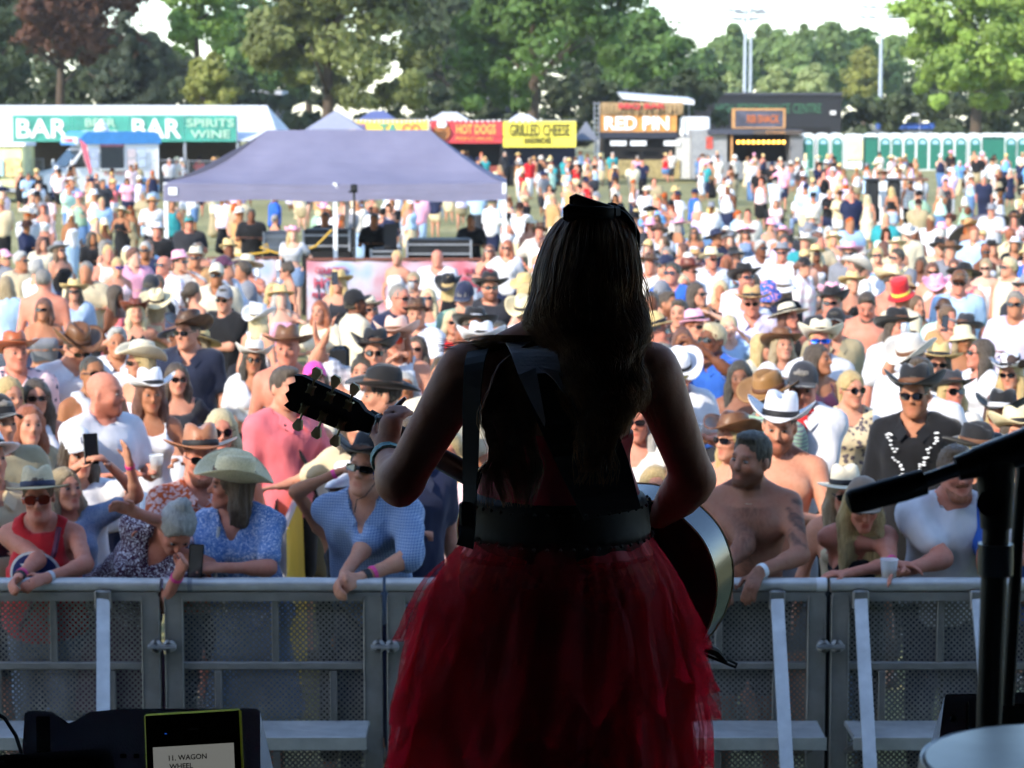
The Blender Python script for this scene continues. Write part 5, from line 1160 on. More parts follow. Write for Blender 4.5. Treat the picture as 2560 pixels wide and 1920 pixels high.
# ------------------------------------------------------------------ sound desk gazebo, banner fence, furniture among the crowd
Y0 = 42.0; GB = gz(42); fo = empty('sound_desk_gazebo', (at(838, 500, Y0).x, Y0, GB)); tag(fo, 'lavender-grey pop-up gazebo over the sound desk', 'gazebo')
l, r, zb, ze = rect(410, 457, 1265, 500, Y0); dpt = 3.0; pk = at(868, 325, Y0 + 1.5).z; lx, rx_ = at(668, 325, Y0 + 1.5).x, at(1076, 325, Y0 + 1.5).x; o = fo.location
def canvas():
    m, n, l_, b = nmat('gazebo_canvas'); nz = noise(n, l_, 1.6, 3); wv = noise(n, l_, 1, 3, vec=mapping(n, l_, (.8, 3, 7)).outputs[0])
    l_.new(ramp(n, l_, nz.outputs[0], ((.3, lin('#787790')), (.7, lin('#84839c')))), b.inputs['Base Color']); b.inputs['Roughness'].default_value = .8; bump(n, l_, b, wv.outputs[0], .5, .06)
    tl = n.new('ShaderNodeBsdfTranslucent'); tl.inputs[0].default_value = (*lin('#807f98'), 1); mx = n.new('ShaderNodeMixShader'); mx.inputs[0].default_value = .25
    l_.new(b.outputs[0], mx.inputs[1]); l_.new(tl.outputs[0], mx.inputs[2]); l_.new(mx.outputs[0], n['Material Output'].inputs[0]); return m
M_CANV = canvas(); E = [(l, Y0), (r, Y0), (r, Y0 + dpt), (l, Y0 + dpt)]; Rg = [(lx, Y0 + 1.5), (rx_, Y0 + 1.5)]
def roof_panel(A, B, C, D_, n=14, m=10, sag=.10):                   # eave A-B up to ridge D-C, hollowing between
    V, Fc = [], []
    for j in range(m + 1):
        t = j / m
        for i in range(n + 1):
            u = i / n; p = A.lerp(B, u).lerp(D_.lerp(C, u), t); p.z -= sag * 4 * t * (1 - t) * (1 + .35 * math.sin(u * 9 + t * 3)) * .8 + .03 * math.sin(math.pi * u) * (1 - t); V.append(p - o)
    for j in range(m):
        for i in range(n): a = j * (n + 1) + i; Fc.append((a, a + 1, a + n + 2, a + n + 1))
    b = MB(); b.poly(V, Fc); return b.build('roof_panel', M_CANV, fo, True)
ev = [Vector((x, y, ze)) for x, y in E]; rd = [Vector((x, y, pk)) for x, y in Rg]
roof_panel(ev[0], ev[1], rd[1], rd[0], 22, 10, .17); roof_panel(ev[2], ev[3], rd[0], rd[1], 22, 10, .17); roof_panel(ev[1], ev[2], rd[1], rd[1], 8, 10, .12); roof_panel(ev[3], ev[0], rd[0], rd[0], 8, 10, .12)
for (a, c) in ((0, 1), (1, 2), (2, 3), (3, 0)):                     # valances hang a little unevenly
    A, B = ev[a], ev[c]; n = 24; V = []
    for k in range(n + 1):
        u = k / n; p = A.lerp(B, u); d = (B - A).cross(Vector((0, 0, 1))).normalized() * (.012 + .012 * math.sin(u * 31 + a)); V += [p - o + d * .3 - Vector((0, 0, .03 * math.sin(math.pi * u))), p - o + d - Vector((0, 0, ze - zb + .02 * math.sin(u * 17 + a) + .015))]
    b = MB(); b.poly(V, [(2 * k, 2 * k + 1, 2 * k + 3, 2 * k + 2) for k in range(n)]); b.build('valance', M_CANV, fo, True)
for (x, y) in [(l + .03, Y0 + .03), (r - .03, Y0 + .03), (r - .03, Y0 + dpt - .03), (l + .03, Y0 + dpt - .03), ((l + r) / 2, Y0 + .03), ((l + r) / 2, Y0 + dpt - .03)]:
    b = MB(); b.box(Vector((x, y, (GB + ze) / 2)) - o, (.07, .07, ze - GB)); b.build('leg', M_WHITE, fo)
b = MB(); b.box(at(432, 478, Y0 - .04) - o, (.15, .01, .13), bev=.003); b.build('care_patch', M_LET, fo)
# small camera on a pole
ct = empty('camera_pole', (at(886, 600, 41).x, 41, gz(41))); tag(ct, 'small black camera on a slim pole in front of the gazebo', 'camera'); z1 = at(886, 482, 41).z - gz(41)
b = MB(); b.tube([(0, 0, 0), (0, 0, z1)], .022, 8); b.build('pole', M_BLACK, ct); b = MB(); b.box((0, 0, z1 + .08), (.11, .16, .13), bev=.02); b.box((.0, -.1, z1 + .09), (.07, .06, .07)); b.build('camera_body', M_BLACK, ct); b = MB(); b.tube([(-.09, 0, z1 + .02), (.06, 0, z1 + .02)], .02, 6); b.build('pan_handle', M_BLACK, ct)
# desk, cases, screens
def case(x0, y0, x1, y1, Y, d, mat, name, label, cat, parts=()):
    o2 = empty(name, (at((x0 + x1) / 2, y1, Y).x, Y, gz(Y))); tag(o2, label, cat, 'sound desk equipment'); slab('shell', x0, y0, x1, y1, Y, d, mat, o2, .03)
    l2, r2, lo, hi = rect(x0, y0, x1, y1, Y)
    for z in (.25, .75): b = MB(); b.box(Vector(((l2 + r2) / 2, Y - .01, lo + (hi - lo) * z)) - o2.location, (r2 - l2, .03, .03)); b.build('edge_strip', M_STEEL, o2)
    for sx in (l2 + .02, r2 - .02): b = MB(); b.box(Vector((sx, Y - .012, (lo + hi) / 2)) - o2.location, (.04, .03, hi - lo)); b.build('corner_strip', M_STEEL, o2)
    slab('base', x0, y1, x1, 300 + F_PX / Y * (CAM_H - gz(Y)), Y + .05, d * .9, M_DARKIN, o2)
    return o2
M_CASE = solid('case_black', '#151518', .5, var=.2); M_CASEG = solid('case_grey', '#8b8d92', .5, .3)
case(756, 575, 876, 628, 43.0, .8, M_CASE, 'flight_case', 'black flight case behind the pink-hatted person', 'case'); case(658, 580, 730, 632, 43.2, .7, M_CASEG, 'flight_case', 'grey flight case at the end of the sound desk', 'case'); d1 = case(1015, 600, 1180, 646, 42.8, .9, M_CASE, 'mixing_desk', 'black mixing desk facing away under the gazebo', 'desk'); case(925, 622, 1000, 648, 42.6, .6, M_CASE, 'flight_case', 'low black case beside the mixing desk', 'case')
sc_ = empty('desk_screen', (at(970, 600, 43).x, 43, gz(43))); tag(sc_, 'small dark upright screen beside the mixing desk', 'screen', 'sound desk equipment'); slab('panel', 960, 560, 992, 622, 43, .05, M_BLACK, sc_); slab('stand', 972, 622, 980, 690, 43.02, .05, M_BLACK, sc_)
# yellow cable lying across the cases
b = MB(); b.tube([at(x, y, 42.5) for x, y in ((560, 640), (620, 636), (672, 630), (668, 610), (650, 618), (690, 632), (740, 634), (790, 615), (815, 590), (830, 574))], .018, 6); tag(b.build('cable', solid('cable_yellow', '#c9a23a', .6)), 'yellow cable looping over the cases at the sound desk', 'cable')
# banner fence in front of the desk
def banner_mat():
    m, n, l_, b = nmat('festival_banner'); nz = noise(n, l_, 1.1, 2); n2 = noise(n, l_, 3.2, 3)
    c = ramp(n, l_, nz.outputs[0], ((.3, lin('#b24a5c')), (.42, lin('#b98a94')), (.5, lin('#b9b4c0')), (.58, lin('#8aa6c2')), (.7, lin('#c8566a'))))
    c = mixc(n, l_, ramp(n, l_, n2.outputs[0], ((.5, 0.), (.62, .5))), c, lin('#b3a2b0')); l_.new(c, b.inputs['Base Color']); b.inputs['Roughness'].default_value = .6; bump(n, l_, b, nz.outputs[0], .3, .1); return m
M_BAN = banner_mat()
def banner_fence(x0, x1, y0, y1, Y, label, txt=()):
    o2 = empty('banner_fence', (at(x0, y1, Y).x, Y, gz(Y))); tag(o2, label, 'fence', 'banner fences round the sound desk'); l2, r2, lo, hi = rect(x0, y0, x1, y1, Y); n = 20; V = []
    for k in range(n + 1):
        u = k / n; yy = .03 * math.sin(u * 12); V += [Vector((l2 + (r2 - l2) * u, Y + yy, hi - .02 * math.sin(u * 20) ** 2)) - o2.location, Vector((l2 + (r2 - l2) * u, Y - yy, lo)) - o2.location]
    b = MB(); b.poly(V, [(2 * k, 2 * k + 1, 2 * k + 3, 2 * k + 2) for k in range(n)]); b.build('banner', M_BAN, o2, True)
    b = MB(); b.tube([Vector((l2, Y + .06, gz(Y))) - o2.location, Vector((l2, Y + .06, hi + .02)) - o2.location, Vector((r2, Y + .06, hi + .02)) - o2.location, Vector((r2, Y + .06, gz(Y))) - o2.location], .022, 6); b.build('rail_frame', solid('rail_brown', '#7a4a3a', .6), o2)
    for t in txt: words_at(t[0], o2, solid('ban_letter', '#b03a50', .6), t[1], t[2], Y - .05, t[3], t[4], .02)
banner_fence(768, 1262, 652, 800, 37.5, 'red, white and blue festival banner on the fence before the sound desk', (('COUNTRY', 825, 676, 74, 16), ('HOT', 822, 708, 74, 26), ('FESTIVAL', 820, 738, 80, 12), ('IN THE', 1195, 678, 70, 16), ('PARK', 1190, 705, 70, 24)))
banner_fence(520, 690, 648, 770, 38.2, 'crumpled red and blue banner fence behind the flat-capped pair', (('LIVE', 590, 690, 60, 24),))
for i, (x, yt, yb, Y, lb) in enumerate(((646, 655, 760, 34, 'white fence post in front of the crumpled banner'), (698, 650, 760, 35, 'white fence post beside the dark-bunned person'))):
    q = empty('fence_post', (at(x, yb, Y).x, Y, gz(Y))); tag(q, lb, 'post', 'white fence posts'); h_ = at(x, yt, Y).z - gz(Y); b = MB(); b.tube([(0, 0, 0), (0, 0, h_)], .035, 8); b.build('upright', M_WHITE, q); b = MB(); b.box((0, 0, .02), (.3, .3, .04)); b.build('foot_plate', M_WHITE, q)
# yellow and navy covered fence lining the walkway towards the stage
M_FY = solid('cover_yellow', '#d9b93c', .75, var=.12, vscale=2); M_FN = solid('cover_navy', '#23264a', .8, var=.2)
wp = [at(818, 900, 36), Vector((-2.35, 31, 0)), Vector((-2.1, 27, 0)), Vector((-1.85, 23.5, 0)), Vector((-1.6, 20, 0)), Vector((-1.4, 16.8, 0)), Vector((-1.25, 14.2, 0)), Vector((-1.2, 12.4, 0))]
on_ = ('nearest the sound desk', 'second from the sound desk', 'third from the sound desk', 'midway along the walkway', 'fifth from the sound desk', 'second from the stage front', 'nearest the stage front')
for i, (a, c) in enumerate(zip(wp, wp[1:])):
    q = empty('covered_fence', (a.x, a.y, gz(a.y))); tag(q, f'yellow and navy covered walkway fence panel, {on_[i]}', 'fence', 'covered fence along the walkway')
    d = Vector((c.x - a.x, c.y - a.y, gz(c.y) - gz(a.y))); n = 8
    for nm, z0, z1, mt, off in (('yellow_cover', .04, 1.05, M_FY, .0), ('navy_cover', .04, 1.02, M_FN, -.12)):
        V = []
        for k in range(n + 1):
            p = d * (k / n) + Vector((off + .02 * math.sin(k * 2.1 + i), 0, 0)); V += [p + Vector((0, 0, z1 + .015 * math.sin(k * 1.7))), p + Vector((.015, 0, z0))]
        b = MB(); b.poly(V, [(2 * k, 2 * k + 1, 2 * k + 3, 2 * k + 2) for k in range(n)]); b.build(nm, mt, q, True)
    b = MB(); b.tube([(0, 0, 0), (0, 0, 1.06), d + Vector((0, 0, 1.06)), d], .02, 6); b.build('frame', M_STEEL, q)
sp = empty('loudspeaker', (at(845, 970, 20.5).x, 20.5, gz(20.5))); tag(sp, 'black loudspeaker on a stand beside the covered fence', 'loudspeaker'); slab('cabinet', 822, 872, 868, 945, 20.5, .35, M_CASE, sp, .03); b = MB(); b.tube([(0, .15, 0), (0, .15, 1.2)], .03, 8); b.build('stand_pole', M_BLACK, sp); slab('grille', 826, 876, 864, 941, 20.48, .02, solid('grille_black', '#0e0e10', .9, bmp=.5, bscale=200), sp)
# ---- folding chairs, bales, bins, table, parasol
def chair(px, py, Y, col, label, yaw=0, back=.95, x=None):
    q = empty('folding_chair', (at(px, py, Y).x if x is None else x, Y, gz(Y)), math.radians(yaw)); tag(q, label, 'chair', 'folding chairs on the grass'); m = solid('chair_' + col, PAL.get(col, col), .85, var=.15)
    b = MB(); V = [(-.26, -.22, .44), (.26, -.22, .44), (-.25, .0, .39), (.25, 0, .39), (-.26, .2, .42), (.26, .2, .42)]; b.poly(V, [(0, 1, 3, 2), (2, 3, 5, 4)]); b.build('seat', m, q)
    b = MB(); b.poly([(-.27, .2, .40), (.27, .2, .40), (-.27, .27, .68), (.27, .27, .68), (-.26, .34, back), (.26, .34, back)], [(0, 1, 3, 2), (2, 3, 5, 4)]); b.build('backrest', m, q)
    for sx in (-1, 1):
        b = MB(); b.tube([(sx * .28, -.24, 0), (sx * .28, .34, back)], .012, 5); b.build('leg', M_BLACK, q); b = MB(); b.tube([(sx * .28, .28, 0), (sx * .28, -.24, .45)], .012, 5); b.build('leg', M_BLACK, q)
        b = MB(); b.box((sx * .29, -.02, .62), (.05, .42, .03)); b.build('armrest', m, q)
chair(102, 660, 38, 'navy', 'navy folding chair beside the straw bale', 160); chair(212, 680, 34, '#98a8d8', 'periwinkle blue high-backed folding chair on the grass', 20, 1.0); chair(338, 640, 40, 'red', 'red folding chair behind the person in the black dress', 30); chair(1908, 640, 52, '#b08ad0', 'tall lilac folding chair turned away on the grass', 175, 1.05); chair(1966, 560, 57, 'black', 'black folding chair standing empty on the grass', 10); chair(2432, 720, 30, 'darkgreen', 'dark green folding chair behind the person in the white tank top', 170); chair(2354, 700, 32, 'darkgreen', 'dark green round folding chair near the red and yellow hat', 150, .85); chair(1760, 560, 60, 'sage', 'sage green folding chair, empty, near the long pale skirt', 12); chair(1723, 600, 52, 'green', 'green folding chair facing away by the long skirt', 170)
def bale(px, py, Y, label):
    q = empty('straw_bale', (at(px, py, Y).x, Y, gz(Y)), .1); tag(q, label, 'bale'); b = MB(); b.box((0, 0, .22), (1.0, .48, .44), bev=.04); b.build('straw', solid('straw', '#c9ad6c', .95, var=.4, vscale=25, bmp=1, bscale=60), q)
    for x in (-.2, .2): b = MB(); b.box((x, 0, .22), (.012, .495, .455)); b.build('twine', solid('twine', '#8a7a4a', .9), q)
bale(22, 655, 38, 'straw bale at the edge of the grass by the navy chair')
tb = empty('picnic_table', (at(2250, 470, 70).x, 70, gz(70))); tag(tb, 'brown standing table beside the black bins in the crowd', 'table'); slab('table_top', 2186, 446, 2322, 452, 70, .8, solid('table_brown', '#6e4a38', .7), tb)
for x in (2196, 2306): slab('leg', x, 452, x + 5, 556, 70.2, .1, M_BLACK, tb)
slab('white_sheet', 2196, 456, 2222, 520, 69.9, .02, M_LET, tb)
for x, t in ((2182, 'black litter bin beside the standing table'), (2237, 'black litter bin under the standing table')):
    q = empty('litter_bin', (at(x, 500, 69).x, 69, gz(69))); tag(q, t, 'bin', 'litter bins'); slab('bin_body', x - 16, 452, x + 16, 556, 69, .4, M_BLACK, q, .05); slab('bin_lid', x - 18, 446, x + 18, 454, 68.95, .5, solid('bin_lid', '#2b2c30', .5), q, .03)
def parasol(px, py, Y, col, label, rad=.75, tilt=(20, 15)):
    c = at(px, py, Y); q = empty('umbrella', (c.x, Y, gz(Y))); tag(q, label, 'umbrella'); R = Euler((math.radians(tilt[0]), math.radians(tilt[1]), 0)).to_matrix(); b = MB(); z = c.z - gz(Y)
    b.lathe([(0.005, .26), (rad * .35, .22), (rad * .7, .12), (rad, -.04), (rad * .98, -.05), (rad * .7, .10), (.005, .24)], 16, (0, 0, z - .2), rot=R); b.build('umbrella_canopy', solid('umb_' + col, col, .8), q); b = MB(); b.tube([(0, 0, z - .95), (0, 0, z - .2), Vector((0, 0, z - .2)) + R @ Vector((0, 0, .3))], .012, 6); b.build('shaft', M_STEEL, q)
parasol(2450, 548, 52, '#5d5458', 'grey-brown umbrella held low over a seated person', .72, (-25, -14))

CHAIRP = {}
def chair_for(o, col):                                              # a chair under someone seated
    lab = uniq(' '.join(('folding chair under ' + o['label'].replace('seated ', '')).split()[:16]), ['too'])
    if col not in CHAIRP: chair(0, 0, o.location.y, col, lab, 0, .9, o.location.x); CHAIRP[col] = q = [x for x in COL.objects if x.get('label') == lab][0]
    else: q = CHAIRP[col].copy(); COL.objects.link(q); q['label'] = lab; [setattr(copy_tree(c, q), 'parent', q) for c in CHAIRP[col].children]
    q.location = o.location + Matrix.Rotation(o.rotation_euler.z, 3, 'Z') @ Vector((0, .02, 0)); q.rotation_euler = (0, 0, o.rotation_euler.z)
# ------------------------------------------------------------------ front-of-stage barrier
BY = 10.65; RAIL_Z = at(1280, 1462, BY).z
def perf_mat():
    m, n, l, b = nmat('perforated_sheet'); tc = n.new('ShaderNodeTexCoord'); holes = []
    for off in (0., .5):
        mp = n.new('ShaderNodeMapping'); mp.inputs['Scale'].default_value = (1 / .0265,) * 3; mp.inputs['Location'].default_value = (off, 0, off); l.new(tc.outputs['Object'], mp.inputs[0])
        fr = n.new('ShaderNodeVectorMath'); fr.operation = 'FRACTION'; l.new(mp.outputs[0], fr.inputs[0])
        sb = n.new('ShaderNodeVectorMath'); sb.operation = 'SUBTRACT'; l.new(fr.outputs[0], sb.inputs[0]); sb.inputs[1].default_value = (.5, 0, .5)
        ml = n.new('ShaderNodeVectorMath'); ml.operation = 'MULTIPLY'; l.new(sb.outputs[0], ml.inputs[0]); ml.inputs[1].default_value = (1, 0, 1)
        ln = n.new('ShaderNodeVectorMath'); ln.operation = 'LENGTH'; l.new(ml.outputs[0], ln.inputs[0])
        lt = n.new('ShaderNodeMath'); lt.operation = 'LESS_THAN'; l.new(ln.outputs['Value'], lt.inputs[0]); lt.inputs[1].default_value = .20; holes.append(lt.outputs[0])
    mx = n.new('ShaderNodeMath'); mx.operation = 'MAXIMUM'; l.new(holes[0], mx.inputs[0]); l.new(holes[1], mx.inputs[1])
    nz = noise(n, l, 5, 5, .65); st = noise(n, l, 1, 3, vec=mapping(n, l, (60, 60, 3)).outputs[0])
    c = ramp(n, l, nz.outputs[0], ((.3, (.15, .142, .128)), (.7, (.27, .255, .23)))); c = mixc(n, l, ramp(n, l, st.outputs[0], ((.5, 0.), (.7, .35))), c, (.10, .10, .10))
    l.new(c, b.inputs['Base Color']); b.inputs['Metallic'].default_value = .25; b.inputs['Roughness'].default_value = .5
    tr = n.new('ShaderNodeBsdfTransparent'); ms = n.new('ShaderNodeMixShader'); l.new(mx.outputs[0], ms.inputs[0]); l.new(b.outputs[0], ms.inputs[1]); l.new(tr.outputs[0], ms.inputs[2]); l.new(ms.outputs[0], n['Material Output'].inputs[0]); return m
M_PERF = perf_mat(); M_ALU = solid('aluminium', '#8d8983', .45, .35, var=.18, vscale=9, bmp=.15, bscale=40); M_ALUB = solid('aluminium_bright', '#bfbdb9', .4, .35, var=.15, vscale=12)
def barrier(xl, label, brace=()):
    o = empty('stage_barrier', (xl, BY, 0)); tag(o, label, 'barrier', 'stage-front barrier sections'); w = .985; R = RAIL_Z
    b = MB(); b.poly([(0.04, .02, .05), (w - .04, .02, .05), (w - .04, .02, R - .03), (.04, .02, R - .03)], [(0, 1, 2, 3)]); b.build('perforated_sheet', M_PERF, o)
    b = MB(); b.tube([(.0, .0, R), (w * .5, 0, R + .002), (w, .0, R)], .032, 12); b.build('top_rail', M_ALUB, o, True)
    b = MB(); b.box((w / 2, .0, R - .05), (w - .02, .05, .04)); b.build('under_rail', M_ALU, o)
    for x, ww in ((.045, .085), (w - .045, .085)):
        b = MB(); b.box((x, -.005, R / 2 - .02), (ww, .05, R - .05), bev=.006); b.build('post', M_ALU, o)
    for z in (R - .37, R - .745): b = MB(); b.box((w / 2, -.0, z), (w - .16, .036, .035), bev=.004); b.build('cross_rail', M_ALU, o)
    for x, z0, z1 in ((.50, R - .355, R - .07), (.24, R - .725, R - .39), (.76, R - .725, R - .39), (.5, .05, R - .765)):
        b = MB(); b.box((x, .0, (z0 + z1) / 2), (.032, .03, z1 - z0), bev=.004); b.build('stiffener', M_ALU, o)
    for x in (-.01, w + .0):
        b = MB(); b.box((x - .02, -.05, R - .27), (.05, .05, .055), bev=.012); b.box((x + .04, -.05, R - .27), (.05, .05, .055), bev=.012); b.tube([(x - .05, -.07, R - .27), (x + .07, -.07, R - .27)], .012, 8); b.build('clamp', M_ALUB, o)
    for (x0, x1) in brace:
        b = MB(); A, B = Vector((x0 - xl, -.045, R - .06)), Vector((x1 - xl, -.85, .06)); d = (B - A); b.box((A + B) / 2, (.058, .028, d.length), rot=d.to_track_quat('Z', 'Y').to_matrix()); br = b.build('brace', M_ALUB, o)
        b = MB(); b.box(A + Vector((0, .005, .0)), (.075, .05, .09), bev=.008); b.build('brace_bracket', M_ALU, br)
    b = MB(); b.box((w / 2, -.3, .52), (w - .1, .3, .025), bev=.004); b.box((w / 2, -.452, .505), (w - .1, .006, .055)); b.build('step_plate', M_ALUB, o)
    for x in (.08, w - .08): b = MB(); b.tube([(x, -.03, .36), (x, -.42, .5)], .014, 6); b.build('step_bracket', M_ALU, o)
    b = MB(); b.box((w / 2, -.42, .02), (w - .04, .9, .03)); b.build('base_plate', M_ALU, o)
BX = [at(px, 1462, BY).x for px in (-145, 410, 965, 1520, 2075)]; _w = 1.0
xb = lambda p: at(p, 1480, BY).x; yb_ = lambda p: at(p, 1900, 9.85).x
barrier(BX[0], 'barrier section under the red-shirted and purple-dressed people', ((xb(262), yb_(258)),)); barrier(BX[1], 'barrier section under the blue-dressed and blue-shirted people'); barrier(BX[2], 'barrier section hidden behind the tulle skirt'); barrier(BX[3], 'barrier section under the shirtless tanned person', ((xb(1940), yb_(1982)),)); barrier(BX[4], 'barrier section under the fair-haired person in the taupe cap', ((xb(2148), yb_(2190)), (xb(2440), yb_(2510))))

for (px0, px1, i, t) in ((2040, 2064, 3, 'white'), (470, 482, 1, 'grey')):  # tape and a worn sticker on the rails
    q = [x for x in COL.objects if x.name.startswith('stage_barrier') and x.parent is None][i]; b = MB(); b.tube([Vector((at(p, 1462, BY).x - q.location.x, 0, RAIL_Z)) for p in (px0, px1)], .0335, 12); b.build('tape', solid('tape_' + t, '#d5d6d8' if t == 'white' else '#8a8d92', .6), q, True)
# ------------------------------------------------------------------ the row leaning on the barrier
GF = 'people leaning on the stage barrier'
R_ = RAIL_Z
def fr(px, Y, **k):
    c = at(px, 1300, Y); k.setdefault('group', GF); k.setdefault('lod', 0); return person(Vector((c.x, Y, 0)), k.pop('yaw', 0), **k)
# red T-shirt with a ring of stars
o, F = fr(108, 11.08, sex='f', h=1.60, w=1.32, lean=14, top='vest:red', bot='jeans:darkdenim', hair='short:lightbrown', hat='fedora:beige:straw', g='big:amber', skin='pink', head=(8, -4, 0), band='navy', shoes=False, hem=.88,
          arms=(((-.03, -.44, R_ + .035), (-1, .3, -.2), .8), ((.10, -.45, R_ + .035), (1, .3, -.2), .8)), lab='person in red sleeveless shirt with a starred blue disc, tan fedora and sunglasses')
def disc_patch(o, F, lab):
    C = F.tp(0.0, -.150 * F.w ** .8, 1.285); n = F.T @ V3(0, -1, .10); q = Matrix(np.array([F.T @ V3(1, 0, 0), np.cross(n / np.linalg.norm(n), F.T @ V3(1, 0, 0)), n / np.linalg.norm(n)]).T.tolist()).to_4x4(); q.translation = Vector(C + n * .012)
    def dome(r, n_=28): return [(r * math.cos(2 * math.pi * k / n_), r * math.sin(2 * math.pi * k / n_), -.28 * r * r * 6 * math.cos(2 * math.pi * k / n_) ** 2) for k in range(n_)]
    for nm, r, mt, dz in (('badge_rim', .118, M_LET, 0), ('badge_disc', .106, solid('badge_blue', '#232f6e', .8), .003)):
        b = MB(); p = dome(r); b.poly([(0, 0, .012)] + [(x, y, z + .012) for x, y, z in p], [(0, k + 1, (k + 1) % 28 + 1) for k in range(28)]); e = b.build(nm, mt, o); e.matrix_local = q @ Matrix.Translation((0, 0, dz))
    for (sx, sy, a) in ((-.025, .045, .3), (.04, -.03, .9), (-.052, -.035, .1)):
        b = MB(); pts = [(0, 0, 0)] + [((.044 if k % 2 == 0 else .018) * math.cos(a + math.pi * k / 5), (.044 if k % 2 == 0 else .018) * math.sin(a + math.pi * k / 5), 0) for k in range(10)]
        b.poly([(x + sx, y + sy, .014 - 1.5 * (x + sx) ** 2) for x, y, z in pts], [(0, k + 1, (k + 1) % 10 + 1) for k in range(10)]); e = b.build('star', M_LET, o); e.matrix_local = q @ Matrix.Translation((0, 0, .008))
disc_patch(o, F, '')
def strap_on(o, F, pts, name, mat, wd=.02, th=.004):
    b = MB(); P = [Vector(F.tp(*p)) for p in pts]; b.tube(P, wd, 6); return b.build(name, mat, o)
strap_on(o, F, [(.10, -.03, 1.47), (.09, -.13, 1.38), (.03, -.19, 1.24), (-.05, -.215, 1.08), (-.1, -.2, .98)], 'bag_strap', solid('strap_maroon', '#5c1f38', .7), .014)
def wristband(o, F, i, col, t=.9, w=.016, name='wristband', grow=1.14):
    E, W = F.elb[i], F.wri[i]; d = (W - E) / np.linalg.norm(W - E); p = E + (W - E) * t; r = ((.042 + (.0275 - .042) * t) if F.m else (.035 + (.0235 - .035) * t)) * F.k * (.55 + .45 * F.w) * grow
    b = MB(); b.tube([Vector(p - d * w / 2), Vector(p + d * w / 2)], r, 12, True); return b.build(name, solid('band_' + col, col, .5), o)
wristband(o, F, 0, '#d23c78', .84, .018); wristband(o, F, 0, '#1b1b1e', .95, .022, 'watch'); wristband(o, F, 1, '#b9bcc4', .92, .018, 'watch')
# bending over the rail, purple print
o, F = fr(285, 11.06, sex='f', h=1.72, w=1.12, lean=33, side=36, top='sdress:#43243f:ditsy', bot='skirt:plum', hair='bun:silver', skin='pink', head=(40, 30, 14), shoes=False,
          arms=(((.16, -.36, 1.44), (-1, .1, .6), .5), ((.37, -.50, 1.19), (.1, -1, -1), .6)), lab='silver-haired person in purple print dress bending over the barrier')
wristband(o, F, 1, '#dc3c86', .86, .018)
# blue flowered dress, straw hat
o, F = fr(628, 11.10, sex='f', h=1.66, w=1.12, lean=12, side=-4, yaw=-18, top='sdress:#5d80b8:ditsy', bot='skirt:denim', hair='bob:lightbrown', hat='cowboy:palestraw:straw', skin='pink', head=(-62, -4, 0), shoes=False, band='brown', hattilt=4,
          arms=(((-.30, -.33, 1.27), (-1, .3, -.6), .6), ((.02, -.42, R_ + .07), (1, .3, -.5), .9)), lab='person in blue flowered dress and pale straw cowboy hat looking away')
hold(o, F, 1, 'phone', 'person in blue flowered dress at the barrier')
strap_on(o, F, [(-.05, -.09, 1.44), (-.07, -.145, 1.32), (-.075, -.18, 1.18), (-.06, -.16, 1.02)], 'bag_strap', solid('strap_white', '#c9c4bc', .7), .009)
# pale blue check shirt, black hat
o, F = fr(925, 11.12, sex='m', h=1.76, w=1.06, lean=19, yaw=-8, top='rolled:#56739f:gingham', bot='jeans:navy', hair='short:darkhair', hat='cowboy:black', g='wrap', skin='fair', head=(-12, -14, 3), hattilt=-4, shoes=False,
          arms=(((-.03, -.43, R_ + .04), (-1, .35, -.1), .9), ((.06, -.45, R_ + .03), (1, .35, -.1), .9)), lab='person in pale blue checked shirt, black cowboy hat and wraparound sunglasses')
wristband(o, F, 1, '#16161a', .93, .026, 'watch'); wristband(o, F, 1, '#dc3c86', .80, .018)
b = MB(); X = lambda x, y, z: Vector(F.hc + F.H @ (V3(x, y, z) * F.hs)); b.tube([X(.080, -.02, .04), X(.072, -.045, -.05), X(.04, -.075, -.12), X(.005, -.078, -.14), X(0, -.07, -.2)], .0025, 5); b.build('hat_cord', M_BLACK, o)
rg = np.random.default_rng(3)
for k in range(16):
    a, c = rg.uniform(0, 1), rg.normal(0, .011); b = MB(); p = X(.052 + .018 * a + c * .4, -.082 + .03 * a, .04 - .09 * a + c); b.box(p, (.009, .006, .009), rot=Euler((rg.uniform(0, 3), rg.uniform(0, 3), 0)).to_matrix()); b.build('face_gem', solid('gem_blue', '#3d63b4', .2, .5), o)
# shirtless, tanned, dark hair
def paint_body(o, F):                    # chest hair and the inked upper arm
    me = o.data; n = len(me.vertices); v = np.empty(n * 3, np.float32); me.vertices.foreach_get('co', v); v = v.reshape(-1, 3); c = np.empty(n * 4, np.float32); a = me.color_attributes['tint']; a.data.foreach_get('color', c); c = c.reshape(-1, 4)
    q = (v - F.P) @ F.T / F.k; q[:, 2] += .93; r = np.random.default_rng(2).uniform(.5, 1, n); m = (q[:, 1] < -.03) * np.clip(1.3 - np.abs(q[:, 0]) / (.035 + .35 * np.clip(q[:, 2] - 1.12, 0, .2)), 0, 1) * (q[:, 2] > 1.0) * (q[:, 2] < 1.42) * r
    t = ((v - F.sho[1]) @ (F.elb[1] - F.sho[1])) / ((F.elb[1] - F.sho[1]) @ (F.elb[1] - F.sho[1])); d = np.linalg.norm(v - F.sho[1] - t[:, None] * (F.elb[1] - F.sho[1]), axis=1); k = (t > .05) * (t < .95) * (d < .075) * (np.sin(v[:, 2] * 70 + v[:, 0] * 55) > -.3) * (v[:, 0] > F.sho[1][0] - .01) * r
    c[:, :3] *= 1 - m[:, None] * (.55, .58, .6) ; c[:, :3] *= 1 - k[:, None] * (.75, .68, .6); a.data.foreach_set('color', c.ravel())
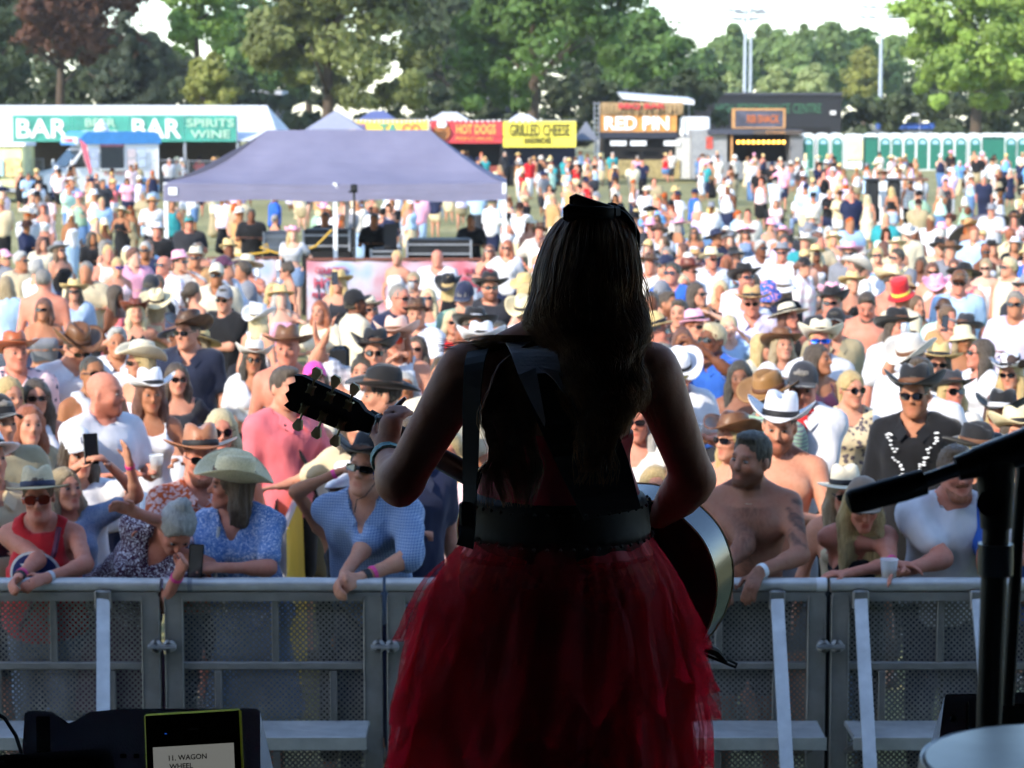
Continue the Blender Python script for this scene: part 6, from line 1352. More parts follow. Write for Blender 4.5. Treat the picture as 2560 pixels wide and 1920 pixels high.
o, F = fr(1872, 11.10, sex='m', h=1.79, w=1.07, lean=12, yaw=-6, top=None, bot='shorts:charcoal', hair='short:darkhair', skin='#a3735d', stubble=(.34, .29, .26), head=(-34, -4, 0), shoes=False,
          arms=(((-.13, -.45, R_ + .05), (-1, .2, -.2), .7), ((.05, -.46, R_ + .06), (1, .35, -.25), .75)), handn=(((.25, -.75, -.6), (0, .6, -.8)), ((-.35, -.7, -.62), (0, .6, -.8))), lab='shirtless tanned person with dark cropped hair and chain necklace at the barrier')
paint_body(o, F); wristband(o, F, 0, '#dc3c86', .9, .02); wristband(o, F, 1, '#cfd2d6', .92, .024, 'watch')
b = MB(); b.tube([Vector(F.tp(.068 * math.sin(a), .03 - .085 * math.cos(a) - .012, 1.468 - .035 * max(0, math.cos(a)))) for a in np.linspace(-2.4, 2.4, 22)], .0045, 6); b.build('necklace', solid('chain', '#d9cdb4', .3, .7), o)
# taupe cap, long fair hair, black top
o, F = fr(2135, 11.14, sex='f', h=1.62, w=.98, lean=26, yaw=3, top='strap:black', bot='jeans:black', hair='long:blond', hat='cap:taupe', skin='pink', head=(2, 12, 0), shoes=False,
          arms=(((.10, -.42, R_ + .085), (-1, .25, -.1), .5), ((-.11, -.44, R_ + .045), (1, .25, -.1), .5)), handn=(((1, -.1, -.1), (0, .1, -1)), ((-1, -.1, 0), (0, .1, -1))), lab='person in taupe cap with long fair hair and black top, arms crossed on the rail')
wristband(o, F, 0, '#dc3c86', .86, .018)
e = link('cap_lettering', text_mesh('cowboys', .034, .001, .0006), M_LET, o); HM = Matrix.Translation(Vector(F.hc)) @ Matrix(F.H.tolist()).to_4x4(); e.matrix_local = HM @ Matrix.Translation((0, -.109, .095)) @ Matrix.Rotation(math.radians(52), 4, 'X')
# white T-shirt, ginger beard
o, F = fr(2368, 11.16, sex='m', h=1.74, w=1.14, lean=20, yaw=5, top='tee:white', bot='jeans:navy', hair='short:lightbrown', beard='ginger', skin='pink', head=(4, -8, 0), shoes=False,
          arms=(((-.30, -.40, R_ + .05), (-1, .3, -.2), .6), ((.16, -.43, R_ + .07), (1, .3, -.3), .9)), lab='bearded person in white T-shirt leaning on the rail behind the microphone')
hold(o, F, 1, 'cup', 'bearded person at the rail'); hold(o, F, 0, 'cup', 'person at the rail, beside the arms of the cap wearer')
o, F = fr(2560, 11.14, sex='m', h=1.74, w=1.05, lean=16, top='tee:blue', bot='jeans:navy', hair='short:lightbrown', skin='pink', shoes=False, arms='rail,rail', lab='person in blue T-shirt at the rail, partly out of view beyond the microphone stand')
# second rank, just behind
GS = 'people just behind the barrier'
def nx_(px, py, **k):
    k.setdefault('lod', 0); hgt = k.get('h') or (1.76 if k.get('sex', 'm') == 'm' else 1.64); k['h'] = hgt; ex = k.pop('dz', 0); p = head_spot(px, py, hgt + ex, k.get('hat'))
    if p.y < 11.5: p = at(px, py, 11.5); k['h'] = round(p.z - (.05 if k.get('hat') else .01), 2); p.z = 0
    k.setdefault('group', GS)
    if p.y > 13.2: k['lod'] = 1
    y = k.pop('yaw', 0)
    return person(p, y + math.degrees(math.atan2(-p.x, p.y - 4)), **k)
o, F = nx_(500, 1050, sex='m', h=1.74, w=1.12, top='shirt:#b45228:paisley', bot='jeans:navy', hair='short:ginger', beard='ginger', hat='cowboyflat:#9a6448:leather', g='clear', skin='pink', head=(2, 4, 0), arms='clap,cup', shoes=False, band='black', lab='bearded person in orange paisley western shirt and brown hat with studded band')
o, F = nx_(552, 1020, sex='f', h=1.66, top='strap:#c9a59a', bot='hot:denim', hair='long:paleblond', g='round', skin='pink', arms='dn,dn', lod=1, lab='fair-haired person in small round sunglasses beside the brown hat')
o, F = nx_(712, 915, sex='m', h=1.78, w=1.02, yaw=35, top='rolled:coral', bot='shorts:black', hair='short:brunette', skin='fair', arms='dn,cup', legs=.5, lab='person in coral shirt and black shorts seen behind the guitar headstock'); wristband(o, F, 1, '#dc3c86', .88, .02)
strap_on(o, F, [(-.10, .06, 1.47), (-.08, -.10, 1.42), (.03, -.15, 1.2), (.15, -.10, .98)], 'bag_strap', M_BLACK, .011)
o, F = nx_(872, 1132, sex='f', h=1.60, yaw=6, top='strap:black', bot='jeans:black', hair='long:auburn', hat='bucket:white', skin='tan', arms=('shade', 'dn'), shoes=False, lab='person in white hat and black top shading the eyes with a raised arm'); wristband(o, F, 0, '#dc3c86', .9, .018)
o, F = nx_(890, 1010, sex='f', h=1.62, top='tee:beige', bot='jeans:denim', hair='curly:brunette', skin='fair', arms='out,dn', head=(6, 0, 0), shoes=False, lab='smiling person with long dark curls and beige top under the guitar neck')
o, F = nx_(1120, 1075, sex='f', h=1.60, w=1.15, yaw=-15, top='sdress:palepink', bot='long:palepink', hair='mid:blond', skin='pink', arms='dn,clap', lod=1, lab='person in pale pink ruffled dress behind the singer')
o, F = nx_(1020, 1040, sex='m', h=1.74, yaw=20, top='polo:navy', bot='jeans:navy', hair='short:brunette', skin='fair', arms='cup,dn', lod=1, lab='person in navy polo shirt hidden behind the fretting arm')
o, F = nx_(1690, 1150, sex='f', h=1.60, yaw=-10, top='tee:white:floral', bot='jeans:denim', hair='mid:lightbrown', g='sun', skin='fair', arms='dn,dn', lod=1, lab='person in white print top between the singer and the tanned person')
o, F = nx_(1640, 1160, sex='f', h=1.58, yaw=8, top='tee:hotpink', bot='jeans:denim', hair='mid:blond', skin='fair', arms='dn,dn', lod=1, lab='person in hot pink top glimpsed behind the singer elbow')
o, F = nx_(1948, 975, sex='m', h=1.80, w=1.05, yaw=-2, top=None, bot='shorts:grey', hair='buzz:brunette', hat='cowboy:white', skin='fair', stubble=(.42, .34, .3), head=(0, 10, 4), arms='cup,cup', lab='shirtless smiling person in white cowboy hat behind the barrier'); hold(o, F, 0, 'cup')
o, F = nx_(2112, 1148, sex='f', h=1.66, w=1.0, yaw=4, top='strap:beige', bot='jeans:lightdenim', hair='long:ash', hat='fedora:cream', g='sun', skin='fair', head=(10, 8, 0), arms='dn,dn', lab='smiling person in cream fedora right behind the taupe cap')
o, F = nx_(2010, 905, sex='m', h=1.78, yaw=-6, top='rolled:white', bot='shorts:black', hair='short:greyhair', hat='cap:charcoal', skin='pink', head=(4, 12, 0), arms='cup,fold', lab='person in charcoal cap and white shirt with red neckerchief')
b = MB(); b.tube([Vector(F.tp(.075 * math.sin(a), .02 - .085 * math.cos(a), 1.475)) for a in np.linspace(-3.1, 3.1, 18)], .02, 7); q = b.build('neckerchief', solid('kerchief_red', '#b3161f', .8), o, True); b = MB(); b.poly([Vector(F.tp(*p)) for p in ((-.04, -.10, 1.46), (.04, -.10, 1.46), (.05, -.165, 1.33), (.01, -.16, 1.29), (-.03, -.165, 1.31))], [(0, 1, 2, 3, 4)]); b.build('kerchief_tail', solid('kerchief_red', '#b3161f', .8), o)
o, F = nx_(2290, 908, sex='m', h=1.80, yaw=-4, top='shirt:black', bot='jeans:black', hair='short:darkhair', hat='cowboy:black', g='sun', skin='tan', head=(-2, 0, -2), arms='dn,dn', lab='person in black western shirt with white flower embroidery and black cowboy hat')
rg = np.random.default_rng(8)
for sg in (-1, 1):
    for k in range(17):
        t = k / 16; x = sg * (.135 - .10 * t + rg.normal(0, .010)); z = 1.43 - .24 * t + rg.normal(0, .008); p = F.tp(x, -.152 + .35 * x * x * 3 - .012 * (t < .6), z)
        b = MB(); a = rg.uniform(0, 3); b.lathe([(0, .003), (.008 + .006 * rg.uniform(), .0), (0, -.003)], 6, Vector(p), 1, .5, Matrix.Rotation(math.pi / 2, 3, 'X')); b.build('embroidered_flower', M_LET, o)
o, F = nx_(1850, 900, sex='f', h=1.62, yaw=-4, top='tube:white', bot='jeans:lightdenim', hair='long:darkhair', skin='deep', head=(6, 2, 0), arms='cup,dn', lab='dark-haired person in white strapless top holding a plastic cup'); hold(o, F, 0, 'cup'); wristband(o, F, 0, '#dc3c86', .9, .018)
o, F = nx_(2128, 925, sex='f', h=1.66, yaw=14, top='vneck:beige:floral', bot='jeans:black', hair='pony:blond', g='round', skin='fair', head=(18, 0, 0), arms='dn,cup', lab='fair-haired person in round sunglasses and beige flowered blouse with bottle'); hold(o, F, 1, 'can')
o, F = nx_(2508, 968, sex='f', h=1.66, yaw=-6, top='tee:charcoal', bot='jeans:black', hair='long:blond', hat='cowboy:black', g='round:amber', skin='fair', head=(-5, 2, 0), arms='dn,dn', lab='fair-haired person in black cowboy hat and red round glasses', band='lightgrey')
o, F = nx_(2430, 1045, sex='f', h=1.62, yaw=25, top='tee:black', bot='jeans:black', hair='long:blond', hat='cowboyflat:black', skin='fair', head=(30, 15, 0), arms='dn,dn', lab='fair-haired person in wide black hat lowered beside the microphone')
o, F = nx_(256, 925, sex='m', h=1.80, w=1.08, yaw=35, top='tee:white', bot='shorts:navy', hair='bald', skin='pink', head=(28, 2, 0), stubble=(.6, .5, .46), arms='cup,cup', lab='bald person in white T-shirt turned towards the walkway'); hold(o, F, 1, 'cup')
o, F = nx_(192, 1070, sex='f', h=1.66, yaw=8, top='tee:white', bot='shorts:white', hair='mid:brunette', hat='cap:white', skin='fair', head=(6, 2, 0), arms='phone,phone', lab='person in white cap with LA emblem holding up a phone'); hold(o, F, 0, 'phone', 'person in white LA cap', 0)
e = link('cap_emblem', text_mesh('LA', .045, .001, .001), M_NAVY, o); HM = Matrix.Translation(Vector(F.hc)) @ Matrix(F.H.tolist()).to_4x4(); e.matrix_local = HM @ Matrix.Translation((0, -.110, .09)) @ Matrix.Rotation(math.radians(60), 4, 'X')
o, F = nx_(165, 1165, sex='f', h=1.56, yaw=10, top='tee:#4f6f9a:denim', bot='jeans:denim', hair='mid:ash', skin='fair', head=(14, -12, 0), arms='dn,wave', lab='fair-haired person in denim shirt with raised arm behind the tan fedora'); wristband(o, F, 1, '#dc3c86', .9, .018)
# ------------------------------------------------------------------ the standing crowd, one by one
def P(px, py, sex, top, hair, hat=None, g=None, yaw=0, arms='dn,dn', bot=None, skin='fair', head=None, held=None, **k):
    r = random.Random(px * 31 + py); h = k.pop('h', None) or (r.uniform(1.70, 1.84) if sex == 'm' else r.uniform(1.58, 1.70)); st = k.get('seat')
    bot = bot or r.choice(['jeans:denim', 'shorts:navy', 'jeans:darkdenim', 'shorts:khaki', 'hot:lightdenim', 'skirt:white'] if sex == 'f' else ['jeans:darkdenim', 'shorts:navy', 'shorts:khaki', 'shorts:charcoal'])
    th = h if not st else h - .43 * h / 1.75
    p = head_spot(px, py, th, hat)
    if p.y < 11.6: p = at(px, py, 11.6); h = p.z - .03; p.z = 0
    head = head or (r.uniform(-14, 14), r.uniform(-13, 1), r.uniform(-4, 4))
    k.setdefault('legs', r.uniform(-.6, .6)); k.setdefault('w', r.choice((.92, 1., 1.05, 1.12)) if sex == 'm' else r.choice((.92, .98, 1.05, 1.12)))
    k['legs'] = round(k['legs'], 1)
    if k.get('lod') == 0 and p.y > 14.5: k['lod'] = 1
    if p.y > 25: k['lod'] = 2
    o, F = person(p, yaw + math.degrees(math.atan2(-p.x, p.y - 4)), sex, h, top=top, bot=bot, hair=hair, hat=hat, g=g, skin=skin, arms=arms, head=head, **k)
    if held: hold(o, F, held[0], held[1])
    if st: chair_for(o, r.choice(('navy', 'darkgreen', 'black', 'grey')))
    return o, F
C0, C1 = (0, 'cup'), (1, 'cup')
T_ = None
# far side of the picture's edge to the gazebo
P(14, 690, 'f', 'tee:lightblue', 'mid:ash', yaw=170); P(110, 672, 'm', T_, 'buzz:greyhair', yaw=168, skin='pink', bot='shorts:navy', w=1.15); P(150, 600, 'f', 'tank:black', 'long:lightbrown', 'cowboyflat:grey', 'sun', 35, 'dn,hip'); P(96, 648, 'm', 'tee:white', 'short:silver', yaw=120, arms='cup,cup')
P(184, 693, 'f', 'short:lightdenim:denim', 'mid:brunette', 'cowboyflat:straw', 'sun', 6, held=C0, arms='cup,dn'); P(294, 645, 'f', 'tank:palepink', 'bun:blond', None, 'sun:blue', 25); P(262, 600, 'f', 'tank:charcoal', 'curly:greyhair', yaw=60)
P(303, 512, 'f', 'dress:black', 'pony:brunette', 'sun:cream', None, -30, 'cup,cup', 'long:black', 'olive'); P(372, 600, 'f', 'tight:lightblue', 'mid:lightbrown', yaw=30); P(407, 637, 'm', 'short:palepink:check', 'bald', None, 'sun', -40, 'dn,cup', skin='pink')
o, F = P(473, 540, 'm', 'tee:charcoal', 'short:ginger', 'cap:teal', None, 5, 'dn,cup', 'shorts:green', 'pink', held=C1, w=1.2)
P(380, 688, 'm', 'tee:black', 'short:darkhair', 'capback:charcoal', yaw=150); P(290, 712, 'f', 'dress:coral', 'long:brunette', yaw=55, bot='long:coral', skin='brown'); P(340, 742, 'f', 'halter:black', 'long:paleblond', 'cowboy:redbrown', None, 4, 'out,out', 'long:black')
P(392, 716, 'f', 'tank:beige', 'mid:ash', 'cowboyflat:palestraw', yaw=165); P(486, 703, 'f', 'strap:white', 'pony:brunette', yaw=130); P(566, 640, 'm', 'shirt:white', 'short:darkhair', 'cap:plum', None, 60, 'dn,cup', skin='fair'); P(604, 652, 'm', 'tee:grey', 'short:brunette', None, None, -70, skin='tan')
P(560, 716, 'm', 'tee:black', 'short:darkhair', 'cap:grey', 'sun', -35, 'dn,fold', w=1.12); P(648, 755, 'f', 'tank:white', 'long:paleblond', 'cowboy:white', None, 140); P(470, 772, 'm', 'polo:#20263a', 'short:brunette', 'cowboy:darkbrown', 'sun', -12, 'cup,dn', 'shorts:navy', 'fair', (-24, 0, 0), held=C0, lod=0, h=1.82, lab='person in dark navy polo and dark brown cowboy hat holding a cup')
P(632, 846, 'f', 'wrap:white', 'mid:darkhair', 'cowboy:offwhite', 'round', -3, 'dn,clap', 'jeans:black', 'tan', (2, -3, 4), lod=0, lab='person in white wrap top, big off-white hat and round sunglasses'); P(180, 800, 'm', 'short:white', 'short:brunette', 'cowboy:brown', 'sun', 10, 'cup,cup', head=(15, 28, 0), lod=0, h=1.8); P(38, 822, 'm', 'short:palepink:palm', 'bald', 'cowboyflat:rust', None, 8, 'dn,dn', 'shorts:navy', 'pink', (6, -6, 0), lod=0, w=1.12)
P(352, 846, 'f', 'tube:palepink', 'long:blond', 'cowboy:cream', 'sun', -50, 'dn,dn', 'hot:denim', lod=0, head=(-20, 0, 0)); P(374, 915, 'f', 'strap:white', 'long:auburn', 'cowboy:white', None, 8, 'dn,cup', 'hot:denim', 'tan', (0, 2, 0), lod=0, lab='person in white strappy top and white cowboy hat with long auburn hair'); P(232, 888, 'm', 'vest:lightgrey', 'buzz:darkhair', None, 'sun', 20, 'dn,cup', 'shorts:charcoal', 'olive')
P(718, 806, 'm', T_, 'bald', 'cowboyflat:brown', None, -4, bot='shorts:navy', skin='pink', head=(-6, 0, 0)); P(20, 940, 'f', 'strap:offwhite', 'mid:blond', yaw=12); P(-10, 990, 'm', 'tee:khaki', 'short:greyhair', 'cap:black', yaw=20, arms='cup,cup'); P(90, 945, 'f', 'vest:white', 'mid:brunette', None, 'sun', 10, 'cup,dn'); P(440, 905, 'f', 'crop:charcoal', 'long:brunette', None, 'sun', 6, 'dn,hip')
P(70, 1010, 'f', 'tee:khaki', 'mid:ginger', yaw=22, arms='cup,dn'); P(-28, 1075, 'm', 'shirt:beige', 'short:silver', 'fedora:white', None, 15, 'cup,cup', held=(0, 'phone'))
# in front of the sound desk
P(731, 562, 'f', 'crop:lightgrey', 'mid:blond', 'cowboy:pink', None, -6, 'dn,hip', 'hot:denim', 'pale', h=1.66); P(717, 655, 'f', 'tank:charcoal', 'bun:brunette', None, 'sun', -70, 'drink,dn', 'jeans:denim', 'fair', (-20, 0, 0)); P(846, 670, 'f', 'tank:charcoal', 'mid:blond', 'cowboyflat:straw', None, -10, 'dn,phone', held=(1, 'phone')); P(992, 625, 'f', 'tank:white', 'pony:blond', yaw=-20)
P(1093, 622, 'm', 'short:white', 'bald', None, None, -15, 'cup,dn', skin='pink', w=1.15); P(1035, 680, 'f', 'tank:black', 'pony:ash', None, 'sun', -5, 'dn,drink', held=C1, w=1.12); P(1126, 680, 'f', 'vest:black', 'long:blond', 'cowboy:black', None, 165); P(998, 710, 'm', 'tee:navy', 'buzz:greyhair', None, 'wrap', 38, 'dn,dn', 'shorts:khaki', 'pink', (10, 0, 0), w=1.12, lod=0, h=1.84)
P(925, 735, 'f', 'vest:navy', 'mid:brunette', 'cowboyflat:cream', 'sun', 15, 'drink,dn'); P(892, 724, 'm', 'short:cream', 'short:darkhair', 'cap:black', None, 110, 'dn,cup', skin='brown'); P(1225, 676, 'm', 'tee:charcoal', 'short:brunette', 'cowboyflat:black', 'sun', -4, 'dn,dn', w=1.08, stubble=(.4, .33, .3)); P(1222, 610, 'f', 'tank:maroon', 'long:auburn', None, 'sun', -2, 'clap,clap')
P(1268, 600, 'f', 'vneck:white', 'long:ginger', None, 'sun', -8, 'out,dn'); P(1316, 678, 'f', 'tank:offwhite', 'long:blond', 'cowboyflat:straw', None, 140); P(1312, 735, 'm', 'tee:white', 'short:ash', 'cowboy:palestraw', None, 155); P(1130, 776, 'f', 'tee:red', 'bob:paleblond', None, 'sun', 5, 'dn,dn'); P(1186, 765, 'm', 'vest:black', 'mid:brunette', 'cowboyflat:black', 'big', 2, band='lightgrey')
P(1248, 802, 'f', 'strap:black', 'pony:darkhair', None, 'round', -6, skin='tan'); P(1172, 815, 'm', 'tee:red', 'curly:ginger', yaw=150); P(990, 790, 'm', 'vest:white', 'mid:ginger', 'cowboy:#e0b8a6', 'big:amber', 0, 'drink,cup', beard='ginger', held=(1, 'can')); P(936, 820, 'm', 'short:lightgrey:check', 'short:darkhair', 'cowboy:black', 'clear', -3, 'wave,dn', skin='fair'); P(906, 890, 'f', 'strap:lilac', 'bun:darkhair', None, None, -12, 'up,dn', skin='fair')
P(962, 908, 'm', 'tee:navy', 'short:darkhair', 'cowboyflat:black', None, -60, 'dn,dn', 'jeans:navy', 'fair', (-25, 4, 0), lod=0); P(1105, 892, 'm', 'tee:cream', 'short:brunette', None, None, -12, 'cup,dn', 'shorts:khaki', 'tan', stubble=(.35, .3, .27), held=C0); P(1040, 838, 'f', 'tank:palepink', 'mid:brunette', None, 'sun', -10, 'cup,cup'); P(790, 905, 'f', 'strap:cream', 'mid:lightbrown', 'cap:hotpink', None, 4)
P(760, 960, 'f', 'vest:offwhite', 'pony:auburn', None, 'sun', 20); P(800, 750, 'f', 'tee:cream', 'long:ginger', None, None, -14, 'clap,clap'); P(1070, 720, 'f', 'strap:lightblue', 'mid:paleblond', None, 'sun', 4); P(1160, 705, 'm', 'tee:sage', 'short:greyhair', 'capback:navy', None, 160)
# sound engineers under the gazebo
for (a, c, nm) in ((935, 533, 'dark-clothed sound engineer behind the mixing desk, nearer the camera pole'), (1178, 536, 'dark-clothed sound engineer at the end of the mixing desk'), (628, 522, 'dark-clothed sound engineer beside the grey flight case'), (812, 530, 'dark-clothed engineer seated behind the black flight case')): P(a, c, 'm', 'tee:black', 'short:darkhair', yaw=-10, arms='cup,cup', skin='brown' if a in (628,) else 'olive', lab=nm, bot='jeans:black')
# beyond the singer, to the toilets
P(1624, 630, 'm', 'vest:offwhite', 'short:greyhair', 'cowboyflat:darkbrown', None, -8, 'dn,cup', skin='pink', w=1.12); P(1680, 656, 'm', 'short:blue', 'short:darkhair', None, 'sun', -20, skin='pink', bot='shorts:navy'); P(1722, 642, 'm', 'shirt:white', 'buzz:brunette', 'cowboyflat:redbrown', 'sun', 40, skin='pink', head=(15, 0, 0)); P(1778, 615, 'm', 'short:lightgrey:check', 'short:silver', 'fedora:palestraw', 'sun', 25, 'dn,fold', skin='pink', band='grey'); P(1836, 610, 'f', 'dress:taupe', 'bob:darkhair', 'floppy:black', None, 28, 'dn,drink', 'skirt:taupe')
P(1864, 560, 'f', 'vest:denim:denim', 'mid:lightbrown', 'sun:pink', 'sun', -4, bot='skirt:denim'); P(1956, 562, 'f', 'vest:cream', 'mid:lightbrown', 'cowboyflat:pink', None, -10, 'cup,hip', 'jeans:lightdenim', 'tan', held=C0); P(1736, 567, 'f', 'tank:white', 'mid:brunette', None, 'sun', -2, 'dn,dn', skin='tan', h=1.58); P(1866, 655, 'm', 'tee:palepink', 'short:brunette', 'cowboyflat:black', 'sun', 10, skin='pink'); P(1880, 710, 'm', 'rolled:lavender', 'short:ash', 'cowboyflat:camel', 'sun', 0, 'dn,dn', 'shorts:khaki', 'pink', (0, 4, 0), lod=0, w=1.08)
P(1802, 700, 'f', 'tube:cream', 'long:paleblond', None, None, 6, skin='tan'); P(1743, 706, 'm', 'tee:black', 'mid:brunette', None, 'sun', 40, 'fold,clap', skin='fair'); P(1671, 728, 'm', 'tank:black', 'short:brunette', None, None, 70, skin='tan', stubble=(.4, .34, .3)); P(1655, 703, 'm', 'tee:charcoal', 'short:darkhair', 'cap:grey', yaw=165); P(1920, 696, 'm', 'tee:navy', 'short:brunette', 'bucket:blue:print', None, 160); P(1962, 686, 'f', 'tee:black', 'mid:brunette', 'bucket:white', None, 150)
P(2010, 643, 'f', 'shirt:palepink:plaid', 'pony:auburn', 'cap:black', None, 75, bot='jeans:lightdenim'); P(1972, 748, 'f', 'strap:black', 'long:auburn', 'sun:cream', None, 25, skin='pink', head=(25, -6, 0), lod=0); P(2042, 578, 'f', 'vest:lightblue', 'pony:lightbrown', None, None, -12, 'dn,phone', 'jeans:denim', held=(1, 'phone')); P(1642, 775, 'm', 'tee:lightgrey', 'short:greyhair', 'trilby:straw', 'sun', 70, skin='pink', beard='greyhair', lod=0); P(1700, 748, 'm', 'tee:black', 'short:brunette', None, None, -4, 'dn,clap', skin='fair')
P(1762, 762, 'f', 'tee:white:stripe', 'bob:ginger', 'cowboyflat:#8a5a34:leather', None, -6, 'clap,shade', 'jeans:charcoal', 'pale', (4, -8, 0), lod=0, h=1.62, lab='person in striped T-shirt and brown hat with a hand to the forehead'); P(1692, 856, 'm', 'tee:white', 'bald', 'cowboy:white', None, 10, 'dn,cup', skin='pink', head=(20, 30, -14), held=C1); P(1655, 905, 'f', 'tank:beige', 'mid:ash', 'cowboyflat:straw', None, 20); P(1905, 832, 'f', 'vneck:cream', 'long:blond', None, 'sun', 50, skin='fair', head=(18, 0, 0), lod=0, lab='fair-haired person in dark sunglasses and pink headband turned in profile'); P(1958, 812, 'f', 'tee:white', 'mid:ash', 'cowboyflat:brown', None, 30, 'dn,cup')
P(1925, 920, 'm', 'tee:sage:stripe', 'short:brunette', 'cowboyflat:#8a6438:leather', None, 150); P(2052, 797, 'm', 'tee:white', 'short:blond', 'cowboy:cream', 'wrap:blue', 15, skin='pink', lod=0); P(2048, 858, 'f', 'strap:plum', 'long:brunette', None, None, 35, skin='tan', head=(30, -8, 0), lod=0); P(2087, 772, 'm', 'polo:khaki', 'short:darkhair', 'cap:black', 'sun', 8, 'dn,dn', 'shorts:beige', 'fair'); P(2168, 724, 'm', T_, 'short:brunette', None, None, -6, 'cup,dn', 'shorts:grey', 'pink', (6, 26, 0), held=(0, 'can'), w=1.35, beard='brunette')
P(2246, 766, 'm', 'tee:white', 'mid:brunette', 'cowboyflat:black', None, 30, 'dn,dn', skin='pink'); P(2256, 703, 'm', 'tee:cream', 'short:brunette', 'tall:red', None, 140, lab='person in tall red and yellow striped hat', skin='tan', band='yellow'); P(2292, 737, 'f', 'strap:offwhite', 'mid:lightbrown', None, None, 50, 'cup,dn'); P(2346, 682, 'f', 'strap:denim:denim', 'short:brunette', 'cowboy:pink', None, 165, skin='pink', bot='shorts:denim'); P(2412, 778, 'f', 'tee:lilac:floral', 'long:auburn', 'cowboyflat:charcoal', None, -30, 'dn,phone', held=(1, 'phone'))
P(2252, 815, 'f', 'strap:white', 'curly:brunette', 'cowboy:taupe', None, 140, skin='tan'); P(2284, 832, 'm', 'tee:white', 'short:brunette', 'cowboy:offwhite', None, 155); P(2345, 850, 'f', 'tank:black', 'mid:brunette', 'cowboyflat:straw', 'sun', 10, 'wave,dn', held=(0, 'can')); P(2450, 845, 'f', 'vneck:white', 'mid:brunette', None, 'sun', -55, skin='pink', head=(-15, -8, 0), lod=0); P(2382, 918, 'f', 'vneck:offwhite', 'long:blond', 'cowboyflat:charcoal', 'big', 8, skin='pink', head=(20, -8, 0), lod=0); P(2530, 878, 'f', 'strap:palepink', 'long:blond', 'cowboy:white:cow', 'sun', -10, lab='person in black and white cow-print hat')
P(2300, 893, 'm', 'tee:white', 'short:brunette', None, None, -4, lab='person in white T-shirt right behind the black western shirt', h=1.78); P(2545, 1010, 'f', 'tee:beige', 'mid:brunette', 'cowboy:palestraw', None, 6)
P(2467, 646, 'f', 'tank:white', 'pony:ash', None, 'sun', 0, 'cup,cup', 'long:white', 'pale', held=C0); P(2534, 652, 'f', 'halter:black', 'pony:darkhair', None, None, -18, 'dn,cup', 'hot:white', 'tan', (0, 14, 0)); P(2397, 676, 'm', 'tee:lightblue', 'short:brunette', 'cap:brown', 'sun', 0, skin='pink', w=1.2); P(2137, 635, 'm', 'short:offwhite:plaid', 'short:brunette', 'cowboy:offwhite', None, -60, 'dn,cup', 'shorts:khaki', 'pink', w=1.15, held=C1); P(2125, 602, 'm', 'tee:grey', 'mid:lightbrown', 'cowboyflat:pink', 'sun', -4); P(2086, 575, 'f', 'strap:palepink', 'mid:blond', 'fedora:palestraw', None, -5)
P(2243, 590, 'f', 'tank:white', 'mid:blond', 'cowboyflat:palestraw', None, -3); P(2233, 660, 'm', 'tank:offwhite', 'short:brunette', 'cowboy:palestraw', 'sun', 25, skin='pink'); P(2302, 642, 'f', 'halter:white', 'mid:brunette', None, None, -20, skin='brown'); P(2196, 618, 'f', 'strap:skyblue', 'bun:blond', None, 'sun', -10); P(2330, 655, 'f', 'dress:offwhite', 'mid:auburn', None, 'sun', 14)
# seated and standing groups on the grass beyond
S_ = dict(seat=True, lod=1)
for a in ((2284, 573, 'm', 'tee:white:check', 'short:silver', 'fedora:white', None, 30), (2221, 560, 'm', 'short:white', 'short:brunette', None, 'sun', -8), (2373, 533, 'm', 'tee:white', 'short:brunette', 'cowboy:redbrown', None, -35), (2455, 575, 'm', 'short:lightblue', 'short:greyhair', 'cap:straw', None, -10), (2120, 545, 'f', 'tee:black:floral', 'long:brunette', None, 'sun', 10), (2030, 535, 'm', 'tee:white', 'short:silver', 'fedora:cream', None, 5), (2000, 480, 'm', 'tee:white', 'short:silver', 'cowboyflat:straw', None, -12), (1790, 520, 'm', 'tee:lightblue', 'short:greyhair', 'cap:cream', None, 60), (1590, 520, 'f', 'tee:skyblue', 'mid:blond', 'fedora:straw', None, -10), (1940, 500, 'f', 'tee:palepink', 'mid:lightbrown', None, None, 8)):
    P(*a, arms='lap,lap', bot='jeans:denim', **S_)
P(1642, 535, 'f', 'tank:palepink', 'mid:brunette', None, 'sun', -4, 'head,head', 'skirt:beige', 'tan', lod=1); P(1690, 462, 'f', 'strap:black', 'short:brunette', 'fedora:straw', None, 130, 'dn,cup', 'long:lightdenim', 'tan', lod=1); P(1822, 450, 'm', 'tee:white', 'short:brunette', 'capback:white', None, 120, 'dn,dn', 'shorts:navy', lod=1, lab='person in white T-shirt with a black backpack')
P(1897, 422, 'm', 'tee:black', 'bald', None, None, 170, lod=1); P(1958, 410, 'm', 'tee:pink', 'short:brunette', None, None, 160, 'dn,out', 'shorts:navy', lod=1); P(2004, 414, 'f', 'tee:charcoal', 'pony:darkhair', None, None, 165, lod=1, bot='skirt:charcoal'); P(2277, 450, 'm', 'vest:lightgrey:plaid', 'short:brunette', 'cap:black', None, 0, 'dn,drink', 'shorts:black', 'tan', lod=1, w=1.15); P(2460, 440, 'm', 'tee:navy', 'short:greyhair', None, None, -6, 'dn,dn', 'jeans:navy', 'pink', lod=1, w=1.2); P(2364, 446, 'm', 'tank:charcoal', 'short:brunette', 'capback:charcoal', None, 5, 'dn,cup', 'shorts:charcoal', 'pink', lod=1, w=1.3)
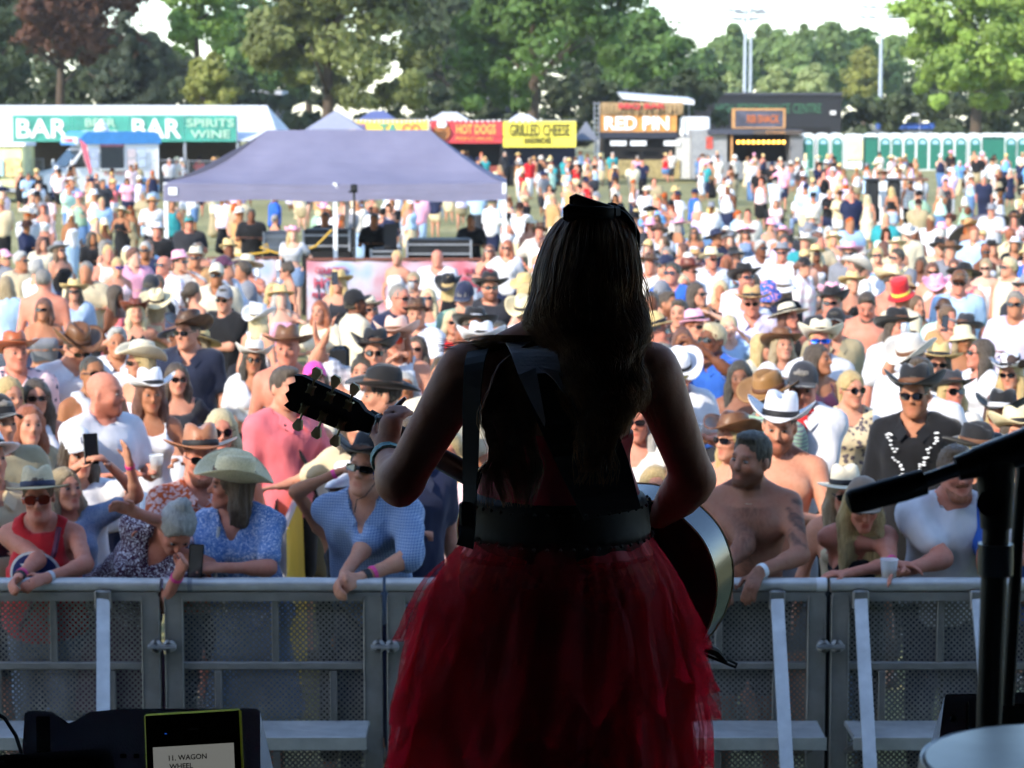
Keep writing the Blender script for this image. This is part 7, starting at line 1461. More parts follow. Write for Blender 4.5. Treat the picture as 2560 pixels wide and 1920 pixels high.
P(2537, 530, 'f', 'tight:palepink:floral', 'mid:brunette', 'cowboy:brown', None, -6, 'drink,dn', 'jeans:lightdenim', 'pink', lod=1); P(2170, 486, 'f', 'tank:cream', 'long:paleblond', None, None, 160, lod=1, bot='skirt:cream'); P(2231, 466, 'f', 'tube:black', 'long:blond', None, None, 150, lod=1, bot='hot:lightdenim', skin='tan'); P(2128, 462, 'f', 'tank:coral', 'pony:lightbrown', None, 'sun', 5, 'cup,dn', lod=1)
# by the ice cream van
for a in ((180, 448, 'm', 'polo:lightblue', 'bald', None, 40, 'shorts:khaki'), (222, 436, 'm', None, 'buzz:greyhair', None, -60, 'shorts:navy'), (258, 448, 'm', 'tee:charcoal', 'short:darkhair', None, 30, 'shorts:olive'), (283, 446, 'f', 'strap:coral', 'short:blond', 'fedora:straw', 60, 'hot:white'), (70, 432, 'm', 'tee:lightblue', 'short:darkhair', None, 20, 'jeans:black'), (98, 440, 'm', 'tee:black', 'short:ash', None, 10, 'shorts:navy'), (98, 488, 'f', 'vneck:white', 'long:brunette', None, 170, 'mini:black'), (120, 486, 'f', 'tee:palepink', 'mid:brunette', None, 150, 'skirt:palepink'), (380, 490, 'm', 'tee:white', 'short:brunette', 'cowboyflat:tan', 0, 'shorts:black'), (430, 500, 'm', 'vest:teal', 'short:brunette', None, -20, 'shorts:black'), (480, 370, 'm', 'tee:white', 'short:darkhair', None, 170, 'shorts:grey')):
    P(a[0], a[1], a[2], a[3], a[4], a[5], None, a[6], 'cup,dn' if a[0] % 3 else 'dn,cup', a[7], lod=1 if a[1] > 470 else 2, skin='pink' if a[0] % 2 else 'tan')
# ------------------------------------------------------------------ the rest of the crowd
def zone(px, py, Y):
    if Y > 95: return 'near the bar marquee' if px < 620 else 'by the hot dog stall' if px < 1260 else 'near the cheese stall' if px < 1470 else 'by the reed-roofed stall' if px < 1720 else 'by the container bar' if px < 2010 else 'near the portable toilets'
    if px < 420: return 'on the grass near the ice cream van'
    if px < 1290: return 'behind the sound desk gazebo' if Y > 45 else 'in front of the sound desk'
    d = 'far out' if Y > 70 else 'halfway out' if Y > 42 else 'close in'
    return f'{d} beyond the singer' if px < 1750 else f'{d} below the container bar' if px < 2010 else f'{d} below the first toilets' if px < 2270 else f'{d} below the sunlit tree'
rr = random.Random(11)
SH = ['white'] * 7 + ['cream', 'cream', 'palepink', 'palepink', 'pink', 'black', 'black', 'black', 'charcoal', 'charcoal', 'navy', 'navy', 'lightblue', 'lightblue', 'skyblue', 'blue', 'grey', 'lightgrey', 'lightgrey', 'red', 'coral', 'lilac', 'beige', 'beige', 'sage', 'mint', 'offwhite', 'offwhite', 'teal', 'denim', 'lavender', 'tan', 'khaki']
def outfit(near):
    sex = rr.choice('mf'); c = rr.choice(SH)
    top = rr.choice(('tee', 'tee', 'short', 'polo', 'vest') if sex == 'm' else ('tank', 'tee', 'dress', 'strap', 'vneck', 'tube')) + ':' + c
    if near and rr.random() < .18: top = top + ':' + rr.choice(('check', 'floral', 'stripe', 'plaid'))
    if sex == 'm' and rr.random() < .08: top = None
    bot = 'skirt:' + c if top and 'dress' in top else rr.choice(('jeans', 'shorts', 'shorts') if sex == 'm' else ('hot', 'skirt', 'jeans', 'long')) + ':' + rr.choice(('denim', 'navy', 'black', 'khaki', 'white', 'lightdenim', 'charcoal', 'beige'))
    if 'long:' in bot or 'skirt:' in bot or ':' in bot: pass
    hair = (rr.choice(('short', 'short', 'buzz', 'short')) if sex == 'm' else rr.choice(('long', 'mid', 'pony', 'bob', 'bun', 'long'))) + ':' + rr.choice(('brunette', 'darkhair', 'blond', 'lightbrown', 'ash', 'greyhair', 'paleblond', 'ginger', 'auburn', 'silver'))
    hat = None
    if rr.random() < .55: hat = rr.choice(('cowboy', 'cowboyflat', 'cowboy', 'fedora', 'cap', 'sun', 'bucket', 'cap', 'trilby')) + ':' + rr.choice(('white', 'cream', 'straw', 'palestraw', 'black', 'brown', 'pink', 'tan', 'darkbrown', 'offwhite', 'straw', 'black', 'grey', 'navy'))
    skin = rr.choice(('fair', 'pale', 'pink', 'tan', 'fair', 'pink', 'olive', 'brown', 'fair'))
    return sex, top, bot, hair, hat, skin
ARMS_F = ('dn,dn', 'cup,dn', 'dn,cup', 'clap,clap', 'hip,dn', 'dn,drink', 'fold,fold', 'phone,phone', 'dn,hip')
grid = {}
def near_taken(x, y, r):
    k = (int(x // 1), int(y // 1))
    return any((x - a) ** 2 + (y - b_) ** 2 < r * r for i in (-1, 0, 1) for j in (-1, 0, 1) for (a, b_) in grid.get((k[0] + i, k[1] + j), ()))
def take(x, y): grid.setdefault((int(x // 1), int(y // 1)), []).append((x, y))
for x, y in PEOPLE: take(x, y)
def pix(p): 
    d = p - Vector((0, 0, CAM_H)); zc = d.y * CP - d.z * SP; return 1280 + d.x * F_PX / zc, 960 - (d.y * SP + d.z * CP) * F_PX / zc
def open_spot(X, Y):
    px, py = pix(Vector((X, Y, gz(Y) + 1.7)))
    if not -40 < px < 2600: return None
    if 36.5 < Y < 46.5 and 395 < px < 1320: return None             # the sound desk
    if Y > 95 and px < 420: return None
    if Y < 37 and abs(X - (-1.3 - (Y - 12) * .045)) < .5: return None                          # the walkway
    if 26 < Y < 37.6 and 640 < px < 1290: return None
    if not ZL and Y > 15 and px < 420 and rr.random() > (.18 if Y < 28 else .04): return None              # open grass
    if px > 1500 and 46 < Y < 66 and rr.random() > .6: return None
    return px, py
far = []
ZL = False
def scatter(n, y0, y1, r, tries=60000, px=None):
    k = 0; t = 0
    while k < n and t < tries:
        t += 1; Y = y0 + (y1 - y0) * rr.random() ** .9; X = (rr.random() - .5) * Y * .46 if px is None else (px[0] + (px[1] - px[0]) * rr.random() - 1280) / F_PX * Y; q = open_spot(X, Y)
        if q is None or near_taken(X, Y, r): continue
        take(X, Y); far.append((Y, X, q)); k += 1
ZL = True; scatter(34, 48, 96, 1.0, px=(-20, 410)); scatter(14, 26, 46, 1.0, px=(-20, 410)); ZL = False; scatter(62, 12.3, 35, .52); scatter(60, 30, 46, .8); scatter(100, 46, 80, .85); scatter(190, 80, 122, .8)
far.sort(); n_ind = max(0, 300 - len(PEOPLE)); rest = []
for i, (Y, X, (px, py)) in enumerate(far):
    if i >= n_ind: rest.append((X, Y, px)); continue
    seat = Y > 42 and px > 1320 and rr.random() < .38; lod = 1 if Y < 22 else 2
    for _ in range(40):
        sex, top, bot, hair, hat, skin = outfit(lod == 1)
        wd = ((cw(top.split(':')[1]) + ' ' + TOPS[top.split(':')[0]][6]) if top else 'no shirt', hat, bot)
        z = zone(px, py, Y); nm = ('seated ' if seat else '') + ('shirtless ' if not top else '') + 'person in ' + ((f"{cw(top.split(':')[1])} {TOPS[top.split(':')[0]][6]}") if top else f"{cw(bot.split(':')[1])} {BOTS[bot.split(':')[0]][1]}") + (f" and {cw(hat.split(':')[1])} {HATW[hat.split(':')[0]]}" if hat else f" with {cw(hair.split(':')[1])} hair") + ' ' + z
        if nm not in LABELS and len(nm.split()) <= 16: break
    yaw = rr.gauss(0, 22) if rr.random() < .78 or Y < 34 else rr.uniform(90, 270)
    if lod == 2: hd = rr.choice(((0, -6, 0), (20, -6, 0), (-20, -6, 0))); ar = rr.choice(ARMS_F[:6]) if not seat else 'lap,lap'; h = 1.76 if sex == 'm' else 1.64; w = 1.05; lg = 0
    else: hd = (rr.uniform(-20, 20), rr.uniform(-13, 2), 0); ar = rr.choice(ARMS_F); h = rr.uniform(1.7, 1.83) if sex == 'm' else rr.uniform(1.57, 1.7); w = rr.choice((.95, 1.05, 1.15)); lg = round(rr.uniform(-.5, .5), 1)
    o, F = person(Vector((X, Y, gz(Y))), math.degrees(math.atan2(-X, Y - 4)) + yaw, sex, h, w, top, bot, hair, hat, rr.choice((None, 'sun')) if Y < 36 else None, skin, ar, hd, seat=seat, lod=lod, legs=lg, lab=nm)
    if seat: chair_for(o, rr.choice(('navy', 'darkgreen', 'black', 'grey')))
# past 300: the hindmost people as one mass
def crowd_mesh(spots):
    VV, FF, CC, n0 = [], [], [], 0; cache = {}
    cols = lambda c: np.array(lin(PAL.get(c, c)))
    for (X, Y, px) in spots:
        sex, top, bot, hair, hat, skin = outfit(False); top = top or 'vest:' + 'tan'; seat = False; ar = rr.choice(('dn,dn', 'cup,dn', 'clap,clap')) if not seat else 'lap,lap'
        fk = (sex, ar, seat)
        if fk not in cache: cache[fk] = (Fig(sex, 1.74 if sex == 'm' else 1.64, 1.05, arms=ar.split(','), seat=seat, lod=3), {})
        F, pc = cache[fk]; T = TOPS[top.split(':')[0]]; bk = bot.split(':')[0]
        def g(k, fn):
            if k not in pc: pc[k] = fn()
            return pc[k]
        bits = [(g('b', F.body), SKIN[skin]), (g(('t', top.split(':')[0]), lambda: F.top(T[0], T[1], T[2], T[3], T[4])), top.split(':')[1]), (g(('o', bk), lambda: F.bottom({'long': 'skirt', 'mini': 'skirt'}.get(bk, bk), .013, 1.02, {'long': .78}.get(bk))), bot.split(':')[1]), (g(('h', hair.split(':')[0]), lambda: F.hair(hair.split(':')[0])), hair.split(':')[1])]
        if hat:
            me, _b = hat_mesh(hat.split(':')[0]); 
            def hv():
                v = np.empty(len(me.vertices) * 3); me.vertices.foreach_get('co', v); f = np.empty(len(me.loops), np.int32); me.loops.foreach_get('vertex_index', f); return F.hc + ((v.reshape(-1, 3) * 1.06 + V3(0, .012, .055)) @ F.H.T) * F.hs, f.reshape(-1, 4)
            bits.append((g(('hat', hat.split(':')[0]), hv), hat.split(':')[1]))
        a = math.atan2(-X, Y - 4) + (rr.gauss(0, .5) if rr.random() < .7 else rr.uniform(1.6, 4.6)); R = np.array(((math.cos(a), -math.sin(a), 0), (math.sin(a), math.cos(a), 0), (0, 0, 1)))
        for (v, f), c in bits:
            if not len(v): continue
            VV.append(v @ R.T + V3(X, Y, gz(Y))); FF.append(f + n0); n0 += len(v); CC.append(np.tile(cols(c), (len(v), 1)))
    me = mesh_np('crowd', np.concatenate(VV), np.concatenate(FF)); at_ = me.color_attributes.new('tint', 'FLOAT_COLOR', 'POINT'); c = np.ones((n0, 4), np.float32); c[:, :3] = np.concatenate(CC); at_.data.foreach_set('color', c.ravel()); return me
if rest:
    m, n, l, b = nmat('crowd'); a_ = n.new('ShaderNodeAttribute'); a_.attribute_name = 'tint'; l.new(a_.outputs['Color'], b.inputs['Base Color']); b.inputs['Roughness'].default_value = .75; b.inputs['Specular IOR Level'].default_value = .2
    tag(link('crowd', crowd_mesh(rest), m), 'distant part of the festival crowd in front of the stalls', 'crowd', kind='stuff')
print('PEOPLE', len(PEOPLE), 'rest', len(rest))
# ------------------------------------------------------------------ the singer, seen from behind
SB = STAGE_Z + .03; SX, SY = .098, 5.0
loc = lambda p: (-(p.x - SX), -(p.y - SY), p.z - SB)
def wrist(px, py, Y): return loc(at(px, py, Y))
sf = Fig('f', 1.665, 1.32, 0, 0, 0, (-4, 4, -8), ((wrist(1600, 1350, 5.22), (1, .5, -.1), .5), (wrist(966, 1142, 5.22), (.45, .5, -1), .7)), False, 0, 0, .208)
sf.armk = 1.17; sf.hc = V3(*loc(at(1472, 652, 5.0)))
sf.hand[1] = (V3(-.12, -.30, .95) / np.linalg.norm(V3(-.12, -.30, .95)), sf.hand[1][1], .8, V3(-.5, -.85, 0)); sf.hand[0] = (sf.hand[0][0], sf.hand[0][1], .5, V3(0, .9, -.3))
v, f = sf.body(); me = mesh_np('person', v, f); me.materials.append(skin_mat()); set_tint(me, sf.tint(v))
sg = link('person', me, None, None, '#b98670', (SX, SY, SB), (0, 0, math.pi)); tag(sg, 'singer seen from behind in red tulle skirt with long brown hair and black bow', 'person')
M_RED = solid('red_satin', '#b5122c', .7, var=.2); M_BLK = solid('black_leather', '#0b0b0d', .7, var=.2, spec=.25); M_HIGHLIGHT = solid('leather_highlight', '#d2d0d8', .3, var=.12, bmp=.15, bscale=120); M_RIB = solid('black_ribbon', '#0c0b0e', .7)
sf.tubez = 1.28; vv, ff = sf.top('tube', 0, .011, .98, 'crew'); link('bodice', mesh_np('bodice', vv, ff), M_RED, sg)
def band(z0, z1, g, name, mat):
    lo, hi = sf.bounds([sf.tp(-.25, -.2, z0), sf.tp(.25, .2, z1)], .06); F = Field(*(axis(a, c, .012) for a, c in zip(lo, hi))); sf.torso(F, g); F.cut((0, 0, 1), sf.tp(0, 0, z1)); F.cut((0, 0, -1), sf.tp(0, 0, z0)); vv, ff = F.mesh(); return link(name, mesh_np(name, vv, ff), mat, sg)
ZW = loc(at(1390, 1345, 5.0))[2] / sf.k; ZT = loc(at(1390, 1236, 5.0))[2] / sf.k
bl = band(ZW - .0, ZT, .022, 'wide_belt', M_BLK)
zc_ = (ZW + .02) * sf.k
def stud_ring(z, rx, ry, n=46):
    b = MB()
    for a in np.linspace(0, 2 * math.pi, n, endpoint=False): b.lathe([(0, -.0045), (.0045, 0), (0, .0045)], 6, (math.sin(a) * rx, math.cos(a) * ry, z))
    return b.build('lacing', M_BLK, bl)
ext = np.array([x.co for x in bl.data.vertices]); 
for zz in (ZW + .012, ZT - .012):
    q = ext[np.abs(ext[:, 2] - zz * sf.k) < .02]; stud_ring(zz * sf.k, np.abs(q[:, 0]).max() + .002, np.abs(q[:, 1]).max() + .002)
# tulle skirt: lining and many layers of pointed net
def tulle():
    m, n, l, b = nmat('tulle'); nz = noise(n, l, 60, 2); c = ramp(n, l, noise(n, l, 7, 3).outputs[0], ((.3, (.45, .006, .022)), (.7, (.75, .015, .05)))); l.new(c, b.inputs['Base Color']); b.inputs['Roughness'].default_value = .7
    tl = n.new('ShaderNodeBsdfTranslucent'); l.new(c, tl.inputs[0]); m1 = n.new('ShaderNodeMixShader'); m1.inputs[0].default_value = .65; l.new(b.outputs[0], m1.inputs[1]); l.new(tl.outputs[0], m1.inputs[2])
    tr = n.new('ShaderNodeBsdfTransparent'); tr.inputs[0].default_value = (1, .9, .9, 1); m2 = n.new('ShaderNodeMixShader'); l.new(ramp(n, l, nz.outputs[0], ((.35, .22), (.65, .52))), m2.inputs[0]); l.new(tr.outputs[0], m2.inputs[1]); l.new(m1.outputs[0], m2.inputs[2]); l.new(m2.outputs[0], n['Material Output'].inputs[0]); return m
M_TUL = tulle(); zw = ZW * sf.k - .005
def skr(d): return np.interp(d, (-.02, 0, .09, .17, .3, .45, .6, .8), (.184, .190, .240, .262, .274, .280, .284, .288))
sk = empty('skirt', (0, 0, 0)); sk.parent = sg
b = MB(); b.lathe([(.182, zw + .03), (.186, zw - .03), (.19, zw - .1), (.185, zw - .25), (.18, zw - .5), (.18, zw - .62)], 30, (0, .0, 0), 1, .86); b.build('lining', solid('lining_black', '#160205', .9), sk, True)
rg = np.random.default_rng(21); petals = 0
for tier, (d0, L0, n, out) in enumerate(((-.02, .30, 24, .0), (.02, .36, 24, .006), (.07, .38, 24, .008), (.14, .40, 24, .010), (.22, .40, 24, .010), (.30, .42, 24, .008), (-.02, .74, 22, -.03), (-.02, .76, 22, -.055))):
    for k in range(n):
        a = 2 * math.pi * (k + rg.uniform(-.35, .35)) / n; L = L0 * rg.uniform(.8, 1.2); wd = rg.uniform(.035, .075); cols, rows = 9, 10; V = []; ph = rg.uniform(0, 6); fl = rg.uniform(-.02, .045); sw = rg.normal(0, .05)
        for r_ in range(rows):
            t = r_ / (rows - 1); d = d0 + L * t * rg.uniform(.985, 1.015); rad = skr(d) + out + fl * t * 1.4
            for c_ in range(cols):
                s_ = (c_ / (cols - 1) - .5) * 2; ww = wd * (.55 + 1.2 * t) * (1 if t < .62 else max(.02, 1 - (t - .62) / .38 * .97)); aa = a + s_ * ww / max(rad, .1) + sw * t
                rr_ = rad + (.010 * math.cos(s_ * 3 + ph) + .007 * math.cos(s_ * 8 + ph * 2)) * (.4 + t) + .006 * math.sin(d * 30 + ph); V.append((math.sin(aa) * rr_ + .05 * d, math.cos(aa) * rr_ * .82, zw - d + .01 * abs(s_) * t))
        b = MB(); b.poly(V, [(i * cols + j, i * cols + j + 1, (i + 1) * cols + j + 1, (i + 1) * cols + j) for i in range(rows - 1) for j in range(cols - 1)]); b.build('tulle_layer', M_TUL, sk, True)
# hair: a dark core and thousands of strands
def spline(ctrl, n):
    t = np.linspace(0, 1, n); k = np.linspace(0, 1, len(ctrl)); c = np.array(ctrl); x = np.stack([np.interp(t, k, c[:, i]) for i in range(c.shape[1])], 1)
    for _ in range(3): x[1:-1] = .25 * x[:-2] + .5 * x[1:-1] + .25 * x[2:]
    return x
def strands(name, paths, rad, mat, parent, sides=3):
    P = np.array(paths); N, K, _ = P.shape; d = np.gradient(P, axis=1); d /= np.maximum(np.linalg.norm(d, axis=2, keepdims=True), 1e-9); u = np.cross(d, V3(.3, .9, .2)); u /= np.maximum(np.linalg.norm(u, axis=2, keepdims=True), 1e-9); w = np.cross(d, u)
    r = rad * np.linspace(1, .25, K)[None, :, None] ** .7; V = np.stack([P + (u * math.cos(2 * math.pi * s / sides) + w * math.sin(2 * math.pi * s / sides)) * r for s in range(sides)], 2)
    i0 = (np.arange(N)[:, None, None] * K + np.arange(K - 1)[None, :, None]) * sides; s = np.arange(sides)[None, None, :]; s2 = (s + 1) % sides; F = np.stack([i0 + s, i0 + s2, i0 + sides + s2, i0 + sides + s], 3).reshape(-1, 4)
    return link(name, mesh_np(name, V.reshape(-1, 3), F), mat, parent)
mh, n, l, b = nmat('brown_hair'); at2 = noise(n, l, 22, 2); l.new(ramp(n, l, at2.outputs[0], ((.3, lin('#5a3c28')), (.5, lin('#8f6a46')), (.7, lin('#c9a67c')))), b.inputs['Base Color']); b.inputs['Roughness'].default_value = .38; b.inputs['Specular IOR Level'].default_value = .6
tlh = n.new('ShaderNodeBsdfTranslucent'); tlh.inputs[0].default_value = (*lin('#a87a4c'), 1); mxh = n.new('ShaderNodeMixShader'); mxh.inputs[0].default_value = .4; l.new(b.outputs[0], mxh.inputs[1]); l.new(tlh.outputs[0], mxh.inputs[2]); l.new(mxh.outputs[0], n['Material Output'].inputs[0])
W2 = lambda px, py, Y: np.array(loc(at(px, py, Y)))
hr = empty('hair', (0, 0, 0)); hr.parent = sg
lo, hi = np.array((-.34, -.12, 1.0)), np.array((.2, .3, 1.75)); Fh = Field(*(axis(a, c, .011) for a, c in zip(lo, hi)))
Fh.el(W2(1474, 645, 5.0), V3(.094, .104, .100), None, .03); Fh.rc(W2(1470, 700, 4.97), W2(1458, 850, 4.93), .095, .10, .05, flat=V3(0, 1, 0), q=.75); Fh.rc(W2(1458, 850, 4.92), W2(1450, 1010, 4.885), .095, .06, .04, flat=V3(0, 1, 0), q=.45)
vv, ff = Fh.mesh(); link('hair_core', mesh_np('hair_core', vv, ff), solid('hair_dark', '#241811', .6, var=.3), hr)
paths = []; rows = [(528, 1445, 1530, 5.0, .035), (548, 1402, 1562, 4.995, .075), (582, 1375, 1582, 4.985, .095), (640, 1350, 1598, 4.975, .105), (710, 1335, 1602, 4.965, .105), (790, 1312, 1604, 4.95, .09), (860, 1345, 1612, 4.905, .06), (930, 1392, 1608, 4.855, .045), (1000, 1415, 1600, 4.830, .035), (1080, 1425, 1580, 4.815, .03), (1160, 1415, 1550, 4.815, .02), (1240, 1400, 1520, 4.815, .02)]
for i in range(1750):
    u = rg.uniform(0, 1) if rg.uniform() < .75 else (rg.beta(.35, .35)); lay = rg.uniform(-.3, 1); cl = int(u * 9 + rg.normal(0, .25)); ph = cl * 1.1 + rg.normal(0, .25); e = rg.uniform(.60, .98) if .2 < u < .85 else rg.uniform(.52, .86); pts = []; fz = rg.normal(0, 1); am = rg.uniform(.7, 1.3)
    for j, (y, x0, x1, Y, dp) in enumerate(rows):
        t = j / (len(rows) - 1); wv = fz * (1.5 + 6 * t) + (rg.normal(0, 3) if j > 3 else 0); pts.append(W2(x0 + (x1 - x0) * u + wv, y + rg.normal(0, 4), Y - dp * math.sqrt(max(0, 1 - (2 * u - 1) ** 2)) * .9 - .012 * lay - .006 * math.cos(y / 30. + ph)))
    pts = spline(pts, 30); yy = np.interp(np.linspace(0, 1, 30), np.linspace(0, 1, len(rows)), [r_[0] for r_ in rows]); A_ = np.clip((yy - 660) / 170, 0, 1) * am * (15 if u < .8 else 19) / 1200; pts[:, 0] -= A_ * np.sin(yy / 27. + ph); pts[:, 1] += A_ * .6 * np.cos(yy / 27. + ph); k = max(8, int(30 * e)); idx = np.linspace(0, k - 1, 20); paths.append(np.stack([np.interp(idx, np.arange(30), pts[:, q]) for q in range(3)], 1))
tag(strands('loose_strand', paths, .0013, mh, hr), kind='stuff')
paths = []                                                          # the lock on the bare shoulder and the one the wind has lifted
for i in range(560):
    u = rg.uniform(0, 1); ph = int(u * 5) * 1.2; am = rg.uniform(.6, 1.3); fz = rg.normal(0, 5); c = [W2(1335 + 25 * u, 850, 4.90), W2(1290 + 40 * u, 880, 4.855)] + [W2(1218 + 125 * u + fz, y, 4.835 - .008 * u) for y in (940, 1000, 1060, 1120, 1180, 1240 + rg.uniform(-60, 30))]
    c = spline(c, 15); w_ = np.clip(np.arange(15) / 5, 0, 1) * am * 13 / 1200 * np.sin(np.linspace(850, 1240, 15) / 25. + ph); c[:, 0] -= w_; paths.append(c)
for i in range(170):
    u = rg.uniform(0, 1); dx = rg.uniform(0, 150) ** 1.0; c = [W2(1400, 845 + 30 * u, 4.93), W2(1300, 838 + 45 * u, 4.86 + .1 * u), W2(1225, 836 + 46 * u, 4.92), W2(1165 + dx * .3, 848 + 50 * u + rg.normal(0, 4), 4.96), W2(1088 + dx, 856 + 52 * u * (.3 + dx / 150) + rg.normal(0, 9), 5.0 + rg.normal(0, .03))]
    paths.append(spline(c, 15))
for i in range(150):                                                # fly-away hairs
    a = rg.uniform(-1, 1); y = rg.uniform(680, 960); x = 1345 - rg.uniform(0, 8) if a < 0 else 1602 + rg.uniform(0, 10); sgn = -1 if a < 0 else 1; c = [W2(x - sgn * 25, y - 60, 4.96), W2(x + sgn * rg.uniform(0, 14), y, 4.95), W2(x + sgn * rg.uniform(6, 30), y + 50, 4.95), W2(x + sgn * rg.uniform(-5, 36), y + rg.uniform(80, 130), 4.94)]; paths.append(spline(c, 15))
tag(strands('wind_blown_lock', paths, .0011, mh, hr), kind='stuff')
# bow
bw = empty('hair_bow', (0, 0, 0)); bw.parent = sg
def loop(pts, w, name='bow_loop'):
    b = MB(); P = [Vector(W2(*p)) for p in pts]; V = []
    for i, p in enumerate(P): V += [p + Vector((0, w * .25, w * .5)), p - Vector((0, w * .25, w * .5))]
    b.poly(V, [(2 * i, 2 * i + 1, 2 * i + 3, 2 * i + 2) for i in range(len(P) - 1)]); o = b.build(name, M_RIB, bw, True); sm = o.modifiers.new('thickness', 'SOLIDIFY'); sm.thickness = .004; return o
loop([(1534, 528, 4.935), (1505, 519, 4.925), (1470, 508, 4.92), (1440, 497, 4.92), (1424, 504, 4.925), (1440, 516, 4.93), (1480, 521, 4.935), (1534, 530, 4.94)], .022); loop([(1534, 532, 4.925), (1500, 530, 4.915), (1455, 530, 4.91), (1420, 524, 4.91), (1408, 534, 4.915), (1425, 545, 4.92), (1480, 540, 4.925), (1534, 534, 4.93)], .024)
loop([(1528, 528, 4.96), (1560, 540, 4.97), (1582, 566, 4.985), (1594, 598, 4.99), (1596, 608, 4.99)], .035, 'bow_tail'); loop([(1530, 530, 4.955), (1566, 552, 4.96), (1586, 578, 4.965), (1588, 596, 4.97)], .03, 'bow_tail'); b = MB(); b.box(Vector(W2(1530, 529, 4.95)), (.035, .03, .035), bev=.01); b.build('bow_knot', M_RIB, bw)
# straps over the back
def strip(pts, name, mat, th=.004):
    E1, E2 = (spline([W2(*a[i]) for a in pts], 4 * len(pts)) for i in (0, 1)); V = [Vector(q) for a in zip(E1, E2) for q in a]; pts = E1; b = MB(); b.poly(V, [(2 * i, 2 * i + 1, 2 * i + 3, 2 * i + 2) for i in range(len(pts) - 1)]); o = b.build(name, mat, sg, False); s_ = o.modifiers.new('thickness', 'SOLIDIFY'); s_.thickness = th; return o
strip([((1262, 850, 4.945), (1420, 838, 4.945)), ((1280, 880, 4.875), (1440, 880, 4.9)), ((1300, 940, 4.832), (1470, 935, 4.832)), ((1340, 1050, 4.812), (1530, 1040, 4.812)), ((1400, 1180, 4.810), (1575, 1160, 4.820)), ((1460, 1300, 4.820), (1600, 1270, 4.860))], 'guitar_strap', solid('dark_leather', '#23222a', .5, var=.15))
strip([((1258, 848, 4.940), (1378, 840, 4.940)), ((1276, 878, 4.868), (1392, 878, 4.853)), ((1296, 938, 4.826), (1402, 930, 4.826))], 'strap_highlight', M_HIGHLIGHT); strip([((1296, 938, 4.826), (1340, 920, 4.826)), ((1330, 1010, 4.809), (1352, 985, 4.809)), ((1362, 1068, 4.804), (1364, 1052, 4.804))], 'strap_highlight', M_HIGHLIGHT); strip([((1346, 918, 4.826), (1402, 930, 4.826)), ((1386, 950, 4.816), (1420, 975, 4.816)), ((1432, 1020, 4.806), (1440, 1022, 4.806))], 'strap_highlight', M_HIGHLIGHT)  # pale strips over the strap paint the sky's highlight on its leather
strip([((1180, 862, 5.0), (1240, 850, 5.0)), ((1162, 900, 4.890), (1212, 890, 4.880)), ((1158, 1000, 4.870), (1202, 1000, 4.850)), ((1158, 1120, 4.860), (1198, 1120, 4.845)), ((1160, 1240, 4.850), (1192, 1240, 4.830)), ((1158, 1320, 4.820), (1190, 1320, 4.810)), ((1142, 1362, 4.810), (1184, 1374, 4.800))], 'hanging_strap', M_RIB)
b = MB(); b.box(Vector(W2(1165, 1285, 4.820)), (.028, .02, .05), bev=.005); b.build('strap_buckle', M_BLK, sg)
wr = MB(); E_, W_ = sf.elb[1], sf.wri[1]; d_ = (W_ - E_) / np.linalg.norm(W_ - E_); wr.tube([Vector(W_ - d_ * .045), Vector(W_ - d_ * .015)], .0385, 14); wr.build('bracelet', solid('beads', '#5e8f92', .6, var=.6, vscale=130), sg)
# boots
for px in (1300, 1456):
    c = Vector(W2(px, 1860, 4.84)); b = MB(); b.lathe([(0, c.z + .02), (.030, c.z + .018), (.042, c.z + .004), (.044, c.z - .03), (.046, c.z - .15), (.05, c.z - .3), (.045, .1), (.045, .0)], 18, (c.x, c.y, 0)); b.build('boot', M_BLK, sg, True)
    b = MB(); b.lathe([(0.0, 0), (.045, 0), (.045, .05), (.03, .085), (0, .09)], 14, (c.x, c.y - .07, -.03), 1, 2.3); b.build('boot_foot', M_BLK, sg, True)
    for k in range(4): b = MB(); b.lathe([(.046, -.005), (.05, 0), (.046, .005)], 18, (c.x, c.y, c.z - .025 - .032 * k)); b.build('boot_welt', solid('boot_welt', '#25242a', .4), sg, True)
# ---- guitar
G0 = at(1590, 1440, 5.235); ga_ = Vector((-.85, .32, .415)).normalized(); gn = Vector((.42, .90, .1)); gn = (gn - ga_ * gn.dot(ga_)).normalized(); gt = gn.cross(ga_)
GM = Matrix((ga_, gt, gn)).transposed().to_4x4(); GM.translation = G0
gu = bpy.data.objects.new('guitar', None); COL.objects.link(gu); gu.matrix_world = GM; tag(gu, 'black acoustic guitar with cream tuner buttons held by the singer', 'guitar')
M_GB = solid('black_lacquer', '#070709', .2, var=.1, spec=.35, coat=.1); M_CREAM = solid('cream_plastic', '#c9bf8e', .35); M_WOOD = solid('neck_wood', '#3a1d0e', .3, coat=.4, var=.25, vscale=20)
ou = [(-.205, 0), (-.2, .06), (-.175, .12), (-.12, .178), (-.04, .205), (.04, .2), (.10, .172), (.15, .145), (.2, .135), (.25, .142), (.30, .152), (.35, .148), (.39, .12), (.415, .07), (.42, .0)]
for _ in range(2): ou = [q for a, c in zip(ou, ou[1:]) for q in (a, ((a[0] + c[0]) / 2, (a[1] + c[1]) / 2))] + [ou[-1]]
for _ in range(3): ou = [ou[0]] + [tuple((ou[i - 1][k] + 2 * ou[i][k] + ou[i + 1][k]) / 4 for k in (0, 1)) for i in range(1, len(ou) - 1)] + [ou[-1]]
ol = ou + [(x, -y) for x, y in reversed(ou[1:-1])]; n_ = len(ol); D0, D1 = -.055, .055
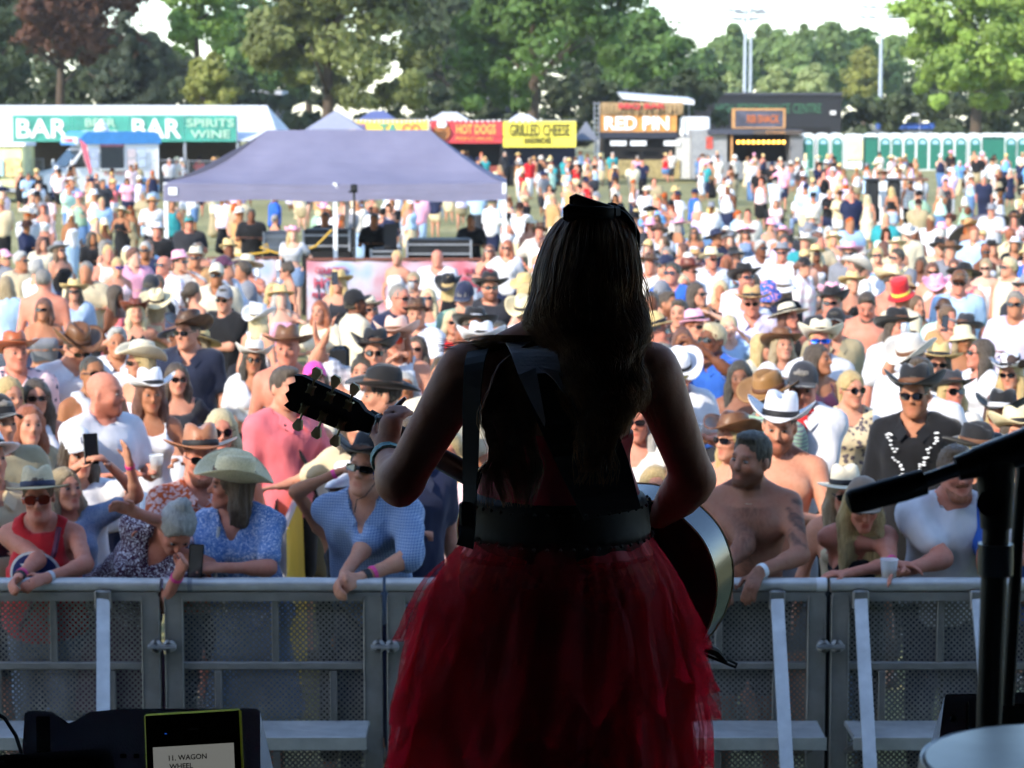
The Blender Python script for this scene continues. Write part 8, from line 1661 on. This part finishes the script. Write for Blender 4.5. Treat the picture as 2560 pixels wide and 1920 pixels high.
for nm, z, sgn, mt in (('back_plate', D0, -1, M_GB), ('top_plate', D1, 1, M_GB)):
    b = MB(); pts = [(.1, 0, z + sgn * .012)] + [(.1 + (x - .1) * .6, y * .6, z + sgn * .008) for x, y in ol] + [(x, y, z) for x, y in ol]; fs = [(0, k + 1, (k + 1) % n_ + 1)[::sgn] for k in range(n_)] + [(k + 1, k + 1 + n_, (k + 1) % n_ + 1 + n_, (k + 1) % n_ + 1)[::sgn] for k in range(n_)]; b.poly(pts, fs); b.build(nm, mt, gu, True)
b = MB(); b.poly([(x, y, D0) for x, y in ol] + [(x, y, D1) for x, y in ol], [(k, (k + 1) % n_, (k + 1) % n_ + n_, k + n_) for k in range(n_)]); b.build('rim', M_GB, gu, True)
for z in (D0, D1): b = MB(); b.tube([(x, y, z) for x, y in ol] + [(*ol[0], z)], .0022, 5, False); b.build('binding', M_CREAM, gu, True)
b = MB(); rr2 = [(.40, .029, .022), (.50, .027, .018), (.62, .025, .017), (.735, .023, .016)]; V = []
for u, w_, dp in rr2: V += [(u, -w_, D1 - .004)] + [(u, w_ * math.cos(a), D1 - .004 - dp * math.sin(a)) for a in np.linspace(math.pi, 0, 7)][1:-1] + [(u, w_, D1 - .004)]
k7 = 7; b.poly(V, [(i * k7 + j, i * k7 + (j + 1) % k7, (i + 1) * k7 + (j + 1) % k7, (i + 1) * k7 + j) for i in range(3) for j in range(k7)]); b.build('neck', M_WOOD, gu, True)
b = MB(); b.box((.54, 0, D1 + .0), (.4, .05, .008)); b.build('fingerboard', M_BLK, gu)
hs = [(.72, .022), (.745, .026), (.765, .040), (.80, .043), (.86, .044), (.905, .046), (.922, .040), (.915, .026), (.928, .012), (.922, .0)]; hs = hs + [(x, -y) for x, y in reversed(hs[:-1])]; m_ = len(hs); tl_ = lambda x: D1 - .012 - (x - .72) * .24
b = MB(); b.poly([(x, y, tl_(x) - .008) for x, y in hs] + [(x, y, tl_(x) + .008) for x, y in hs], [tuple(range(m_)), tuple(reversed(range(m_, 2 * m_)))] + [(i, (i + 1) % m_, (i + 1) % m_ + m_, i + m_) for i in range(m_)]); hd_ = b.build('headstock', M_BLK, gu)
for x in (.782, .828, .874):
    for s_ in (-1, 1):
        z = tl_(x) - .014; b = MB(); b.box((x, s_ * .026, z), (.022, .026, .014), bev=.003); b.tube([(x, s_ * .03, z), (x, s_ * .054, z)], .003, 6); hq = b.build('tuner_housing', solid('tuner_gold', '#8c7f58', .35, .7), hd_)
        b = MB(); b.poly([(x - .006, s_ * .054, z - .004), (x + .006, s_ * .054, z - .004), (x + .013, s_ * .074, z - .004), (x + .008, s_ * .082, z - .004), (x - .008, s_ * .082, z - .004), (x - .013, s_ * .074, z - .004)] + [(x - .006, s_ * .054, z + .004), (x + .006, s_ * .054, z + .004), (x + .013, s_ * .074, z + .004), (x + .008, s_ * .082, z + .004), (x - .008, s_ * .082, z + .004), (x - .013, s_ * .074, z + .004)], [(0, 1, 2, 3, 4, 5), (11, 10, 9, 8, 7, 6)] + [(i, i + 6, (i + 1) % 6 + 6, (i + 1) % 6) for i in range(6)]); b.build('tuner_button', M_CREAM, hd_)
ins = GM.inverted(); cp = lambda px, py, Y: ins @ at(px, py, Y)
b = MB(); b.tube([cp(945, 1062, 5.38), cp(975, 1035, 5.36), cp(1000, 1008, 5.35), cp(1014, 994, 5.35)], [.008, .0075, .006, .004], 8); b.tube([cp(945, 1066, 5.38), cp(985, 1046, 5.35), cp(1012, 1024, 5.34)], [.008, .006, .004], 8); b.box(cp(942, 1066, 5.37), (.02, .06, .03), bev=.005); tag(b.build('capo', solid('capo_grey', '#5d646b', .35, .5), None), 'grey spring capo clamped on the guitar neck', 'capo').matrix_world = GM
b = MB(); b.tube([cp(1600, 1300, 5.1), cp(1640, 1400, 5.12), cp(1700, 1450, 5.14), cp(1712, 1520, 5.15), cp(1740, 1600, 5.16), cp(1800, 1640, 5.18), cp(1842, 1660, 5.2), cp(1838, 1668, 5.2), cp(1790, 1648, 5.17), cp(1700, 1610, 5.15)], .0035, 6); o_ = b.build('cable', M_BLK, None); o_.matrix_world = GM; tag(o_, 'black guitar cable looped at the strap end of the guitar', 'cable')
b = MB(); b.tube([cp(1720, 1590, 5.15), cp(1745, 1612, 5.15), cp(1790, 1630, 5.17), cp(1815, 1655, 5.18)], [.012, .012, .010, .006], 8); b.build('strap_end', M_BLK, gu, True)
# ------------------------------------------------------------------ things on the stage
def mic_stand():
    Y = 3.0; o = empty('microphone_stand', (at(2465, 1900, Y).x, Y, STAGE_Z)); tag(o, 'black boom microphone stand standing close, its grip pointing over the crowd', 'microphone stand'); q = lambda px, py, y=Y: at(px, py, y) - o.location
    K = solid('matt_black', '#0c0c0e', .55, var=.2); G = solid('tube_grey', '#50555c', .35, .6); H_ = solid('satin_black', '#111114', .35)
    b = MB(); b.tube([q(2116, 1259), q(2121, 1257), q(2132, 1254), q(2250, 1222), q(2312, 1204)], [.005, .0135, .0165, .0175, .0168], 16); b.build('boom_grip', K, o, True)
    b = MB(); b.tube([q(2300, 1207), q(2400, 1170)], .0095, 14); b.build('boom_tube', G, o, True)
    b = MB(); b.tube([q(2392, 1172), q(2440, 1158), q(2470, 1148)], [.016, .019, .019], 14); b.build('boom_collar', H_, o, True)
    b = MB(); b.tube([q(2440, 1160), q(2620, 1095)], [.021, .024], 14); b.build('boom_clutch', H_, o, True)
    b = MB(); b.tube([q(2490, 1150), q(2490, 1320)], [.026, .020], 16); b.build('swivel_head', K, o, True); b = MB(); b.tube([q(2478, 1258, Y - .035), q(2478, 1258, Y - .05)], .018, 12); b.build('clutch_knob', H_, o, True)
    z0 = 0.; p1 = q(2490, 1320); b = MB(); b.tube([p1, (p1.x - .003, 0, p1.z - .18), (p1.x - .012, 0, .06)], [.017, .016, .016], 14); b.build('upright_tube', K, o, True); b = MB(); b.tube([p1 - Vector((0, 0, .02)), p1 - Vector((0, 0, .06))], .0225, 14); b.build('height_clutch', G, o, True)
    b = MB(); b.tube([q(2560, 1150, Y + .05), q(2545, 1330, Y + .05), q(2520, 1760, Y + .06)], .0085, 10); b.build('microphone_cable', K, o, True)
    b = MB(); b.lathe([(0, .05), (.12, .045), (.15, 0), (0, 0)], 24, (p1.x - .012, 0, 0)); b.build('round_base', K, o, True)
mic_stand()
# drum at the near corner
dc = at(2775, 1940, 2.5); dr = empty('drum', (dc.x, 2.62, STAGE_Z)); tag(dr, 'drum with a worn white head at the near corner of the stage', 'drum'); zt = at(2600, 1925, 2.62).z - STAGE_Z
b = MB(); b.lathe([(0, zt + .012), (.10, zt + .011), (.174, zt + .0085)], 40, (0, 0, 0)); b.build('drum_head', solid('drum_skin', '#f0eee8', .4, var=.12, vscale=7), dr, True); b = MB(); b.lathe([(.168, zt - .002), (.180, zt + .008), (.183, zt - .012), (.174, zt - .03)], 40); b.build('hoop', M_STEEL, dr, True); b = MB(); b.lathe([(.168, zt - .005), (.168, zt - .16), (0, zt - .16)], 40); b.build('shell', solid('drum_shell', '#30231d', .3), dr, True)
for k in range(3): b = MB(); a = k * 2.1; b.tube([(.05 * math.cos(a), .05 * math.sin(a), zt - .16), (.03 * math.cos(a), .03 * math.sin(a), .3), (.25 * math.cos(a), .25 * math.sin(a), 0)], .012, 8); b.build('stand_leg', M_STEEL, dr)
# floor monitors
M_WEDGE = solid('wedge_paint', '#6c7384', .6, var=.15, bmp=.4, bscale=220); M_GRL = solid('wedge_grille', '#0a0b0d', .8, bmp=.6, bscale=260)
def wedge(outline, Y, d, label, parts=()):
    c = at(sum(p[0] for p in outline) / len(outline), 1920, Y); o = empty('floor_monitor', (c.x, Y, STAGE_Z)); tag(o, label, 'monitor', 'floor monitors on the stage'); P = [at(x, y, Y) - o.location for x, y in outline]; zl = -o.location.z + STAGE_Z
    pts = [(p.x, max(p.z, 0)) for p in P]; b = MB(); b.prism(pts, 0, d); k = len(pts); b.v[k:] = [(x, y, z * .3) for x, y, z in b.v[k:]]; b.build('cabinet', M_WEDGE, o); return o
o = wedge([(48, 1990), (62, 1782), (80, 1776), (130, 1779), (172, 1808), (190, 1801), (225, 1780), (300, 1772), (640, 1771), (650, 1778), (652, 1990)], 5.75, .42, 'grey floor monitor with a notched top edge behind the tablet')
for (x0, y0, x1, y1, nm, m) in ((92, 1792, 124, 1920, 'handle_recess', M_GRL), (300, 1885, 316, 1896, 'socket', M_GRL), (334, 1885, 348, 1896, 'socket', M_GRL), (362, 1885, 376, 1896, 'socket', M_GRL)): slab(nm, x0, y0, x1, y1, 5.745, .004, m, o, .002)
o = wedge([(2330, 1990), (2362, 1740), (2368, 1736), (2640, 1728), (2640, 1990)], 5.6, .4, 'grey floor monitor beyond the drum and microphone stand'); slab('handle', 2416, 1755, 2424, 1830, 5.59, .01, M_GRL, o, .004); slab('corner_protector', 2374, 1790, 2392, 1806, 5.59, .012, M_GRL, o, .004); slab('grille_panel', 2440, 1760, 2640, 1980, 5.592, .006, M_GRL, o)
o = wedge([(-120, 1990), (-120, 1895), (260, 1871), (272, 1873), (292, 1925), (296, 1990)], 4.6, .4, 'black floor monitor below the tablet at the near edge'); slab('grille_panel', -100, 1900, 250, 1990, 4.595, .004, M_GRL, o)
# tablet with the set list
TY = 4.75; tb_ = empty('tablet', tuple(at(490, 1850, TY))); tb_.location = at(485, 1880, TY); tb_.rotation_euler = (math.radians(-14), math.radians(-3.5), 0); tag(tb_, 'tablet in a lime-edged case showing the next song title', 'tablet'); s_ = F_PX / TY
wT, hT = 250 / s_, .30
def tl2(name, w_, h_, y_, th, mat, cx=0, cz=0, bev=.0): b = MB(); b.box((cx, y_, cz), (w_, th, h_), bev=bev); return b.build(name, mat, tb_)
lime_, n, l, b = nmat('lime_case'); tl_b = n.new('ShaderNodeBsdfTranslucent'); tl_b.inputs[0].default_value = (*lin('#dcdc96'), 1); mx = n.new('ShaderNodeMixShader'); mx.inputs[0].default_value = .8; b.inputs['Base Color'].default_value = (*lin('#d0d088'), 1); l.new(b.outputs[0], mx.inputs[1]); l.new(tl_b.outputs[0], mx.inputs[2]); l.new(mx.outputs[0], n['Material Output'].inputs[0])
top_ = .082; cz_ = top_ - hT / 2
tl2('case', wT, hT, .004, .012, lime_, 0, cz_, .006); tl2('bezel', wT - .008, hT - .008, -.0035, .004, solid('bezel_black', '#050506', .15), 0, cz_)
scn = solid('screen_page', '#b9bab4', .4, var=.02, emit=.10); tl2('page', wT - .034, .21, -.0062, .0012, scn, 0, .014 - .105)
for t, zz, xx in (('11. WAGON', -.004, -.013), ('WHEEL', -.021, -.026)): e = link('lettering', text_mesh(t, .0145, .0004, .0003, align='CENTER'), solid('screen_ink', '#0a0a0a', .6), tb_, loc=(xx, -.0072, zz - .006), rot=(math.radians(90), 0, 0))
tl2('menu_dot', .004, .002, -.0058, .0006, solid('menu_blue', '#1d55c0', .4, emit=.3), -.055, .040); tl2('menu_word', .022, .0015, -.0058, .0006, solid('menu_grey', '#3a3b40', .4), .0, .046)
b = MB(); b.tube([(0, .02, cz_ + .1), (0, .06, -.2), (0, .03, -.62)], .012, 8); b.build('stand_pole', M_BLACK, tb_)
b = MB(); b.tube([at(-30, 1770, 4.7), at(12, 1796, 4.7), at(40, 1840, 4.7), at(56, 1890, 4.72), at(62, 1960, 4.75)], .004, 8); o_ = b.build('cable', M_BLK); tag(o_, 'thin black cable arching past the corner of the floor monitor', 'cable')
# ------------------------------------------------------------------ summer haze over the field
b = MB(); b.box((0, 175, 11), (900, 480, 26)); hz = b.build('haze')
m = bpy.data.materials.new('haze'); m.use_nodes = True; n = m.node_tree.nodes; n.remove(n['Principled BSDF']); pv = n.new('ShaderNodeVolumePrincipled')
pv.inputs['Density'].default_value = .00025; pv.inputs['Color'].default_value = (1, .985, .96, 1); pv.inputs['Anisotropy'].default_value = .3
m.node_tree.links.new(pv.outputs[0], n['Material Output'].inputs['Volume']); hz.data.materials.append(m); tag(hz, 'thin warm summer haze over the whole field', 'haze', kind='stuff')
